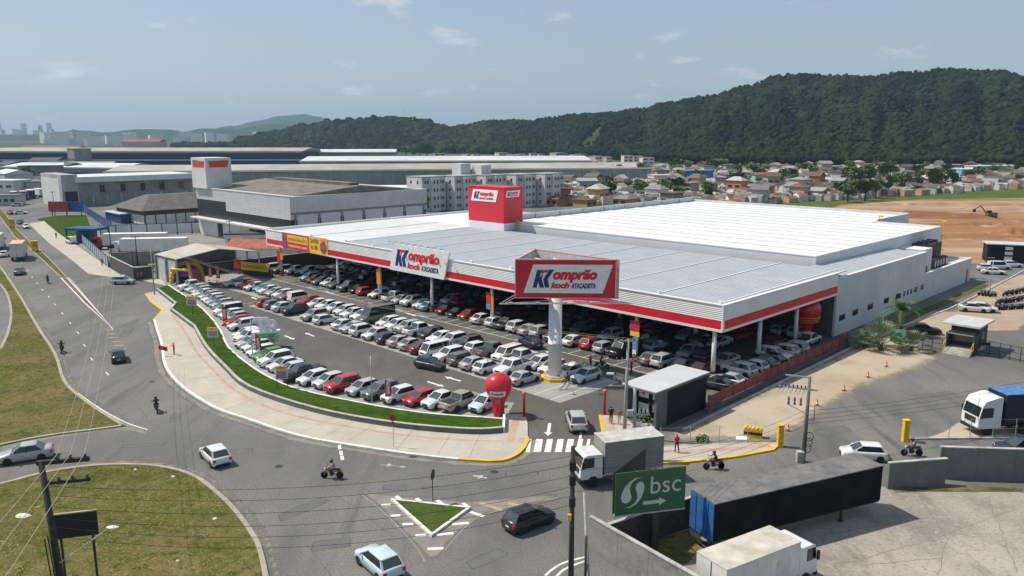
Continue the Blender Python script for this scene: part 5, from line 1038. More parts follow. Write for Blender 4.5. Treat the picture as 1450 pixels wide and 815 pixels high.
# litter and clutter on the verge
for i, px in enumerate([(33, 732), (192, 667), (245, 677), (252, 797), (305, 737), (55, 720)]):
    m_ = MB(); r_ = [.65, .18, .22, .2, .25, .16][i]; rn = random.Random(i); n = 7; vs = [(r_ * rn.uniform(.6, 1.1) * cos(2 * pi * k / n), r_ * .7 * rn.uniform(.6, 1.1) * sin(2 * pi * k / n), .01) for k in range(n)]; vs += [(x * .7, y * .7, .06 + rn.uniform(0, .06)) for x, y, z in vs]
    m_.add(vs, [(k, (k + 1) % n, n + (k + 1) % n, n + k) for k in range(n)] + [tuple(range(n, 2 * n))]); tag(m_.obj('litter', mat('litter_white', (.62, .63, .62), .7, var=.15), None, G(*px) + Vector((0, 0, .11))), 'crumpled white litter lying on the lower left verge, ' + ['the largest piece at left', 'nearest the slip road kerb', 'right of the one by the kerb', 'nearest the bottom edge', 'nearest the curved right kerb', 'just right of the largest'][i], 'litter', 'litter on the verge')
# guard kiosk
ks = thing('guard_kiosk', 'charcoal guard kiosk with a pale flat roof beside the lot entrance', 'kiosk', (15.66, 77.35, 0), pi / 4)
CHAR = ribbed('kiosk_charcoal', (.02, .022, .025), 'X', .6, .25, .85, 0, .2, spec=.2)
MB().b(-2.6, 4.55, -1.85, 1.85, 0, 3.7).obj('wall', CHAR, ks); MB().b(-4.4, -2.6, -1.85, -1.6, 0, 3.7).obj('wall', mat('kiosk_grey', (.12, .125, .13), .7, var=.2), ks); MB().b(-4.4, -2.6, 1.6, 1.85, 0, 3.7).obj('wall', mat('kiosk_grey'), ks)
MB().b(-4.75, 4.75, -2.05, 2.05, 3.85, 3.95).obj('roof', ribbed('kiosk_roof', (.52, .53, .54), 'Y', .5, .5, .5, 0, .06), ks); MB().b(-4.78, 4.78, -2.08, 2.08, 3.66, 3.849).obj('roof_fascia', mat('kiosk_fascia', (.1, .105, .11), .6), ks)
for k in (-1, 1):
    o = MB().b(-2.66, -2.6, k * .85 - .75, k * .85 + .75, .9, 3.4).obj('window', GLASS, ks); MB().b(-2.7, -2.665, k * .85 - .6, k * .85 + .6, 2.3, 3.2).obj('poster', WHITE, o); MB().b(-2.72, -2.7, k * .85 - .2, k * .85 + .2, 2.65, 2.85).obj('poster_print', REDL, o); MB().b(-2.7, -2.665, k * .85 - .6, k * .85 + .6, 1.0, 1.7).obj('poster', WHITE, o)
MB().b(-4.5, -2.6, -1.8, 1.8, .0, .35).obj('planter', CONC, ks)
# shrub foliage maker
LEAF = [mat('leaf_mid', (.07, .12, .025), .7, var=.35, scale=3), mat('leaf_dark', (.035, .07, .018), .7, var=.35, scale=3), mat('leaf_light', (.12, .17, .045), .7, var=.3, scale=3), mat('leaf_grey', (.13, .175, .09), .7, var=.25, scale=3), mat('bark', (.1, .075, .055), .9, var=.4, scale=5)]
def leafball(rad, n, size, seed, flat=1., mats=3):
    rn = random.Random(seed); m_ = MB()
    for _ in range(n):
        while True:
            p = Vector((rn.uniform(-1, 1), rn.uniform(-1, 1), rn.uniform(-1, 1)))
            if .35 < p.length < 1: break
        p *= 1 if rn.random() < .3 else .9 / max(.5, p.length) * rn.uniform(.75, 1.05); p = Vector((p.x * rad, p.y * rad, p.z * rad * flat)); a = Vector((rn.gauss(0, 1), rn.gauss(0, 1), rn.gauss(0, 1))).normalized(); b = a.orthogonal().normalized(); s = size * rn.uniform(.6, 1.4)
        m_.add([p - a * s, p + b * s * .6, p + a * s, p - b * s * .6], [(0, 1, 2, 3)], rn.choice([0, 0, 1, 2][:mats + 1]))
    return m_
for i, (x, y, r_) in enumerate([(-4.2, -1.1, .45), (-4.1, 0, .5), (-4.2, 1.1, .42), (-3.6, -.4, .4)]):
    o = leafball(r_, 60, .14, i).obj('hedge_plant', LEAF[:3], None, ks.location + Matrix.Rotation(pi / 4, 3, 'Z') @ Vector((x, y, .55))); tag(o, f"{ORD(i + 1)} small green bush from the street in the kiosk planter", 'bush', 'bushes in the kiosk planter')
o = leafball(.7, 120, .15, 21, .7).obj('bush', LEAF[:3], None, G(994, 626) + Vector((0, 0, .3))); tag(o, 'low green bush on the dirt by the wire fence', 'bush')
# red fence beside the canopy
fA, fB = G(1003, 584), G(1199, 490); fd = (fB - fA); fl = fd.length; fz = math.atan2(fd.y, fd.x); fn = thing('red_fence', 'red panel fence along the canopy side of the lot', 'fence', fA, fz)
FR = mat('fence_red', (.2, .045, .045), .8, var=.25, scale=1.0); nP = 14  # red darkened so its colour carries the shade along the fence
MB().b(-.5, fl, -.2, .2, 0, .55).obj('base_wall', mat('fence_base', (.09, .09, .095), .8, var=.2), fn)
mp_, mpp = MB().b(0, fl / nP - .2, -.02, .02, .62, 1.75).mesh('panel', FR), MB().b(-.07, .07, -.07, .07, .55, 1.9).mesh('post', mat('fence_post', (.16, .02, .025), .5, var=0))
for k in range(nP):
    ob('panel', mp_, fn, (k * fl / nP + .1, 0, 0)); ob('post', mpp, fn, (k * fl / nP, 0, 0))
ob('post', mpp, fn, (fl, 0, 0)); struct(MB().b(-6, fl + 2, -1.0, -.62, 0, .1).obj('kerb', CONC, None, fA, fz))
# wire fence on concrete stubs along the right pavement
def wire_fence(name, pts, h, label, m=STEEL):
    t = thing(name, label, 'fence', pts[0]); o0 = pts[0]
    for p in pts: MB().tube((0, 0, 0), (0, 0, h), .035, n=6).obj('post', m, t, p - o0)
    for z in (.3, h * .5, h * .95):
        w_ = MB()
        for p, q in zip(pts, pts[1:]): w_.tube(p - o0 + Vector((0, 0, z)), q - o0 + Vector((0, 0, z)), .008, n=3)
        w_.obj('wire', m, t)
    b_ = MB()
    for p, q in zip(pts, pts[1:]): d = q - p; n_ = Vector((-d.y, d.x, 0)).normalized() * .1; b_.add([p - o0 - n_, q - o0 - n_, q - o0 + n_, p - o0 + n_] + [v - o0 + Vector((0, 0, .15)) for v in (p - n_, q - n_, q + n_, p + n_)], [(4, 5, 6, 7), (0, 1, 5, 4), (1, 2, 6, 5), (2, 3, 7, 6), (3, 0, 4, 7)])
    b_.obj('base_strip', CONC, t); return t
wire_fence('wire_fence', [G(x, y) for x, y in [(935, 633), (977, 631.5), (1018, 630), (1058, 628.5)]], 1.9, 'thin wire fence between the pavement and the dirt yard')
wire_fence('wire_fence', [G(x, y) for x, y in [(1283, 622.5), (1311, 622), (1343, 621.7), (1373, 621.3), (1405, 621), (1437, 620.7), (1470, 620)]], 2.0, 'wire fence with thin posts before the white lorry cab')
# yellow gate pillars, cones, barrier
for px, lb in [((1104, 632), 'yellow gate pillar at the end of the yellow kerb'), ((1281, 624.5), 'yellow gate pillar beside the blue motorcycle')]:
    t = thing('gate_pillar', lb, 'pillar', G(*px)); MB().b(-.24, .24, -.24, .24, 0, 2.0).obj('pillar', YEL, t); MB().b(-.28, .28, -.28, .28, 2.0, 2.12).obj('cap', YEL, t)
_cn = None
for i, px in enumerate([(1157, 574), (1195, 553), (1229, 534), (1116, 610), (1255, 519)]):
    t = thing('traffic_cone', f"orange traffic cone on the dirt yard, {ORD([3, 2, 1, 4, 0][i] + 1)} nearest the gatehouse", 'cone', G(*px) + Vector((0, 0, .01)), 0, 'traffic cones on the dirt yard'); MB().lathe([(.16, .03), (.13, .2), (.10, .36), (.05, .62), (.03, .7)], 12).obj('cone', mat('cone_orange', (.6, .1, .04), .6, var=.15), t); MB().b(-.2, .2, -.2, .2, 0, .035).obj('base', BLACKP, t); MB().lathe([(.125, .24), (.105, .36)], 12).obj('band', WHITE, t).scale = (1.06, 1.06, 1)
t = thing('road_barrier', 'low black and yellow striped barrier on the dirt', 'barrier', G(1066, 618) + Vector((0, 0, .01)), R(-18))
for k in range(3): MB().b(-.85, .85, -.35, .35, .28 * k, .28 * k + .26).obj('bar', [YEL, BLACKP][k % 2], t)
for k in range(5): MB().b(-.8 + k * .36, -.62 + k * .36, -.34, .34, .83, .95).obj('foot', YEL, t)
tag(MB().add([(-.6, -.4, .02), (.5, -.5, .02), (.7, .3, .02), (-.4, .5, .02), (-.5, -.3, .07), (.4, -.4, .07), (.6, .2, .07), (-.3, .4, .07)], [(0, 1, 5, 4), (1, 2, 6, 5), (2, 3, 7, 6), (3, 0, 4, 7), (4, 5, 6, 7)]).obj('paper_sheet', WHITE, None, G(1050, 620)), 'white sheet lying on the dirt beside the striped barrier', 'sheet')
# gatehouse
gh = thing('gatehouse', 'small dark gatehouse with white overhanging roof and steps', 'gatehouse', (59.8, 102.0, 0), pi / 4)
GW = mat('gate_dark', (.05, .055, .055), .7, var=.25); MB().b(-.2, 3.4, -1.7, 1.7, .7, 3.7).obj('wall', GW, gh); MB().b(-2.2, -.2, -1.7, -1.5, .0, 2.6).obj('wall', GW, gh); MB().b(-2.2, -.2, 1.5, 1.7, .0, 2.6).obj('wall', GW, gh); MB().b(-2.2, 3.4, -1.7, 1.7, 0, .68).obj('base', CONC, gh)
MB().b(-.26, -.2, -1.4, 1.4, 1.3, 2.6).obj('window', mat('gate_glass', (.2, .19, .12), .15, var=.3, scale=2), gh); MB().b(-2.6, 3.8, -2.3, 2.3, 3.72, 3.95).obj('roof', mat('gate_roof', (.5, .5, .49), .7, var=.1), gh); MB().b(-2.2, -.2, -1.5, 1.5, 2.5, 2.62).obj('counter', CONC, gh)
for k in range(4): MB().b(-2.25 - (4 - k) * .32, -2.2, -1.6, 1.6, .16 * k, .16 * k + .155).obj('step', CONC, gh)
for s in (-1, 1): MB().tube((-3.4, s * 1.65, .1), (-3.4, s * 1.65, 1.1), .04).tube((-3.4, s * 1.65, 1.1), (-2.2, s * 1.65, 1.7), .04).tube((-2.2, s * 1.65, 1.7), (-2.2, s * 1.65, .6), .04).obj('handrail', YEL, gh)
MB().b(.6, 1.8, -1.76, -1.7, 1.6, 2.6).obj('window', GLASS, gh)
def gate(p, q, h, label, n=6):
    d = q - p; t = thing('steel_gate', label, 'gate', p, math.atan2(d.y, d.x)); ln = d.length
    for k in range(n + 1): MB().b(k * ln / n - .04, k * ln / n + .04, -.04, .04, 0, h).obj('post', DARKM, t)
    for z in (.25, h * .55, h - .06): MB().b(0, ln, -.025, .025, z, z + .06).obj('rail', DARKM, t)
    for k in range(n * 8): MB().tube((k * ln / n / 8, 0, .25), (k * ln / n / 8, 0, h - .06), .008, n=3, caps=False).obj('bar', DARKM, t)
gate(G(1386, 500), G(1475, 519), 1.9, 'sliding steel gate right of the gatehouse'); gate(G(1306, 492), G(1333, 497), 1.7, 'short steel gate between palms and gatehouse', 2)
tag(MB().b(-.5, .5, -.03, .03, 1.2, 1.6).obj('gate_sign', BLACKP, None, G(1394, 501) + Vector((0, -.12, 0)), math.atan2(-.3, 1)), 'small black notice on the sliding gate', 'sign')
kb = thing('site_cabin', 'black cabin with white windows at the far right edge', 'cabin', G(1437, 372) + Vector((0, 2, 0)), R(-20)); MB().b(-5, 6, -2.5, 2.5, 0, 4.0).obj('wall', CHAR, kb); MB().b(-5.3, 6.3, -2.8, 2.8, 4.0, 4.2).obj('roof', mat('cabin_roof', (.5, .54, .57), .6), kb)
for z in (.7, 1.8, 2.9): MB().b(-1.6, -.1, -2.56, -2.5, z, z + .7).obj('window', WHITE, kb)
# grey boundary walls
WR = layered('wall_grey', [(.16, .165, .165), ((.12, .125, .125), .5, .4, .7), ((.24, .24, .235), 1.2, .58, .8), ((.08, .08, .08), .25, .55, .75)], .9, .25, 8); WL = layered('wall_concrete', [(.27, .265, .24), ((.19, .185, .165), .7, .4, .7), ((.34, .33, .3), 2, .55, .8), ((.1, .1, .09), .4, .6, .78)], .92, .35, 7)
def wall(p, q, h, th, m, label, cap=True):
    p, q = Vector((p[0], p[1], 0)), Vector((q[0], q[1], 0)); d = q - p; t = thing('boundary_wall', label, 'wall', p, math.atan2(d.y, d.x)); n = max(1, round(d.length / 3.0))
    for k in range(n): MB().b(k * d.length / n + .01, (k + 1) * d.length / n - .01, -th / 2, th / 2, 0, h).obj('wall_panel', m, t)
    if cap: MB().b(-.03, d.length + .03, -th / 2 - .04, th / 2 + .04, h, h + .08).obj('coping', CONC, t)
    return t
wall((30.2, 60.0), (35.3, 60.9), 2.2, .22, WR, 'lower stretch of grey stained wall behind the black trailer'); wall((35.35, 62.0), (62, 59.9), 2.75, .25, WR, 'long grey wall at the right edge before the lorry')
wall((5.35, 50.3), (13.5, 39.2), 2.5, .2, WL, 'weathered concrete wall at the bottom under the billboard'); wall((6.4, 49.5), (13.2, 53.8), 2.3, .2, mat('wall_dark', (.05, .052, .05), .85, var=.3), 'dark wall running from the billboard to the trailer'); 
# billboard
bp = G(925, 779); bb = thing('billboard', 'green direction billboard with white lettering and arrow on a dark post', 'billboard', (bp.x, bp.y, 0), R(14))
MB().b(-.22, .22, -.2, .2, 0, 4.0).obj('post', DARKM, bb)
bf = MB().b(-3.0, 2.05, -.08, 0, 3.05, 6.05).obj('board', mat('board_green', (.02, .10, .042), .5, var=.06, scale=.4), bb, (0, -.22, 0)); MB().b(-3.05, 2.1, -.3, -.05, 2.95, 3.04).obj('board_frame', STEEL, bb)
bk_ = MB().b(0, 5.0, .02, .1, 3.05, 6.0).obj('board', mat('board_black', (.012, .012, .013), .6, var=.2), bb, (-2.98, .0, 0), R(42))
for z in (3.6, 5.3): MB().tube((-.5, .1, z), (-.9, 1.7, z), .04, n=5).obj('brace', STEEL, bb)
PALE = mat('board_pale', (.5, .55, .5), .5, var=.04)
put_text('bsc', 2.2, 1.25, PALE, bf, (-.5, -.1, 4.35), .0)
MB().add([(x, -.1, z) for x, z in [(-1.0, 3.62), (.15, 3.62), (.15, 3.45), (.65, 3.75), (.15, 4.05), (.15, 3.88), (-1.0, 3.88)]], [(0, 1, 2, 3, 4, 5, 6)]).obj('arrow_mark', PALE, bf)
def drop(cx, cz, fl):
    pts = []
    for k in range(15): a = pi * .35 + k / 14 * pi * 1.35; pts.append((cx + fl * .42 * cos(a), cz + fl * .62 * sin(a)))
    pts += [(cx + fl * .2, cz - fl * .95), (cx + fl * .75, cz - fl * 1.15), (cx + fl * .35, cz - fl * .75)][:2]
    return pts
def crescent(pts, name): n = len(pts); ar = sum(pts[i][0] * pts[(i + 1) % n][1] - pts[(i + 1) % n][0] * pts[i][1] for i in range(n)); pts = pts if ar > 0 else pts[::-1]; MB().add([(x, -.1, z) for x, z in pts], [tuple(range(n))]).obj(name, PALE, bf)
cv = []
for k in range(17): a = k / 16; cv.append((-2.2 + .55 * sin(a * pi * .9 + .2) * (1 - .1 * a) - .15 * a, 5.55 - 2.0 * a))
crescent([(-1.15, 5.62), (-1.5, 5.55), (-1.85, 5.3), (-2.0, 4.95), (-1.95, 4.6), (-1.85, 4.3), (-1.95, 4.0), (-2.2, 3.86), (-2.5, 3.95), (-2.62, 4.25), (-2.55, 4.65), (-2.35, 5.05), (-2.0, 5.4), (-1.6, 5.62)], 'leaf_mark')
crescent([(-2.35, 3.55), (-1.95, 3.62), (-1.6, 3.85), (-1.42, 4.2), (-1.5, 4.6), (-1.6, 4.9), (-1.5, 5.2), (-1.3, 5.35), (-1.08, 5.28), (-.95, 5.0), (-.98, 4.6), (-1.15, 4.15), (-1.5, 3.75), (-1.95, 3.52)], 'leaf_mark')
# ------------------------------------------------------------------ poles and cables
WOODP = mat('pole_dark', (.045, .04, .037), .9, var=.4, scale=4); CONP = mat('pole_concrete', (.33, .325, .31), .9, var=.2, scale=2)
def cross(m_, z, w_, d=(1, 0), s=.09, off=0): m_.add([(d[0] * (off - w_ / 2) + d[1] * -s, d[1] * (off - w_ / 2) + d[0] * s, z - s), (d[0] * (off + w_ / 2) - d[1] * s, d[1] * (off + w_ / 2) + d[0] * s, z - s), (d[0] * (off + w_ / 2) + d[1] * s, d[1] * (off + w_ / 2) - d[0] * s, z - s), (d[0] * (off - w_ / 2) + d[1] * s, d[1] * (off - w_ / 2) - d[0] * s, z - s)] + [(d[0] * (off - w_ / 2) + d[1] * -s, d[1] * (off - w_ / 2) + d[0] * s, z + s), (d[0] * (off + w_ / 2) - d[1] * s, d[1] * (off + w_ / 2) + d[0] * s, z + s), (d[0] * (off + w_ / 2) + d[1] * s, d[1] * (off + w_ / 2) - d[0] * s, z + s), (d[0] * (off - w_ / 2) + d[1] * s, d[1] * (off - w_ / 2) - d[0] * s, z + s)], [(0, 1, 2, 3), (7, 6, 5, 4), (0, 4, 5, 1), (1, 5, 6, 2), (2, 6, 7, 3), (3, 7, 4, 0)]); return m_
INS = mat('insulator', (.1, .085, .08), .3, var=0)
def ins(parent, x, y, z): MB().lathe([(.05, 0), (.09, .04), (.05, .09), (.09, .13), (.04, .22)], 10).obj('insulator', INS, parent, (x, y, z), smooth=True)
def pole(base, h, r, m, label, top=None, name='utility_pole'):
    t = thing(name, label, 'pole', base); tp = top or (0, 0, h); MB().tube((0, 0, 0), tp, r, r * .62, 12).obj('shaft', m, t, smooth=True); return t
# left pole with crossarms, hoarding and lamp
q1 = GD(58, 655, 39.0); pl_ = pole(Vector((q1.x + .5, 39.0, .1)), q1.z, .24, WOODP, 'dark utility pole with crossarms at the lower left', (-.5, 0, q1.z)); zt = q1.z
hx = Vector((.97, .24)); MB(); cross(MB(), zt - .1, 2.5, hx, .11, 1.05).obj('crossarm', WOODP, pl_, (-.5, 0, 0)); cross(MB(), zt - 1.25, 2.3, hx, .08, 1.1).obj('crossarm', WOODP, pl_, (-.5, 0, 0))
for k in (.75, 1.4, 2.1): ins(pl_, -.5 + hx.x * k, hx.y * k, zt); ins(pl_, -.5 + hx.x * k, hx.y * k, zt - 1.15)
cb = MB()
for k in range(5): a = k * 1.3; cb.tube((.28 * cos(a) - .1, .28 * sin(a), 0), (.3 * cos(a) - .45, .3 * sin(a), zt * .62), .035, n=5)
cb.obj('cable_bundle', BLACKP, pl_); lm = MB().tube((-.1, -.1, 5.5), (2.4, .6, 7.2), .035, n=6).obj('lamp_arm', STEEL, pl_); MB().lathe([(.02, 0), (.15, .02), (.17, .1), (.05, .2)], 10).obj('lamp_head', mat('lamp_white', (.7, .7, .68), .4, var=0), lm, (2.55, .62, 7.15)).scale = (2.0, 1, .7)
q2 = GD(70, 765, 42.5); hb = thing('hoarding', 'black roadside hoarding behind the lower left pole', 'hoarding', (q2.x, 43.0, .1), R(16)); MB().b(0, 2.35, -.05, .05, q2.z - .3, q2.z + 1.2).obj('board', mat('board_black'), hb); MB().b(-.03, 2.38, -.08, .08, q2.z + 1.2, q2.z + 1.27).obj('top_rail', mat('hoard_rail', (.35, .3, .22), .8), hb)
for x in (.3, 2.0): MB().b(x - .06, x + .06, .06, .16, 0, q2.z + 1.1).obj('post', WOODP, hb)
# pole at the bottom centre, its leaning stay and companions
p8 = GD(810, 632, 42); pc = pole(Vector((p8.x + .05, 42, 0)), p8.z, .19, WOODP, 'dark utility pole at the bottom centre before the junction')
for z in (.9, .82, .7): MB().c(.0, -.1, p8.z * z, .35, .3, .5).obj('cable_box', BLACKP, pc)
MB().c(-.15, -.2, p8.z * .62, .2, .2, .35).obj('yellow_box', YEL, pc)
l8 = GD(827, 697, 45); pole(Vector((4.6, 42.0, 0)), l8.z, .12, CONP, 'thin leaning grey pole right of the dark centre pole', (l8.x - 4.6, 3.0, l8.z)); l9 = GD(830, 755, 43.5); pole(Vector((4.35, 43.2, 0)), l9.z, .1, WOODP, 'short dark post beside the leaning grey pole', name='post')
# entrance poles with lamp and switchgear
pa = G(884, 619); ta = GD(890, 480, pa.y); p_a = pole(pa, ta.z, .19, CONP, 'grey concrete pole with crossarm in front of the kiosk', (ta.x - pa.x, 0, ta.z)); dx = (ta.x - pa.x)
cross(MB(), ta.z - .15, 2.2, (1, 0), .07, -.2).obj('crossarm', CONP, p_a, (dx, 0, 0)); cross(MB(), ta.z - 2.0, 2.0, (.95, .3), .07, 0).obj('crossarm', STEEL, p_a, (dx * .8, 0, 0))
for k in (-1, -.5, .5, .9): ins(p_a, dx + k, 0, ta.z - .1); ins(p_a, dx * .8 + k, 0, ta.z - 1.95)
pb = G(897.5, 650); tb = GD(899, 550, pb.y); p_b = pole(pb + Vector((0, 0, .1)), tb.z, .22, CONP, 'shorter concrete pole with street lamp arm beside the grey truck', (tb.x - pb.x, 0, tb.z))
la = MB().tube((tb.x - pb.x, 0, tb.z - .2), (-2.0, .3, tb.z + 1.1), .05, n=6).obj('lamp_arm', STEEL, p_b); MB().c(-2.2, .3, tb.z + 1.15, .6, .25, .14).obj('lamp_head', mat('lamp_white'), la)
for k in range(3): MB().lathe([(.1, 0), (.13, .1), (.08, .35), (.03, .5)], 10).obj('switch', STEEL, p_b, (.4 + k * .35, .1, tb.z - 2.4))
MB().c(-.45, 0, tb.z - 2.3, .5, .4, .5).c(.5, .1, tb.z - 2.5, 1.6, .12, .12).obj('switch_box', STEEL, p_b)
# right pole with drop-out gear
pr_ = G(1137, 653); trt = GD(1147, 533, pr_.y); p_r = pole(pr_, trt.z, .2, mat('pole_brown', (.16, .14, .125), .9, var=.3, scale=3), 'brown pole hung with switchgear beside the dirt yard', (trt.x - pr_.x, 0, trt.z)); dr = trt.x - pr_.x
hd = Vector((-.9, .44)); cross(MB(), trt.z - .1, 2.0, hd, .06, 1.0).obj('crossarm', CONP, p_r, (dr, 0, 0)); gf = cross(MB(), trt.z - 1.15, 3.2, hd, .06, .9).obj('crossarm', STEEL, p_r, (dr, 0, 0))
for k in range(7): x = .3 + k * .33; ins(p_r, dr + hd.x * x, hd.y * x, trt.z - 1.08); MB().tube((dr + hd.x * x, hd.y * x, trt.z - 1.2), (dr + hd.x * (x + .25), hd.y * (x + .25), trt.z - 1.75), .03, n=5).obj('fuse_arm', STEEL, p_r)
MB().tube((dr * .8, 0, trt.z - 3.4), (dr * .8 - 1.5, .8, trt.z - 2.7), .05, n=5).obj('bracket', STEEL, p_r)
for k in range(3): MB().lathe([(.09, 0), (.12, .1), (.06, .3), (.1, .4), (.05, .7)], 10).obj('arrester', INS, p_r, (dr * .8 - 1.4 + k * .45, .75 - k * .22, trt.z - 2.7))
MB().tube((dr * .6, 0, trt.z - 2.6), (dr * .6 + .6, -.1, trt.z - 2.6), .025, n=4).tube((dr * .6 + .6, -.1, trt.z - 2.6), (dr * .6 + .6, -.1, trt.z - 3.9), .03, n=5).tube((dr * .6 + .6, -.1, trt.z - 3.9), (dr * .5, 0, trt.z - 3.9), .025, n=4).obj('ladder_bracket', DARKM, p_r)
for k in range(3):
    cl = MB(); n = 14; a0 = .28 + .05 * k
    for i in range(n): cl.tube((.25 + a0 * cos(2 * pi * i / n), -.22 - .05 * k, 1.3 + k * .55 + .4 * sin(2 * pi * i / n)), (.25 + a0 * cos(2 * pi * (i + 1) / n), -.22 - .05 * k, 1.3 + k * .55 + .4 * sin(2 * pi * (i + 1) / n)), .035, n=4, caps=False)
    cl.obj('cable_coil', BLACKP, p_r)
MB().c(-.35, -.15, .5, .6, .5, 1.0).obj('meter_box', CONC, p_r)
# thin masts in the kerbside row and lamp posts
for px, h, lb in [((527, 574), 5.4, 'thin grey mast in front of the grey car in the kerbside row'), ((358, 508), 5.2, 'thin grey mast beside the green car'), ((1401, 420), 7.0, 'white lamp post near the motorcycle park')]:
    pole(G(*px), h, .06, STEEL, lb, name='mast')
t = bpy.data.objects.get('mast.002'); MB().b(-1.0, .1, -.06, .06, 6.9, 7.0).obj('lamp_arm', STEEL, t)
for px, top, lb in [((219, 418), 352, 'grey concrete pole at the top corner of the wide pavement'), ((158, 362), 318, 'dark pole beside the blue fence on the avenue'), ((195, 376), 333, 'dark pole beside the white lorry'), ((190, 394), 354, 'grey pole by the dark corner wall'), ((281, 385), 354, 'thin light pole before the open shed'), ((327, 352), 311, 'dark pole before the white showroom wall'), ((78, 305), 270, 'dark pole by the grass plot up the avenue'), ((232, 386), 352, 'pole beside the shed entrance')]:
    b_ = G(*px); tz = GD(px[0], top, b_.y).z; o = pole(b_, tz, .13, WOODP if 'dark' in lb else CONP, lb)
    if 'dark' in lb: cross(MB(), tz - .4, 1.8, (.8, .6), .06).obj('crossarm', WOODP, o)
# cables: every span its own object
CAB = mat('cable_black', (.015, .015, .015), .7, var=0); CABL = mat('cable_alu', (.32, .3, .24), .5, var=0)
def cable(p, q, sag, r, m, label, n=18):
    mb = MB(); pts = []
    for i in range(n + 1): t_ = i / n; v = Vector(p).lerp(Vector(q), t_); pts.append((v.x, v.y, v.z - 4 * sag * t_ * (1 - t_)))
    for a, b in zip(pts, pts[1:]): mb.tube(a, b, r, n=4, caps=False)
    tag(mb.obj('cable', m), label, 'cable', 'overhead cables')
L0 = pl_.location
for i, k in enumerate((.75, 1.4, 2.1)):
    a = L0 + Vector((-.5 + hx.x * k, hx.y * k, zt + .22)); cable(a, (a.x + 2.2 + .9 * i, 18, zt - 2.0), .2, .016, CABL, f"pale power line running from the lower left pole towards the viewer, {ORD(i + 1)} from the pole")
    cable(a, (a.x - 26, 96, 12), 1.2, .014, CABL, f"pale power line crossing the left verge, {ORD(i + 1)} from the left")
for i, z in enumerate((.93, .88, .82, .76, .71, .66)):
    a = L0 + Vector((.0, 0, zt * z * .94)); b_ = pc.location + Vector((0, 0, p8.z * (z + .02))); cable(a, b_, .9 + .12 * i, .012, CAB, f"black cable between the lower left pole and the centre pole, {ORD(i + 1)} from top")
for i, z in enumerate((.93, .87, .81, .75)):
    cable(pc.location + Vector((0, 0, p8.z * z)), pr_ + Vector((dr * .4, 0, trt.z * (.62 - .06 * i))), 1.0, .011, CAB, f"black cable between the centre pole and the right pole, {ORD(i + 1)} from top")
for i, z in enumerate((.6, .55, .5, .45)):
    cable(pr_ + Vector((dr * .4, 0, trt.z * z)), (75 + i, 84, 6.0 - .4 * i), 1.0, .014, CAB, f"black cable from the right pole across the gate yard, {ORD(i + 1)} from top")
for i in range(3):
    cable(pa + Vector((dx + (-1, -.5, .9)[i], 0, ta.z)), G(219, 418) + Vector((i * .4, 0, 9)), 2.2, .012, CABL, f"thin power line from the kiosk pole to the pavement corner pole, {ORD(i + 1)} of three")
# ------------------------------------------------------------------ palms and plants at the side wing
def palm(px, label, h, n, ln, m, droop, w_=.12, name='palm_tree', seed=0, fan=False):
    rn = random.Random(seed); t = thing(name, label, 'palm', G(*px)); t.scale = (1.35,) * 3; MB().tube((0, 0, 0), (.1, 0, h), .22, .16, 10).obj('trunk', LEAF[4], t)
    for k in range(n):
        az = 2 * pi * k / n * 2.4 + rn.uniform(-.2, .2); el = rn.uniform(-.1, 1.25) if not fan else rn.uniform(.05, 1.4); L_ = ln * rn.uniform(.8, 1.1); mb = MB(); pts = []; S = 6
        for i in range(S + 1): s = i / S; r_ = L_ * s * cos(el) ; pts.append(Vector((cos(az) * (r_ + .1), sin(az) * (r_ + .1), h + L_ * s * sin(el) - droop * L_ * s * s)))
        sd = Vector((-sin(az), cos(az), 0))
        if fan:
            c_ = pts[3]; d_ = (pts[4] - pts[3]).normalized(); mb.tube(pts[0], c_, .025, n=4)
            for j in range(11):
                a = -1.25 + 2.5 * j / 10; dv = (d_ * cos(a) + sd * sin(a)) * L_ * .5; up = d_.cross(sd) * .05; mb.add([c_, c_ + dv * .6 + sd * .07 + up, c_ + dv - Vector((0, 0, .1)), c_ + dv * .6 - sd * .07 + up], [(0, 1, 2, 3)])
        else:
            for i in range(S):
                for s_ in (-1, 1):
                    for j in range(3):
                        p = pts[i].lerp(pts[i + 1], j / 3); ll_ = .55 * (1 - .55 * i / S); d_ = (pts[i + 1] - pts[i]).normalized(); tip = p + sd * s_ * ll_ + d_ * .25 - Vector((0, 0, ll_ * .45)); mb.add([p, p + d_ * .09, tip], [(0, 1, 2)])
        mb.obj('frond', m, t)
palm((1273, 474), 'green palm tree beside the store side wall', 2.8, 22, 2.6, LEAF[0], .55, seed=1)
palm((1246, 495), 'larger silvery fan palm left in the planting by the red fence', .5, 26, 2.9, LEAF[3], .25, seed=2, fan=True); palm((1289, 496), 'smaller silvery fan palm nearest the gatehouse', .4, 22, 2.1, LEAF[3], .25, seed=3, fan=True); palm((1224, 492), 'low grey-green fan palm at the end of the red fence', .4, 18, 1.9, LEAF[3], .3, seed=4, fan=True)
t = thing('waste_container', 'green waste container half hidden behind the fan palms', 'container', G(1274, 483), R(-30)); MB().prism([(-1.2, -.7), (1.2, -.7), (1.2, .7), (-1.2, .7)], .1, 1.3).obj('bin', mat('bin_green', (.03, .16, .11), .6, var=.2), t); MB().add([(-1.25, -.75, 1.31), (1.25, -.75, 1.31), (1.25, .75, 1.5), (-1.25, .75, 1.5)], [(0, 1, 2, 3)]).obj('lid', mat('bin_green'), t)
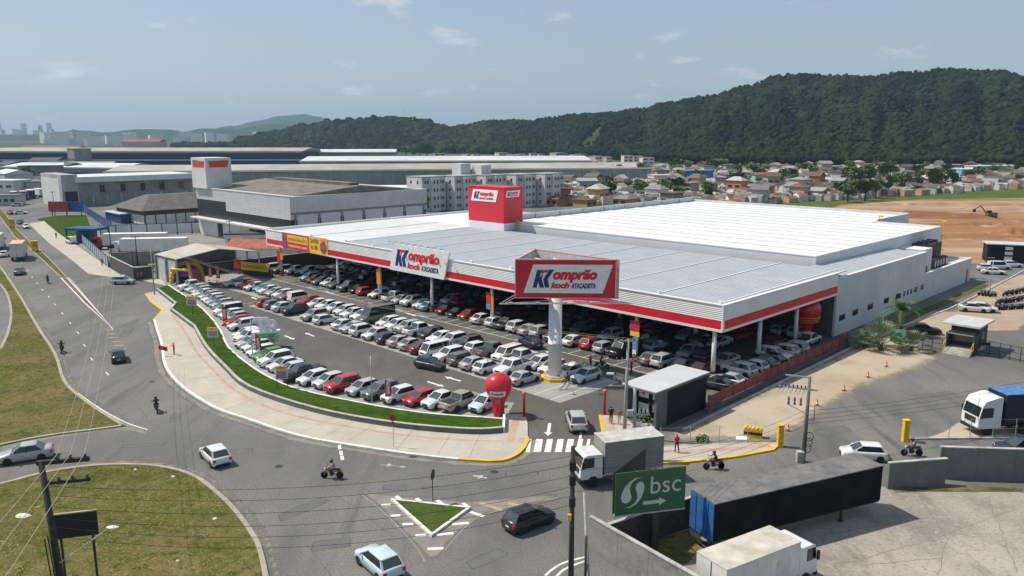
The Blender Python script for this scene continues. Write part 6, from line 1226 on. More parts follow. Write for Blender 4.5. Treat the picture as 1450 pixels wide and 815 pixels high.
# ------------------------------------------------------------------ promotion trailer with white cut-outs, inflatable tent
ft = thing('promotion_trailer', 'white promotion trailer with green board and white cut-out shapes on top', 'trailer', G(372, 496) + Vector((0, 1.5, .01)), R(12))
MB().b(-1.7, 1.9, -.7, .7, .5, 2.3).obj('box', WHITE, ft); MB().b(-1.2, 1.75, -.75, -.71, .9, 2.15).obj('board', mat('float_green', (.3, .55, .35), .6, var=.2, scale=3), ft); MB().b(-1.15, 1.3, -.77, -.755, 1.0, 1.35).obj('board_strip', mat('float_red', (.6, .14, .1), .6, var=.3, scale=5), ft); MB().b(-1.15, 1.3, -.77, -.755, 1.5, 2.05).obj('board_strip', mat('float_dgreen', (.1, .38, .14), .6, var=.4, scale=5), ft)
for x in (-1.0, 1.0):
    for s in (-.6, .6): truck_wheel(ft, x, s, .32, .2)
def hoop(cx, cz, r, w_, y, a0=0, a1=2 * pi, n=16):
    m_ = MB(); vs = []
    for i in range(n + 1): a = a0 + (a1 - a0) * i / n; vs += [(cx + (r - w_) * cos(a), y, cz + (r - w_) * sin(a)), (cx + (r + w_) * cos(a), y, cz + (r + w_) * sin(a)), (cx + (r + w_) * cos(a), y + .15, cz + (r + w_) * sin(a)), (cx + (r - w_) * cos(a), y + .15, cz + (r - w_) * sin(a))]
    m_.add(vs, [(4 * i + j, 4 * i + (j + 1) % 4, 4 * i + 4 + (j + 1) % 4, 4 * i + 4 + j) for i in range(n) for j in range(4)]); m_.obj('cut_out_ring', WHITE, ft)
hoop(-.75, 3.2, .85, .2, -.2, -.3, 2.6); hoop(.05, 3.5, .55, .22, -.4); hoop(.9, 3.2, .5, .2, -.3); hoop(.35, 2.75, .4, .16, -.5); hoop(1.15, 2.75, .35, .15, -.1)
MB().b(-.8, -.2, -.3, -.1, 2.3, 3.9).obj('cut_out_letter', WHITE, ft); MB().b(.2, .5, -.4, -.2, 2.3, 3.3).obj('cut_out_letter', WHITE, ft)
tn = thing('inflatable_tent', 'yellow inflatable tent with purple walls at the far lot entrance', 'tent', G(266, 401), R(-10)); TY = mat('tent_yellow', (.72, .42, .03), .5, var=.1); TP = mat('tent_purple', (.14, .04, .3), .6, var=.2); TPK = mat('tent_pink', (.5, .16, .25), .6, var=.3)
for i, a in enumerate((pi / 4, 3 * pi / 4, 5 * pi / 4, 7 * pi / 4)):
    r_ = MB(); prev = None
    for k in range(9):
        s = k / 8; rad = 2.9 * cos(s * pi / 2) ** .6 if k < 8 else 0; p = Vector((cos(a) * rad, sin(a) * rad, 3.7 * sin(s * pi / 2) ** .85 + .2))
        if prev is not None: r_.tube(prev, p, .36, .36, 10)
        prev = p
    r_.obj('inflated_rib', TY, tn, smooth=True)
for i in range(4):
    a, b = pi / 4 + i * pi / 2, pi / 4 + (i + 1) * pi / 2; pts = lambda z, f: [(cos(t_) * f, sin(t_) * f, z) for t_ in (a, b)]; z1_ = 2.6 if i in (2,) else 0; q = pts(1.6 if i == 2 else .2, 2.5 if i == 2 else 2.8) + pts(2.9, 1.9)[::-1]; MB().add(q, [(0, 1, 2, 3)]).obj('wall_cloth', [TP, TPK, TP, TPK][i], tn); MB().add(pts(2.9, 1.9) + [(0, 0, 3.9)], [(0, 1, 2)]).obj('roof_cloth', TPK if i == 1 else TP, tn)
MB().tube((1.98, -1.98, 3.0), (-1.98, -1.98, 3.0), .3, .3, 10).obj('inflated_beam', TY, tn)
yb = thing('opening_hoarding', 'yellow and red lettered hoarding on a low dark wall by the lot', 'hoarding', G(331, 387), R(-27)); MB().b(0, 10.5, 0, .3, 0, 1.6).obj('wall', mat('wall_dark'), yb); MB().b(.3, 2.2, -.06, -.01, 1.2, 3.0).obj('panel', BAN['red'], yb); MB().b(2.25, 9.6, -.06, -.01, 1.0, 2.7).obj('panel', BAN['yellow'], yb); put_text('INAUGURA\u00c7\u00c3O', 6.6, .9, mat('opening_dark'), yb, (2.6, -.08, 1.35), .02)
tag(MB().b(-.45, .45, -.3, .3, 0, 1.9).obj('portable_toilet', mat('toilet_dark', (.02, .03, .03), .6), None, G(248, 391)), 'dark upright cabinet beside the inflatable tent', 'cabinet')

for px, lb in [((18, 322), 'farther yellow box marker on the median strip'), ((50, 356), 'nearer yellow box marker on the median strip')]:
    t = thing('median_marker', lb, 'marker', G(*px) + Vector((0, 0, .1)), R(25)); MB().b(-.7, .7, -.5, .5, .5, 2.6).obj('box', YEL, t); MB().b(-.6, .6, -.53, -.5, 1.2, 2.3).obj('face', mat('marker_face', (.5, .3, .04), .6, var=.3), t)
    for x in (-.5, .5): MB().b(x - .08, x + .08, -.1, .1, 0, .5).obj('leg', DARKM, t)
bh = thing('backhoe_loader', 'yellow backhoe loader parked beside the open shed', 'loader', G(225, 384), R(200)); BY = mat('loader_yellow', (.5, .33, .05), .6, var=.2)
MB().b(-1.6, 1.9, -.55, .55, .8, 1.6).obj('body', BY, bh); cb2 = MB().b(-1.1, .5, -.75, .75, 1.61, 3.0).obj('cab', GLASS, bh); MB().b(-1.2, .6, -.85, .85, 3.0, 3.12).obj('cab_roof', BY, cb2)
for x, r_ in ((-.9, .75), (1.5, .5)):
    for s in (-1, 1): truck_wheel(bh, x, s * .95, r_, .4)
MB().b(2.4, 3.1, -1.1, 1.1, .2, 1.0).obj('bucket', DARKM, bh); MB().tube((1.2, .5, 1.5), (2.6, .5, .8), .1, n=5).obj('loader_arm', BY, bh); MB().tube((1.2, -.5, 1.5), (2.6, -.5, .8), .1, n=5).obj('loader_arm', BY, bh)
MB().tube((-1.6, 0, 1.3), (-2.6, 0, 3.4), .14, n=6).obj('boom', BY, bh); MB().tube((-2.6, 0, 3.4), (-3.4, 0, 1.6), .12, n=6).obj('dipper', BY, bh)
# ================================================================== buildings along the avenue
CLAD = ribbed('cladding_grey', (.5, .51, .52), 'Z', .8, .3, .5, 0, .07); SHW = mat('showroom_white', (.62, .62, .61), .7, var=.08, scale=.3); DGL = mat('band_glass', (.02, .024, .028), .3, 0, .25, .6, spec=.3); BRN = mat('roof_brown', (.16, .14, .12), .85, var=.25, scale=.4); BLUEB = mat('blue_steel', (.02, .07, .2), .5, var=.2, scale=.6)
TIN = ribbed('tin_pale', (.5, .48, .42), 'X', .6, .4, .7, 0, .15, c2=(.36, .34, .29)); OLDC = layered('old_concrete', [(.27, .27, .265), ((.2, .2, .2), .3, .4, .66), ((.34, .34, .33), .9, .55, .8), ((.13, .13, .13), .12, .58, .75)], .9, .2, 6)
sh = thing('showroom_building', 'grey clad showroom with dark glass band and brown roof', 'building', (-53.4, 192.1, 0), pi * .75)
# local x runs up the avenue side (left face), local y is the right face mirrored: x 0..52, y -42..0
def sb(name, m, *b, parent=sh): return MB().b(*b).obj(name, m, parent)
sb('wall', SHW, 0, 52, -42, 0, 0, 5.2); sb('glass_band', DGL, .2, 51.8, -41.8, .05, 5.2, 7.8); sb('upper_wall', CLAD, -.05, 52.05, -42.05, .12, 7.8, 13.4); sb('corner_glass', DGL, 34, 51.9, .0, .16, 7.79, 10.2)
sb('parapet_cap', TRIM, -.1, 52.1, -.1, .25, 13.4, 13.6); sb('canopy_slab', SHW, -.3, 52, .05, 2.4, 4.9, 5.25)
for k in range(7): sb('pilaster', mat('pilaster_grey', (.2, .21, .22), .7), -.18, -.051, -41 + k * 6.6, -40.5 + k * 6.6, 5, 9.3)
for k in range(6): sb('wall_panel', mat('panel_light', (.58, .59, .6), .6, var=.06), -.12, -.052, -40.3 + k * 6.6, -34.7 + k * 6.6, 3.2, 8.8)
sb('gutter', mat('pilaster_grey'), -.22, -.052, -41.9, 0, 9.05, 9.5)
for a, b_ in ((8, 10.5), (14, 16.5), (19, 21.5), (37, 40)): sb('door', DGL, a, b_, .0, .06, .3, 4.0)
MB().add([(1, -1, 13.3), (51, -1, 13.3), (51, -21, 15.2), (1, -21, 15.2), (1, -41, 13.3), (51, -41, 13.3)], [(0, 1, 2, 3), (3, 2, 5, 4), (0, 3, 4), (1, 5, 2)]).obj('roof', BRN, sh); sb('ridge_cap', BRN, 4, 44, -22.5, -19.5, 15.0, 15.8)
tw_ = sb('tower', SHW, 43, 52, -6.5, 1.0, 13.4, 21.8)
MB().add([(43.5, 1.06, 20.9), (51, 1.06, 21.2), (51, 1.06, 19.2), (44, 1.06, 19.2)], [(0, 1, 2, 3)]).obj('red_emblem', mat('emblem_red', (.5, .07, .03), .5, var=.15), tw_); MB().add([(42.94, -5.8, 21.1), (42.94, .2, 20.9), (42.94, -.2, 19.2), (42.94, -5.4, 19.2)], [(0, 1, 2, 3)]).obj('red_emblem', mat('emblem_red'), tw_)
def rotb(px, rz): return G(*px), R(rz)
# brown pavilion
pv = thing('pavilion', 'brown-roofed low pavilion with white lower panels behind the blue fence', 'building', (-115.3, 249.6, 0), R(135)); 
MB().b(0, 24, -26, 0, 0, 4.8).obj('wall', mat('pavilion_brown', (.09, .055, .045), .8, var=.2), pv)
for k in range(7): MB().b(.4 + k * 3.35, 3.4 + k * 3.35, .0, .06, .2, 3.2).obj('wall_panel', SHW, pv)
for k in range(8): MB().b(-.06, .0, -25.6 + k * 3.2, -22.8 + k * 3.2, .2, 3.2).obj('wall_panel', SHW, pv)
MB().add([(-1.5, 1.5, 4.7), (25.5, 1.5, 4.7), (25.5, -27.5, 4.7), (-1.5, -27.5, 4.7), (10, -6, 8.8), (10, -21, 8.8), (14, -21, 8.8), (14, -6, 8.8)], [(0, 1, 7, 4), (1, 2, 6, 7), (2, 3, 5, 6), (3, 0, 4, 5), (4, 7, 6, 5)]).obj('roof', mat('roof_dark_brown', (.1, .095, .09), .85, var=.25, scale=.5), pv)
# raw concrete block
cb_ = thing('concrete_building', 'raw concrete block with white roof edge beside the avenue', 'building', (-173, 319.5, 0), R(45))
MB().b(0, 46, 0, 24, 0, 9.4).obj('wall', OLDC, cb_); MB().b(-1, 47, -1.2, 25, 9.4, 11.6).obj('roof', ribbed('tin_white', (.62, .64, .66), 'X', .8, .3, .5), cb_); MB().b(-6, 0, 0, 27, 0, 12.6).obj('stair_tower', mat('tower_conc', (.36, .36, .35), .9, var=.25, scale=.3), cb_); MB().b(-6.1, -6.0, 3, 26, 0, 11).obj('white_panel', SHW, cb_)
MB().b(-5, -.5, -.1, 0, 0, 6).obj('opening', BLACKP, cb_)
for k in range(5): w_ = MB().b(8 + k * 8, 10 + k * 8, -.1, 0, 5.2, 8.2).obj('window', mat('window_frame_dark'), cb_); MB().b(8.2 + k * 8, 9.8 + k * 8, -.14, -.1, 5.4, 8.0).obj('pane', GLASS, w_)
for k in range(9): MB().b(-.5 + k * 5.4, .0 + k * 5.4, -.25, -.11, 0, 4.4).obj('pillar', CONC, cb_)
# blue and white fences
def panel_fence(p, q, n, h, pm, fm, label, gap=.12):
    d = q - p; t = thing('panel_fence', label, 'fence', p, math.atan2(d.y, d.x)); ln = d.length / n
    a, b_ = MB().b(gap, ln - gap, -.04, .04, .2, h).mesh('panel', pm), MB().b(-gap, gap, -.12, .12, 0, h + .25).mesh('post', fm)
    for k in range(n): ob('panel', a, t, (k * ln, 0, 0)); ob('post', b_, t, (k * ln, 0, 0))
    ob('post', b_, t, (n * ln, 0, 0)); MB().b(0, n * ln, -.06, .06, h, h + .14).obj('top_rail', fm, t)
panel_fence(G(143, 336), G(293, 330), 7, 3.2, SHW, BLUEB, 'white panel fence with blue frame before the brown pavilion'); panel_fence(G(110, 338), G(154, 379), 16, 2.3, mat('pane_blue_grey', (.3, .36, .42), .5, var=.15), BLUEB, 'blue railing fence along the avenue pavement')
panel_fence(G(118, 300), G(158, 327), 10, 2.6, BLUEB, BLUEB, 'solid blue fence beside the grass plot')
gb = thing('gate_booth', 'blue steel gate booth at the head of the yard fence', 'booth', G(122, 343), R(-12)); MB().b(-4, 5, -2.5, 3, 3.4, 4.0).obj('roof', BLUEB, gb)
for x in (-3.8, 4.8):
    for y in (-2.3, 2.8): MB().b(x - .15, x + .15, y - .15, y + .15, 0, 3.4).obj('post', BLUEB, gb)
MB().b(-2, 2, -1, 2, 0, 3).obj('wall', mat('booth_wall', (.05, .1, .2), .6, var=.3), gb)
bl = thing('blue_shed', 'long blue shed with pale roof behind the blue fence', 'shed', G(150, 312), R(-45)); MB().b(0, 14, 0, 6, 0, 3).obj('wall', BLUEB, bl); MB().b(-.4, 14.4, -.4, 6.4, 3, 3.25).obj('roof', mat('roof_pale_blue', (.5, .55, .6), .6, var=.1), bl)
for px, m_, lb in [((84, 306), mat('hoard_red', (.4, .04, .05), .6, var=.5, scale=.8), 'red roadside hoarding up the avenue'), ((105, 306), mat('hoard_blue', (.03, .1, .35), .6, var=.3, scale=.8), 'blue roadside hoarding up the avenue')]:
    t = thing('roadside_hoarding', lb, 'hoarding', G(*px), R(-8)); MB().b(-3.8, 3.8, -.1, .1, 1.6, 5.2).obj('board', m_, t)
    for s in (-2.8, 2.8): MB().b(s - .12, s + .12, .1, .3, 0, 4.5).obj('post', WOODP, t)
# yard walls, shed
wall(G(157, 379)[:2], G(191, 397)[:2], 2.6, .25, mat('wall_char', (.06, .062, .065), .85, var=.2), 'charcoal corner wall along the avenue pavement'); wall(G(191, 397)[:2], G(218, 394)[:2], 2.5, .25, mat('wall_char'), 'charcoal corner wall facing the viewer by the side street'); wall(G(160, 377)[:2], G(233, 374)[:2], 3.0, .25, WL, 'stained pale wall before the white lorries')
wall(G(290, 389)[:2], G(352, 382)[:2], 2.3, .25, mat('wall_char'), 'charcoal wall right of the open shed'); wall(AB(107, -4)[:2], AB(107, 30)[:2], 3.0, .25, mat('wall_char'), 'charcoal boundary wall at the far end of the lot')
shd = thing('open_shed', 'open shed with a broad pale tin gable roof by the lot', 'shed', (0, 0, 0)); e0, e1, r0, r1, e2 = G(219, 359.6, 5), G(249, 366.6, 5), G(309, 351.7, 7.6), G(277, 343.9, 7.6), G(366, 355.9, 5); e3 = e2 + (e0 - e1)
c0 = (e0 + e2) / 2; shd.location = (c0.x, c0.y, 0); L_ = lambda v: v - Vector((c0.x, c0.y, 0)); up = Vector((0, 0, .15))
MB().add([L_(p) for p in (e0, e1, r0, r1)] + [L_(p) - up for p in (e0, e1, r0, r1)], [(0, 1, 2, 3), (7, 6, 5, 4), (0, 4, 5, 1), (1, 5, 6, 2)]).obj('roof_slope', TIN, shd); MB().add([L_(p) for p in (r0, e2, e3, r1)] + [L_(p) - up for p in (r0, e2, e3, r1)], [(0, 1, 2, 3), (7, 6, 5, 4), (0, 4, 5, 1), (1, 5, 6, 2)]).obj('roof_slope', TIN, shd)
for p in (e0, e1, e2, e3, (e0 + e1) / 2, (e2 + e3) / 2): MB().b(-.15, .15, -.15, .15, 0, 4.9).obj('post', STEEL, shd, (p.x - c0.x, p.y - c0.y, 0))
q0, q1_ = L_(e0), L_(e1); MB().add([(q0.x + .3, q0.y, 0), (q1_.x + .3, q1_.y, 0), (q1_.x + .3, q1_.y, 4.6), (q0.x + .3, q0.y, 4.6)], [(0, 1, 2, 3)]).obj('side_wall', mat('shed_wall', (.5, .5, .48), .8, var=.15), shd); q2_, q3_ = L_(e3), L_(e0); MB().add([(q2_.x, q2_.y, 0), (q3_.x, q3_.y, 0), (q3_.x, q3_.y, 4.8), (q2_.x, q2_.y, 4.8)], [(0, 1, 2, 3)]).obj('back_wall', mat('shed_back', (.1, .1, .1), .9, var=.3), shd)
def simple(name, label, cat, p, rz, w_, d_, h, wm, rm, roof='flat', rh=1.5, wins=0, storeys=1, ov=.4, group=None, wcol=None, rcol=None):
    t = thing(name, label, cat, p, rz, group); MB().b(-w_ / 2, w_ / 2, -d_ / 2, d_ / 2, 0, h).obj('wall', wm, t, color=wcol); a, b_ = w_ / 2 + ov, d_ / 2 + ov
    if roof == 'flat': MB().b(-a, a, -b_, b_, h, h + .3).obj('roof', rm, t, color=rcol)
    elif roof == 'gable': MB().add([(-a, -b_, h), (a, -b_, h), (a, b_, h), (-a, b_, h), (-a, 0, h + rh), (a, 0, h + rh)], [(0, 1, 5, 4), (2, 3, 4, 5), (0, 4, 3), (1, 2, 5), (3, 2, 1, 0)]).obj('roof', rm, t, color=rcol)
    else: MB().add([(-a, -b_, h), (a, -b_, h), (a, b_, h), (-a, b_, h), (-a * .4, 0, h + rh), (a * .4, 0, h + rh)], [(0, 1, 5, 4), (2, 3, 4, 5), (0, 4, 3), (1, 2, 5), (3, 2, 1, 0)]).obj('roof', rm, t, color=rcol)
    if wins:
        k = ('win', round(w_ / wins * .3, 1)); 
        if k not in CARM: CARM[k] = MB().b(-k[1], k[1], -.06, 0, -.6, .6).mesh('window', mat('far_window', (.03, .035, .04), .3, var=0))
        for s in range(storeys):
            for i in range(wins): ob('window', CARM[k], t, (-w_ / 2 + (i + .5) * w_ / wins, -d_ / 2, h * (s + .55) / storeys))
    return t
REDT = mat('roof_tile_red', (.33, .1, .055), .85, var=.3, scale=.8)
simple('tile_roofed_house', 'low building with red tiled roof behind the lot wall', 'house', G(362, 368) + Vector((0, 5, 0)), R(-8), 14, 8, 2.6, SHW, REDT, 'gable', 1.6); simple('store_room', 'white low building with dark roof before the showroom', 'building', G(350, 352) + Vector((0, 3, 0)), R(5), 11, 6, 3.6, SHW, mat('roof_char', (.06, .06, .065), .8), 'flat', 0, 3)
# ------------------------------------------------------------------ apartment blocks behind the store
APT = mat('apartment_white', (.6, .6, .58), .85, var=.1, scale=.3); APG = mat('apartment_grey', (.55, .55, .54), .85, var=.1, scale=.3); FW = mat('far_window_pale', (.07, .075, .08), .3, var=0)
for i in range(5):
    bp_ = Vector((-33 + i * 11.6, 296 + i * 6.0, 0)); t = thing('apartment_block', f"white four-storey apartment block behind the store, {ORD(i + 1)} from left", 'building', bp_, R(45), 'apartment blocks behind the store')
    MB().b(0, 11, 0, 9, 0, 12.6).obj('wall', APG, t); MB().b(-.4, 0, 0, 9, 0, 12.9).obj('gable_wall', APT, t); MB().b(-.5, 11.2, -.2, 9.2, 12.6, 12.9).obj('roof', mat('apt_roof', (.33, .33, .32), .8, var=.2), t); MB().b(3.5, 7.5, -1.2, 0, 0, 12.3).obj('stair_bay', APT, t)
    for f in range(4):
        for x in (1.2, 2.4, 8.6, 9.8, 4.6, 6.2):
            y = -1.26 if 3.5 < x < 7.5 else -.06; w_ = MB().b(x - .4, x + .4, y, y + .06, 1.2 + f * 3, 2.4 + f * 3).obj('window', FW, t); MB().b(x - .5, x + .5, y - .08, y + .05, 1.08 + f * 3, 1.18 + f * 3).obj('sill', APT, w_)
        for yy in (2, 6): MB().b(-.46, -.4, yy, yy + .9, 1.2 + f * 3, 2.3 + f * 3).obj('window', FW, t)
for i, (x, y0) in enumerate([(653, 231), (682, 233)]):
    q = GD(x, y0, 318); t = thing('water_tower', f"boxy pale water tower above the apartments, {['left', 'right'][i]} of two", 'tower', (q.x, 318, 0), R(45)); MB().b(-2.6, 2.6, -2.6, 2.6, q.z - 5.2, q.z).obj('tank', [SHW, APT][i], t)
    for a in (-2, 2):
        for b_ in (-2, 2): MB().b(a - .3, a + .3, b_ - .3, b_ + .3, 0, q.z - 5.2).obj('leg', CONC, t)
simple('warehouse', 'warehouse with dark sides and white roof just behind the store', 'warehouse', AB(64, 128), -pi / 4, 60, 20, 8.0, mat('wh_dark', (.1, .12, .13), .7), ROOFW)
simple('warehouse', 'white-roofed hall between showroom and long warehouse', 'warehouse', Vector((-62, 340, 0)), R(4), 52, 34, 5.8, mat('wh_pale', (.4, .42, .43), .7), ROOFW)
# ------------------------------------------------------------------ long warehouses
def longhouse(p, q, dp, h, label, wm, rm, n, pil=None, bands=(), rise=2.5):
    d = q - p; t = thing('long_warehouse', label, 'warehouse', p, math.atan2(d.y, d.x)); ln = d.length; MB().b(0, ln, 0, dp, 0, h).obj('wall', wm, t)
    MB().add([(-.5, -.6, h), (ln + .5, -.6, h), (ln + .5, dp / 2, h + rise), (-.5, dp / 2, h + rise), (ln + .5, dp, h), (-.5, dp, h)], [(0, 1, 2, 3), (3, 2, 4, 5), (0, 3, 5), (1, 4, 2)]).obj('roof', rm, t); MB().b(-.6, ln + .6, -.8, -.5, h - .5, h + .4).obj('gutter', TRIM, t)
    for z0_, z1_, m_ in bands: MB().b(0, ln, -.08, -.01, z0_, z1_).obj('band', m_, t)
    if pil:
        me = MB().b(-.25, .25, -.35, -.09, 0, h - .5).mesh('pilaster', pil)
        for k in range(n + 1): ob('pilaster', me, t, (k * ln / n, 0, 0))
    return t
PW = layered('precast_panels', [(.33, .33, .325), ((.26, .26, .255), .05, .42, .66), ((.4, .4, .39), .2, .5, .75), ((.2, .2, .2), .5, .62, .8, (1, 1, .1, 0))], .9, 0)
RT = mat('roof_tan_far', (.36, .33, .28), .8, var=.2, scale=.05); RW = mat('roof_pale_far', (.55, .57, .58), .7, var=.1, scale=.05); NV = mat('blue_wall', (.012, .03, .11), .5, var=.2, scale=.05)
longhouse(G(150, 266), G(921, 258), 60, 8.6, 'very long grey warehouse with precast pillars behind the apartments', PW, RT, 44, mat('pil_far', (.42, .42, .41), .9))
longhouse(GD(425, 233, 545) * Vector((1, 1, 0)) if False else Vector((GD(425, 233, 545).x, 545, 0)), Vector((GD(838, 233, 560).x, 560, 0)), 70, 10.6, 'long warehouse with pale roof behind the grey one', PW, RW, 0, None, [(5.5, 8, DARKM)])
longhouse(Vector((GD(-60, 235, 680).x, 680, 0)), Vector((GD(428, 235, 690).x, 690, 0)), 80, 14.5, 'long navy blue warehouse with pale roof at left', NV, RT, 0, None, [(6.6, 7.8, mat('band_pale', (.45, .5, .55), .6)), (13, 14.4, mat('band_tan', (.45, .43, .38), .7))])
longhouse(Vector((GD(428, 222, 760).x, 760, 0)), Vector((GD(560, 222, 770).x, 770, 0)), 60, 12, 'pale distant warehouse right of the navy one', PW, RW, 0, None, [])
longhouse(Vector((GD(0, 240, 540).x, 540, 0)), Vector((GD(170, 240, 520).x, 520, 0)), 40, 7.0, 'low warehouse with bright roof at the left edge', mat('wh_grey_far', (.3, .31, .32), .8), RW, 0, None, [(1, 4, DARKM)])
# scattered works buildings on the left
rn = random.Random(31); spots = [(20, 262, 26, 14, 7), (60, 255, 22, 12, 9), (80, 263, 18, 10, 6), (100, 250, 30, 12, 8), (8, 272, 20, 12, 6), (45, 270, 24, 10, 5), (130, 246, 34, 14, 7), (70, 246, 20, 16, 10), (20, 248, 30, 14, 8), (190, 272, 16, 10, 5), (115, 228, 16, 12, 18), (12, 290, 10, 8, 4)]
for i, (x, y, w_, d_, h) in enumerate(spots):
    simple('works_building', f"{rn.choice(['grey', 'pale', 'dark'])} works building in the left industrial area, {ORD(i + 1)} of a loose cluster" if False else f"works building of the left industrial cluster, {ORD(sorted(range(len(spots)), key=lambda k: spots[k][0]).index(i) + 1)} from the left edge", 'building', G(x, max(y, 244)), R(rn.choice([-45, 5, 45, -10])), w_, d_, h, rn.choice([OLDC, SHW, mat('wh_dark'), mat('wh_pale'), APG]), rn.choice([RW, mat('roof_char'), BRN, RT]), rn.choice(['flat', 'gable']), 2, 4, group='works buildings on the left')
# ------------------------------------------------------------------ excavator on the earthworks
ex = thing('excavator', 'yellow and dark excavator working on the orange earth', 'excavator', G(1402, 308), R(175)); ex.scale = (.8,) * 3; EY = mat('excavator_ochre', (.16, .11, .035), .6, var=.2)
for s in (-1, 1): MB().b(-2.2, 2.2, s * 1.3 - .3, s * 1.3 + .3, 0, .9).obj('track', BLACKP, ex)
MB().b(-2.3, 1.6, -1.4, 1.4, 1.0, 2.3).obj('body', EY, ex); MB().b(.2, 1.7, .2, 1.4, 2.3, 3.2).obj('cab', GLASS, ex); MB().tube((1.4, -.3, 1.8), (4.2, -.3, 5.0), .3, .22, 6).obj('boom', EY, ex); MB().tube((4.2, -.3, 5.0), (6.6, -.3, 3.6), .22, .16, 6).obj('arm', mat('arm_dark', (.06, .05, .04), .6), ex); MB().b(6.2, 7.2, -.8, .2, 2.4, 3.6).obj('bucket', DARKM, ex)
struct(MB().add([(x, y, z) for x, y, z in [(0, 0, 0), (36, -3, 0), (36, 3, 0), (0, 6, 0), (6, 3, 2.6), (30, 0, 1.4)]], [(0, 1, 5, 4), (1, 2, 5), (2, 3, 4, 5), (3, 0, 4)]).obj('earth_mound', EARTH, None, G(1262, 309)))

for i, (x, y, l_, h_, rz) in enumerate([(1300, 306, 26, 1.6, -.05), (1345, 304, 30, 1.2, .06), (1390, 318, 22, 1.0, .2), (1440, 330, 18, 1.8, -.2), (1420, 296, 40, 1.4, .03), (1330, 290, 34, 1.2, -.04), (1445, 352, 12, 1.3, .4)]):
    m_ = MB(); n = 12; rr = random.Random(i); vs = []
    for k in range(n + 1):
        t = k / n; f = sin(pi * t) ** .5; w0 = 3.4 * f * rr.uniform(.7, 1.2) + .1
        vs += [(l_ * (t - .5), -w0, -.05), (l_ * (t - .5), rr.uniform(-.6, .6), h_ * f * rr.uniform(.6, 1.1)), (l_ * (t - .5), w0, -.05)]
    m_.add(vs, [(3 * k + j, 3 * k + 3 + j, 3 * k + 4 + j, 3 * k + 1 + j) for k in range(n) for j in range(2)]); struct(m_.obj('earth_mound', EARTH, None, G(x, y), rz))
# ================================================================== houses at the foot of the hill
WC = [('cream', (.55, .48, .36)), ('white', (.6, .6, .58)), ('grey', (.32, .32, .31)), ('ochre', (.5, .32, .15)), ('pale blue', (.3, .42, .5)), ('orange', (.45, .2, .09)), ('pink', (.5, .32, .27)), ('green', (.28, .4, .28)), ('beige', (.45, .4, .33))]
RC = [('terracotta', (.2, .085, .055)), ('brown', (.13, .095, .08)), ('grey', (.2, .2, .195)), ('grey', (.27, .265, .255)), ('dark', (.075, .073, .07)), ('dark', (.1, .095, .09)), ('rust-red', (.17, .06, .042)), ('pale', (.42, .41, .39))]
rn = random.Random(5); HOU = []; rows_ = [318, 336, 355, 375, 396, 418, 441, 465, 490, 516, 543, 572, 603, 636, 672]
for ri, d in enumerate(rows_):
    ypx = 191 + 28 * F_PX / d; x0, x1 = 782 + (8 if ri < 3 else 60 if ri > 8 else 20), min(1500, 1060 + (288 - ypx) * 17); step = (9.6 + d * .010) / d * F_PX; x = x0; c = 0
    while x < x1:
        if rn.random() < .86:
            c += 1; wn_, wc = rn.choice(WC); rn_, rc = rn.choice(RC); p = Vector((GD(x, 200, d).x, d + rn.uniform(-6, 6), -.05)); k = rn.choice(['gable', 'gable', 'hip', 'flat'])
            v_ = rn.uniform(.75, 1.15); simple('house', f"{wn_} house under {rn_} {k} roof, {ORD(c)} from left in {ORD(ri + 1)} house row", 'house', p, rn.choice([pi / 4, -pi / 4, pi / 4 + .2, -pi / 4 + .3, .1]), rn.uniform(5.5, 9), rn.uniform(5.5, 8), rn.choice([2.8, 3.0, 3.3, 3.6, 5.8, 6.2]), WALLP, ROOFP, k, rn.uniform(1.2, 2.2), 2 if d < 480 else (1 if d < 560 else 0), 1, .6, 'houses below the hill', tuple(q * v_ for q in wc), tuple(q * v_ for q in rc))
        x += step * rn.uniform(.8, 1.35)
# the rest of the roofs in the gaps: past counting, one mass
WP_, RP_, rn2 = [], [], random.Random(44); hv, hf, hc = [], [], []
for _ in range(1700):
    d = rn2.uniform(322, 700); ypx = 191 + 28 * F_PX / d; x1_ = min(1520, 1060 + (289 - ypx) * 17)
    if x1_ < 800: continue
    x = rn2.uniform(790, x1_); p = Vector((GD(x, 200, d).x, d, -.05)); w_, d2, h = rn2.uniform(2.5, 6), rn2.uniform(2.5, 5), rn2.uniform(1.8, 3.2); a = rn2.choice([pi / 4, -pi / 4, .2]); e1, e2 = Vector((cos(a), sin(a), 0)) * w_ / 2, Vector((-sin(a), cos(a), 0)) * d2 / 2; o = len(hv); up = Vector((0, 0, h)); rz_ = Vector((0, 0, rn2.uniform(.1, 1.2)))
    hv += [p - e1 - e2, p + e1 - e2, p + e1 + e2, p - e1 + e2, p - e1 - e2 + up, p + e1 - e2 + up, p + e1 + e2 + up, p - e1 + e2 + up, p - e1 + up + rz_, p + e1 + up + rz_]; hf += [tuple(o + k for k in f) for f in ((0, 1, 5, 4), (1, 2, 6, 5), (2, 3, 7, 6), (3, 0, 4, 7), (4, 5, 9, 8), (6, 7, 8, 9), (4, 8, 7), (5, 6, 9))]
    wi_, ri_ = rn2.randrange(4), 4 + rn2.randrange(4); hc += [wi_] * 4 + [ri_] * 2 + [wi_] * 2
hm_ = bpy.data.meshes.new('outbuildings'); hm_.from_pydata(hv, [], hf)
for nm, c in [('ow1', (.5, .47, .42)), ('ow2', (.35, .34, .32)), ('ow3', (.42, .27, .17)), ('ow4', (.58, .57, .55)), ('or1', (.18, .09, .065)), ('or2', (.22, .215, .21)), ('or3', (.1, .095, .09)), ('or4', (.4, .39, .37))]: hm_.materials.append(mat('outbuilding_' + nm, c, .9, var=.3, scale=.2))
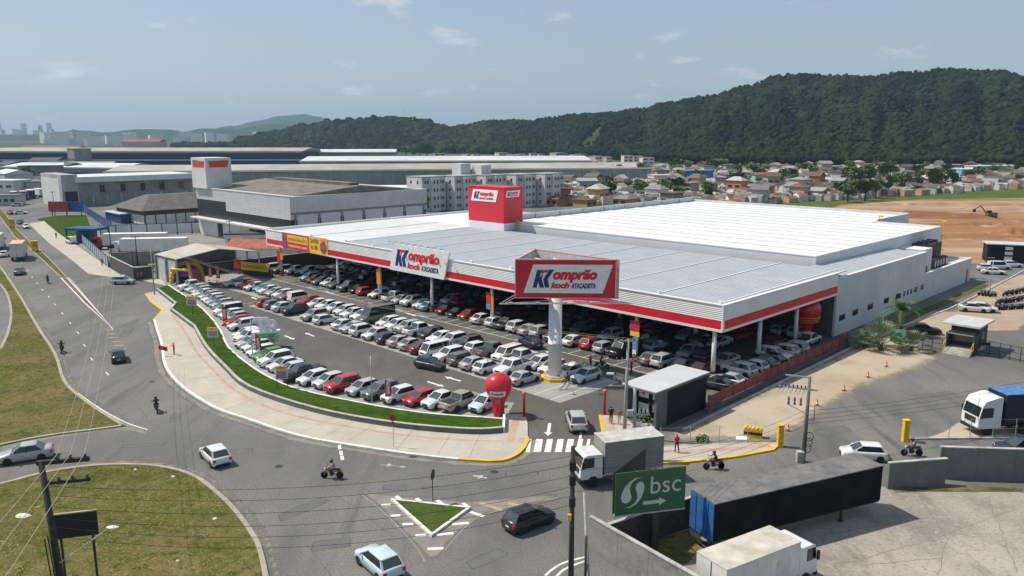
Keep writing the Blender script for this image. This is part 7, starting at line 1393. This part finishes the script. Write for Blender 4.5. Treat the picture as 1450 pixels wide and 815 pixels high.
hm_.polygons.foreach_set('material_index', hc); hm_.update(); hmo = ob('outbuildings', hm_); tag(hmo, 'jumble of sheds, lean-tos and small roofs filling the gaps between houses', 'outbuildings'); hmo['kind'] = 'stuff'
simple('warehouse', 'bright blue hall among the houses', 'hall', Vector((GD(987, 250, 500).x, 500, 0)), R(8), 17, 10, 6.4, mat('hall_blue', (.04, .17, .42), .6, var=.15), mat('hall_blue_roof', (.1, .28, .5), .6)); simple('warehouse', 'white and blue workshop at the end of the long warehouse', 'hall', Vector((GD(940, 250, 470).x, 470, 0)), R(12), 16, 10, 5, SHW, mat('roof_grey_far')); simple('warehouse', 'white building in the housing at far right', 'hall', Vector((GD(1400, 250, 560).x, 560, 0)), R(10), 30, 12, 7, APT, RW, 'flat', 1, 6); simple('warehouse', 'light blue building beside the white one at far right', 'hall', Vector((GD(1368, 250, 530).x, 530, 0)), R(10), 16, 10, 6, mat('hall_pale_blue', (.25, .45, .6), .7), RW)
# far apartment blocks behind the long warehouse
for i, x in enumerate([622, 672, 709, 717, 727, 738, 755, 764, 788, 796, 813, 822, 842, 857, 888, 902, 916, 622 + 40]):
    d = 900 + (i % 4) * 30 - (200 if x > 830 else 0); tz = GD(x, [217, 218, 216, 217, 219, 218][i % 6] + (4 if x > 830 else 0), d).z; simple('apartment_block', f"distant cream apartment block behind the long warehouse, {ORD(sorted([622, 672, 709, 717, 727, 738, 755, 764, 788, 796, 813, 822, 842, 857, 888, 902, 916, 662]).index(x) + 1)} from left", 'building', Vector((GD(x, 220, d).x, d, 0)), R(rn.choice([40, 50, 10])), rn.uniform(8, 14), 9, tz, WALLP, mat('apt_roof'), 'flat', 0, 2, 3, .2, 'distant apartment blocks', (.62, .58, .5))
# skyline city and low town at far left
xs = [random.Random(77).uniform(-30, 470) for _ in range(1)]; rn = random.Random(77); city = sorted([(rn.uniform(-20, 75), rn.uniform(173, 186)) for _ in range(26)] + [(rn.uniform(60, 470), rn.uniform(186.2, 197)) for _ in range(34)])
for i, (x, y) in enumerate(city):
    d = 4700 + rn.uniform(-300, 300) if y < 186.1 else rn.uniform(1800, 3200); q = GD(x, y, d); simple('tower_block' if y < 186.1 else 'town_building', f"pale distant {'tower block on the skyline' if y < 186.1 else 'town building below the blue hills'}, {ORD(i + 1)} from left along the horizon", 'building', Vector((q.x, d, 0)), R(rn.uniform(-40, 40)), (20 if y < 186.1 else 34) * rn.uniform(.6, 1.3), 22, max(8, q.z), WALLP, RW, 'flat', 0, 0, 1, .1, 'distant town', (.74, .73, .7))
simple('town_hall', 'distant long building with dark red roof at left horizon', 'building', Vector((GD(204, 200, 1500).x, 1500, 0)), 0, 70, 30, 16, WALLP, ROOFP, 'gable', 5, wcol=(.5, .45, .4), rcol=(.3, .06, .06)); simple('town_hall', 'distant low building with brown red roof far left', 'building', Vector((GD(75, 205, 1250).x, 1250, 0)), 0, 90, 30, 8, WALLP, ROOFP, 'gable', 4, wcol=(.4, .38, .35), rcol=(.25, .1, .08))
# ================================================================== trees
def tree_meshes(seed, rad, hgt):
    rn = random.Random(seed); m_ = MB()
    for c in range(9):
        a = rn.uniform(0, 2 * pi); r_ = rad * rn.uniform(.1, .65); o = Vector((r_ * cos(a), r_ * sin(a), hgt * rn.uniform(.5, .95))); q = leafball(rad * rn.uniform(.35, .55), 60, rad * .13, seed * 20 + c, .8); m_.add([Vector(v) + o for v in q.v], q.f); m_.m[-len(q.f):] = q.m
    tr_ = MB().tube((0, 0, 0), (0, 0, hgt * .6), rad * .09, rad * .05, 7)
    for k in range(4): a = k * pi / 2 + seed; tr_.tube((0, 0, hgt * .4), (cos(a) * rad * .5, sin(a) * rad * .5, hgt * .75), rad * .045, rad * .02, 5)
    return m_.mesh('crown', LEAF[:3]), tr_.mesh('trunk', LEAF[4])
TM = [tree_meshes(s, 3.2 + s * .5, 6 + s * .7) for s in range(4)]
rn = random.Random(8); pts = [(1225, 284), (1200, 286), (1240, 281), (1190, 281), (940, 283), (955, 279), (1000, 286), (1010, 283), (860, 268), (890, 270), (1275, 272), (1290, 268), (1320, 268), (1335, 264), (1350, 266), (1440, 262), (1300, 258), (1120, 262), (1100, 258), (1080, 252), (1045, 250), (1150, 252), (1180, 248), (1230, 250), (1260, 252), (985, 262), (1330, 250), (1410, 250), (1425, 252), (1390, 256), (590, 284), (608, 288), (600, 306), (585, 222), (595, 221), (575, 222), (605, 222), (560, 223), (1360, 244), (1280, 246), (1205, 246), (1130, 244), (1060, 244), (1010, 246), (970, 240), (940, 236), (955, 244), (1020, 238), (1090, 240), (1160, 240), (1240, 240), (1310, 242), (1395, 243), (1440, 246), (165, 268), (210, 250), (300, 262), (40, 262), (1255, 276), (1215, 279)]
for _ in range(48):
    y = rn.uniform(240, 284); pts.append((rn.uniform(800, min(1450, 1060 + (286 - y) * 15)), y))
for i, (x, y) in enumerate(sorted(pts)):
    p = G(x, y); k = rn.randrange(4); s = rn.uniform(.8, 1.3) * (1.8 if y < 224 else 1); t = thing('broadleaf_tree', f"dark green tree among the distant roofs, {ORD(i + 1)} from left of such trees", 'tree', p, rn.uniform(0, 6), 'trees among the distant roofs'); t.scale = (s,) * 3; ob('crown', TM[k][0], t); ob('trunk', TM[k][1], t)
# ================================================================== hills
from mathutils import noise as NZ
def interp(tab, x):
    for (a, b), (c, d) in zip(tab, tab[1:]):
        if x <= c: t = max(0, (x - a) / (c - a)); t = t * t * (3 - 2 * t); return b + (d - b) * t
    return tab[-1][1]
SKY = [(240, 214), (315, 205), (350, 193), (391, 185.5), (430, 177), (482, 170), (540, 165), (585, 167), (626, 176.5), (637, 180), (655, 177), (695, 170), (750, 170), (783, 165), (810, 162), (866, 159), (907, 154), (943, 145), (1000, 136), (1055, 121), (1100, 106), (1130, 104), (1180, 107.5), (1220, 108), (1280, 102), (1340, 98), (1400, 100), (1450, 109), (1560, 118), (1700, 140), (2000, 170)]
BASE = [(240, 1650), (500, 1450), (640, 1250), (800, 1080), (900, 900), (1000, 770), (1200, 725), (1450, 720), (2000, 760)]
def ridge_d(x): return interp(BASE, x) + interp([(240, 120), (400, 260), (640, 300), (900, 420), (1100, 480), (1450, 470), (2000, 400)], x)
def hill_z(x, s):
    rd = ridge_d(x); z = max(2, GD(x, interp(SKY, x), rd).z - 7); f = max(0, s) ** 1.15 if s <= 1 else max(0, 1 - (s - 1) * 1.3)
    n = NZ.fractal(Vector((x * .011, s * 1.4, 3.1)), .6, 2.0, 4); n2 = NZ.noise(Vector((x * .017, s * .35, 8.2))) + .5 * NZ.noise(Vector((x * .045, s * .6, 2.2)))
    bump_ = sin(pi * min(1, max(0, s))) if s <= 1 else 0
    return z * f + bump_ * (n * .16 * z + n2 * .27 * z)
def hill_p(x, s):
    b, r_ = interp(BASE, x), ridge_d(x); d = b + (r_ - b) * s; return Vector((GD(x, 200, d).x, d, hill_z(x, s)))
NX, NS = 220, 26; vs = []
for i in range(NX + 1):
    x = 240 + (2000 - 240) * i / NX
    for j in range(NS + 1): vs.append(hill_p(x, -.08 + 1.7 * j / NS) if j else Vector((*hill_p(x, -.08)[:2], -1)))
HG = layered('hill_ground', [(.035, .06, .02), ((.06, .09, .028), .012, .45, .62), ((.02, .036, .013), .05, .45, .7), ((.11, .1, .05), .02, .68, .78)], .95, 0)
hm = MB().add(vs, [(i * (NS + 1) + j, (i + 1) * (NS + 1) + j, (i + 1) * (NS + 1) + j + 1, i * (NS + 1) + j + 1) for i in range(NX) for j in range(NS)]); struct(hm.obj('hill', HG, smooth=True))
# the forest on it: one mass nobody could count
def ico(sub):
    import bmesh; bm = bmesh.new(); bmesh.ops.create_icosphere(bm, subdivisions=sub, radius=1); bm.verts.ensure_lookup_table(); v = np.array([q.co[:] for q in bm.verts]); f = np.array([[q.index for q in p.verts] for p in bm.faces]); bm.free(); return v, f
iv, if_ = ico(2); rs = np.random.RandomState(4); VAR = []
for k in range(8):
    n = 1 + rs.uniform(-.28, .28, len(iv)); q = iv * n[:, None]; q[:, 2] = np.where(q[:, 2] < 0, q[:, 2] * .8, q[:, 2] * 1.05); VAR.append(q)
TR = []; rn = random.Random(12)
while len(TR) < 14000:
    x = rn.uniform(245, 1560); s = rn.uniform(-.02, 1.06) ; d = interp(BASE, x); w_ = (d / 1400) * (.55 if x < 640 else .8)
    if rn.random() > w_ + (.35 if x > 950 else .05): continue
    cl = NZ.noise(Vector((x * .02, s * 2.5, 1.7))) * .8 + NZ.noise(Vector((x * .007, s * 1.3, 4.4))) * .9
    if 820 < x < 868 and .1 < s < .62 and abs((x - 822) - s * 62) < 13 and rn.random() < .93: continue
    if 905 < x < 1000 and s < .1 and rn.random() < .7: continue
    p = hill_p(x, s); TR.append((p.x, p.y, p.z, (rn.uniform(6, 8.5) if rn.random() < .05 else rn.choice([rn.uniform(2.2, 4.2), rn.uniform(3.0, 6.2)])) * (1.25 if x < 700 else 1), rn.randrange(8), rn.uniform(0, 6.28), cl, rn.random()))
nv, nf = len(iv), len(if_); VV = np.empty((len(TR) * nv, 3), np.float32); FF = np.empty((len(TR) * nf, 3), np.int32); CL = np.empty((len(TR) * nv, 4), np.float32); CL[:, 3] = 1
for i, (x, y, z, r_, k, a, cl, u_) in enumerate(TR):
    q = VAR[k]; c, s = cos(a) * r_, sin(a) * r_; VV[i * nv:(i + 1) * nv, 0] = q[:, 0] * c - q[:, 1] * s + x; VV[i * nv:(i + 1) * nv, 1] = q[:, 0] * s + q[:, 1] * c + y; VV[i * nv:(i + 1) * nv, 2] = q[:, 2] * r_ * .95 + z + r_ * .35
    FF[i * nf:(i + 1) * nf] = if_ + i * nv; t = min(1.2, max(0, .5 + cl * .9 + (u_ - .5) * .9)); g_ = np.array((.01, .018, .007)) * (1 - t) + np.array((.054, .07, .022)) * t; g_ = g_ * (.75 + .5 * rn.random())
    if u_ > .93: g_ = np.array(((.075, .09, .03), (.06, .075, .045), (.07, .06, .03))[i % 3])
    CL[i * nv:(i + 1) * nv, :3] = np.clip(g_ * .6, .004, .2)
iv1, if1 = ico(1); V1 = [iv1 * (1 + rs.uniform(-.3, .3, len(iv1)))[:, None] for _ in range(6)]; TS = []
while len(TS) < 30000:
    x = rn.uniform(245, 1560); s = rn.uniform(-.03, 1.04)
    if rn.random() > .25 + .75 * (x - 245) / 1300: continue
    if 820 < x < 868 and .1 < s < .62 and abs((x - 822) - s * 62) < 13 and rn.random() < .9: continue
    p = hill_p(x, s); TS.append((p.x, p.y, p.z, rn.uniform(1.5, 3.4), rn.randrange(6), NZ.noise(Vector((x * .03, s * 3.5, 5.7))), rn.random()))
n1, f1 = len(iv1), len(if1); V2 = np.empty((len(TS) * n1, 3), np.float32); F2 = np.empty((len(TS) * f1, 3), np.int32); C2 = np.ones((len(TS) * n1, 4), np.float32); b0 = len(VV)
for i, (x, y, z, r_, k, cl, u_) in enumerate(TS):
    V2[i * n1:(i + 1) * n1] = V1[k] * r_ + np.array((x, y, z + 2.2 + r_ * .9 + u_ * 3)); F2[i * f1:(i + 1) * f1] = if1 + i * n1 + b0; t = min(1, max(0, .45 + cl * .6 + (u_ - .5) * .8)); C2[i * n1:(i + 1) * n1, :3] = np.array((.007, .012, .006)) * (1 - t) + np.array((.034, .045, .016)) * t
VV = np.vstack([VV, V2]); FF = np.vstack([FF, F2]); CL = np.vstack([CL, C2])
me = bpy.data.meshes.new('forest'); me.vertices.add(len(VV)); me.vertices.foreach_set('co', VV.ravel()); me.loops.add(FF.size); me.loops.foreach_set('vertex_index', FF.ravel()); me.polygons.add(len(FF)); me.polygons.foreach_set('loop_start', np.arange(0, FF.size, 3, dtype=np.int32)); me.update(calc_edges=True)
ca = me.color_attributes.new('tint', 'FLOAT_COLOR', 'POINT'); ca.data.foreach_set('color', CL.ravel())
FM, fn_, fb_ = _new('forest_leaves'); at = fn_.nodes.new('ShaderNodeVertexColor'); at.layer_name = 'tint'; fb_.inputs['Roughness'].default_value = .85; fb_.inputs['Specular IOR Level'].default_value = .03
t1 = fn_.nodes.new('ShaderNodeTexNoise'); t1.inputs['Scale'].default_value = .55; t1.inputs['Detail'].default_value = 4; pp = fn_.nodes.new('ShaderNodeNewGeometry'); fn_.links.new(pp.outputs['Position'], t1.inputs[0])
mr = fn_.nodes.new('ShaderNodeMapRange'); mr.inputs[1].default_value = .35; mr.inputs[2].default_value = .7; mr.inputs[3].default_value = .55; mr.inputs[4].default_value = 1.35; fn_.links.new(t1.outputs[0], mr.inputs[0])
ml = fn_.nodes.new('ShaderNodeMixRGB'); ml.blend_type = 'MULTIPLY'; ml.inputs[0].default_value = 1; fn_.links.new(at.outputs[0], ml.inputs[1]); fn_.links.new(mr.outputs[0], ml.inputs[2]); fn_.links.new(ml.outputs[0], fb_.inputs['Base Color'])
bu = fn_.nodes.new('ShaderNodeBump'); bu.inputs['Strength'].default_value = 1; bu.inputs['Distance'].default_value = .9; fn_.links.new(t1.outputs[0], bu.inputs['Height']); fn_.links.new(bu.outputs[0], fb_.inputs['Normal'])
me.materials.append(FM); fo = ob('forest', me); tag(fo, 'dense dark green forest covering the hill behind the town', 'forest'); fo['kind'] = 'stuff'
q = GD(572, 153, ridge_d(572)); t = thing('radio_mast', 'thin lattice radio mast on the left hilltop', 'mast', (q.x, ridge_d(572), q.z - 32)); MB().tube((0, 0, 0), (0, 0, 32), .9, .3, 4).obj('mast', STEEL, t)
# distant blue mountains
def far_ridge(tab, d, dep, name, seed):
    n = 110; vs = []; x0, x1 = tab[0][0], tab[-1][0]
    for i in range(n + 1):
        x = x0 + (x1 - x0) * i / n; zt = max(1, GD(x, interp(tab, x) + 1.2 * NZ.noise(Vector((x * .11, seed, 0))), d).z)
        for j in range(9):
            s = j / 8; f = sin(pi * s) ** .9; dd = d - dep / 2 + dep * s; vs.append((GD(x, 200, dd).x, dd, zt * f * (1 + .18 * NZ.noise(Vector((x * .05, s * 4, seed))) * (1 if j != 4 else 0)) - (.8 if j in (0, 8) else 0)))
    struct(MB().add(vs, [(i * 9 + j, (i + 1) * 9 + j, (i + 1) * 9 + j + 1, i * 9 + j + 1) for i in range(n) for j in range(8)]).obj(name, HG, smooth=True))
far_ridge([(-250, 193), (60, 190), (90, 187), (106, 183), (120, 184.5), (150, 187), (200, 182.5), (240, 183), (262, 186), (290, 181.5), (340, 182), (380, 175), (460, 180), (560, 188), (640, 192)], 4600, 1400, 'distant_hills', 3)
far_ridge([(180, 193), (270, 188), (330, 178), (370, 170), (400, 163.5), (430, 162), (455, 166), (476, 172), (520, 180), (600, 190), (660, 194)], 6600, 1800, 'distant_hills', 9)
# ================================================================== haze: a closed box of pale air round everything
hz = MB().b(-9400, 9400, -9400, 9400, -1.6, 330).obj('haze', None if False else MATS.setdefault('haze_air', bpy.data.materials.new('haze_air'))); hz['kind'] = 'stuff'; hz['label'] = 'thin pale haze filling the air over the town'; hz['category'] = 'haze'
hmn = MATS['haze_air']; hmn.use_nodes = True; hmn.node_tree.nodes.clear(); vo = hmn.node_tree.nodes.new('ShaderNodeVolumePrincipled'); vo.inputs['Color'].default_value = (.5, .75, 1, 1); vo.inputs['Density'].default_value = 9.5e-5; vo.inputs['Anisotropy'].default_value = .2; oo = hmn.node_tree.nodes.new('ShaderNodeOutputMaterial'); hmn.node_tree.links.new(vo.outputs[0], oo.inputs['Volume'])
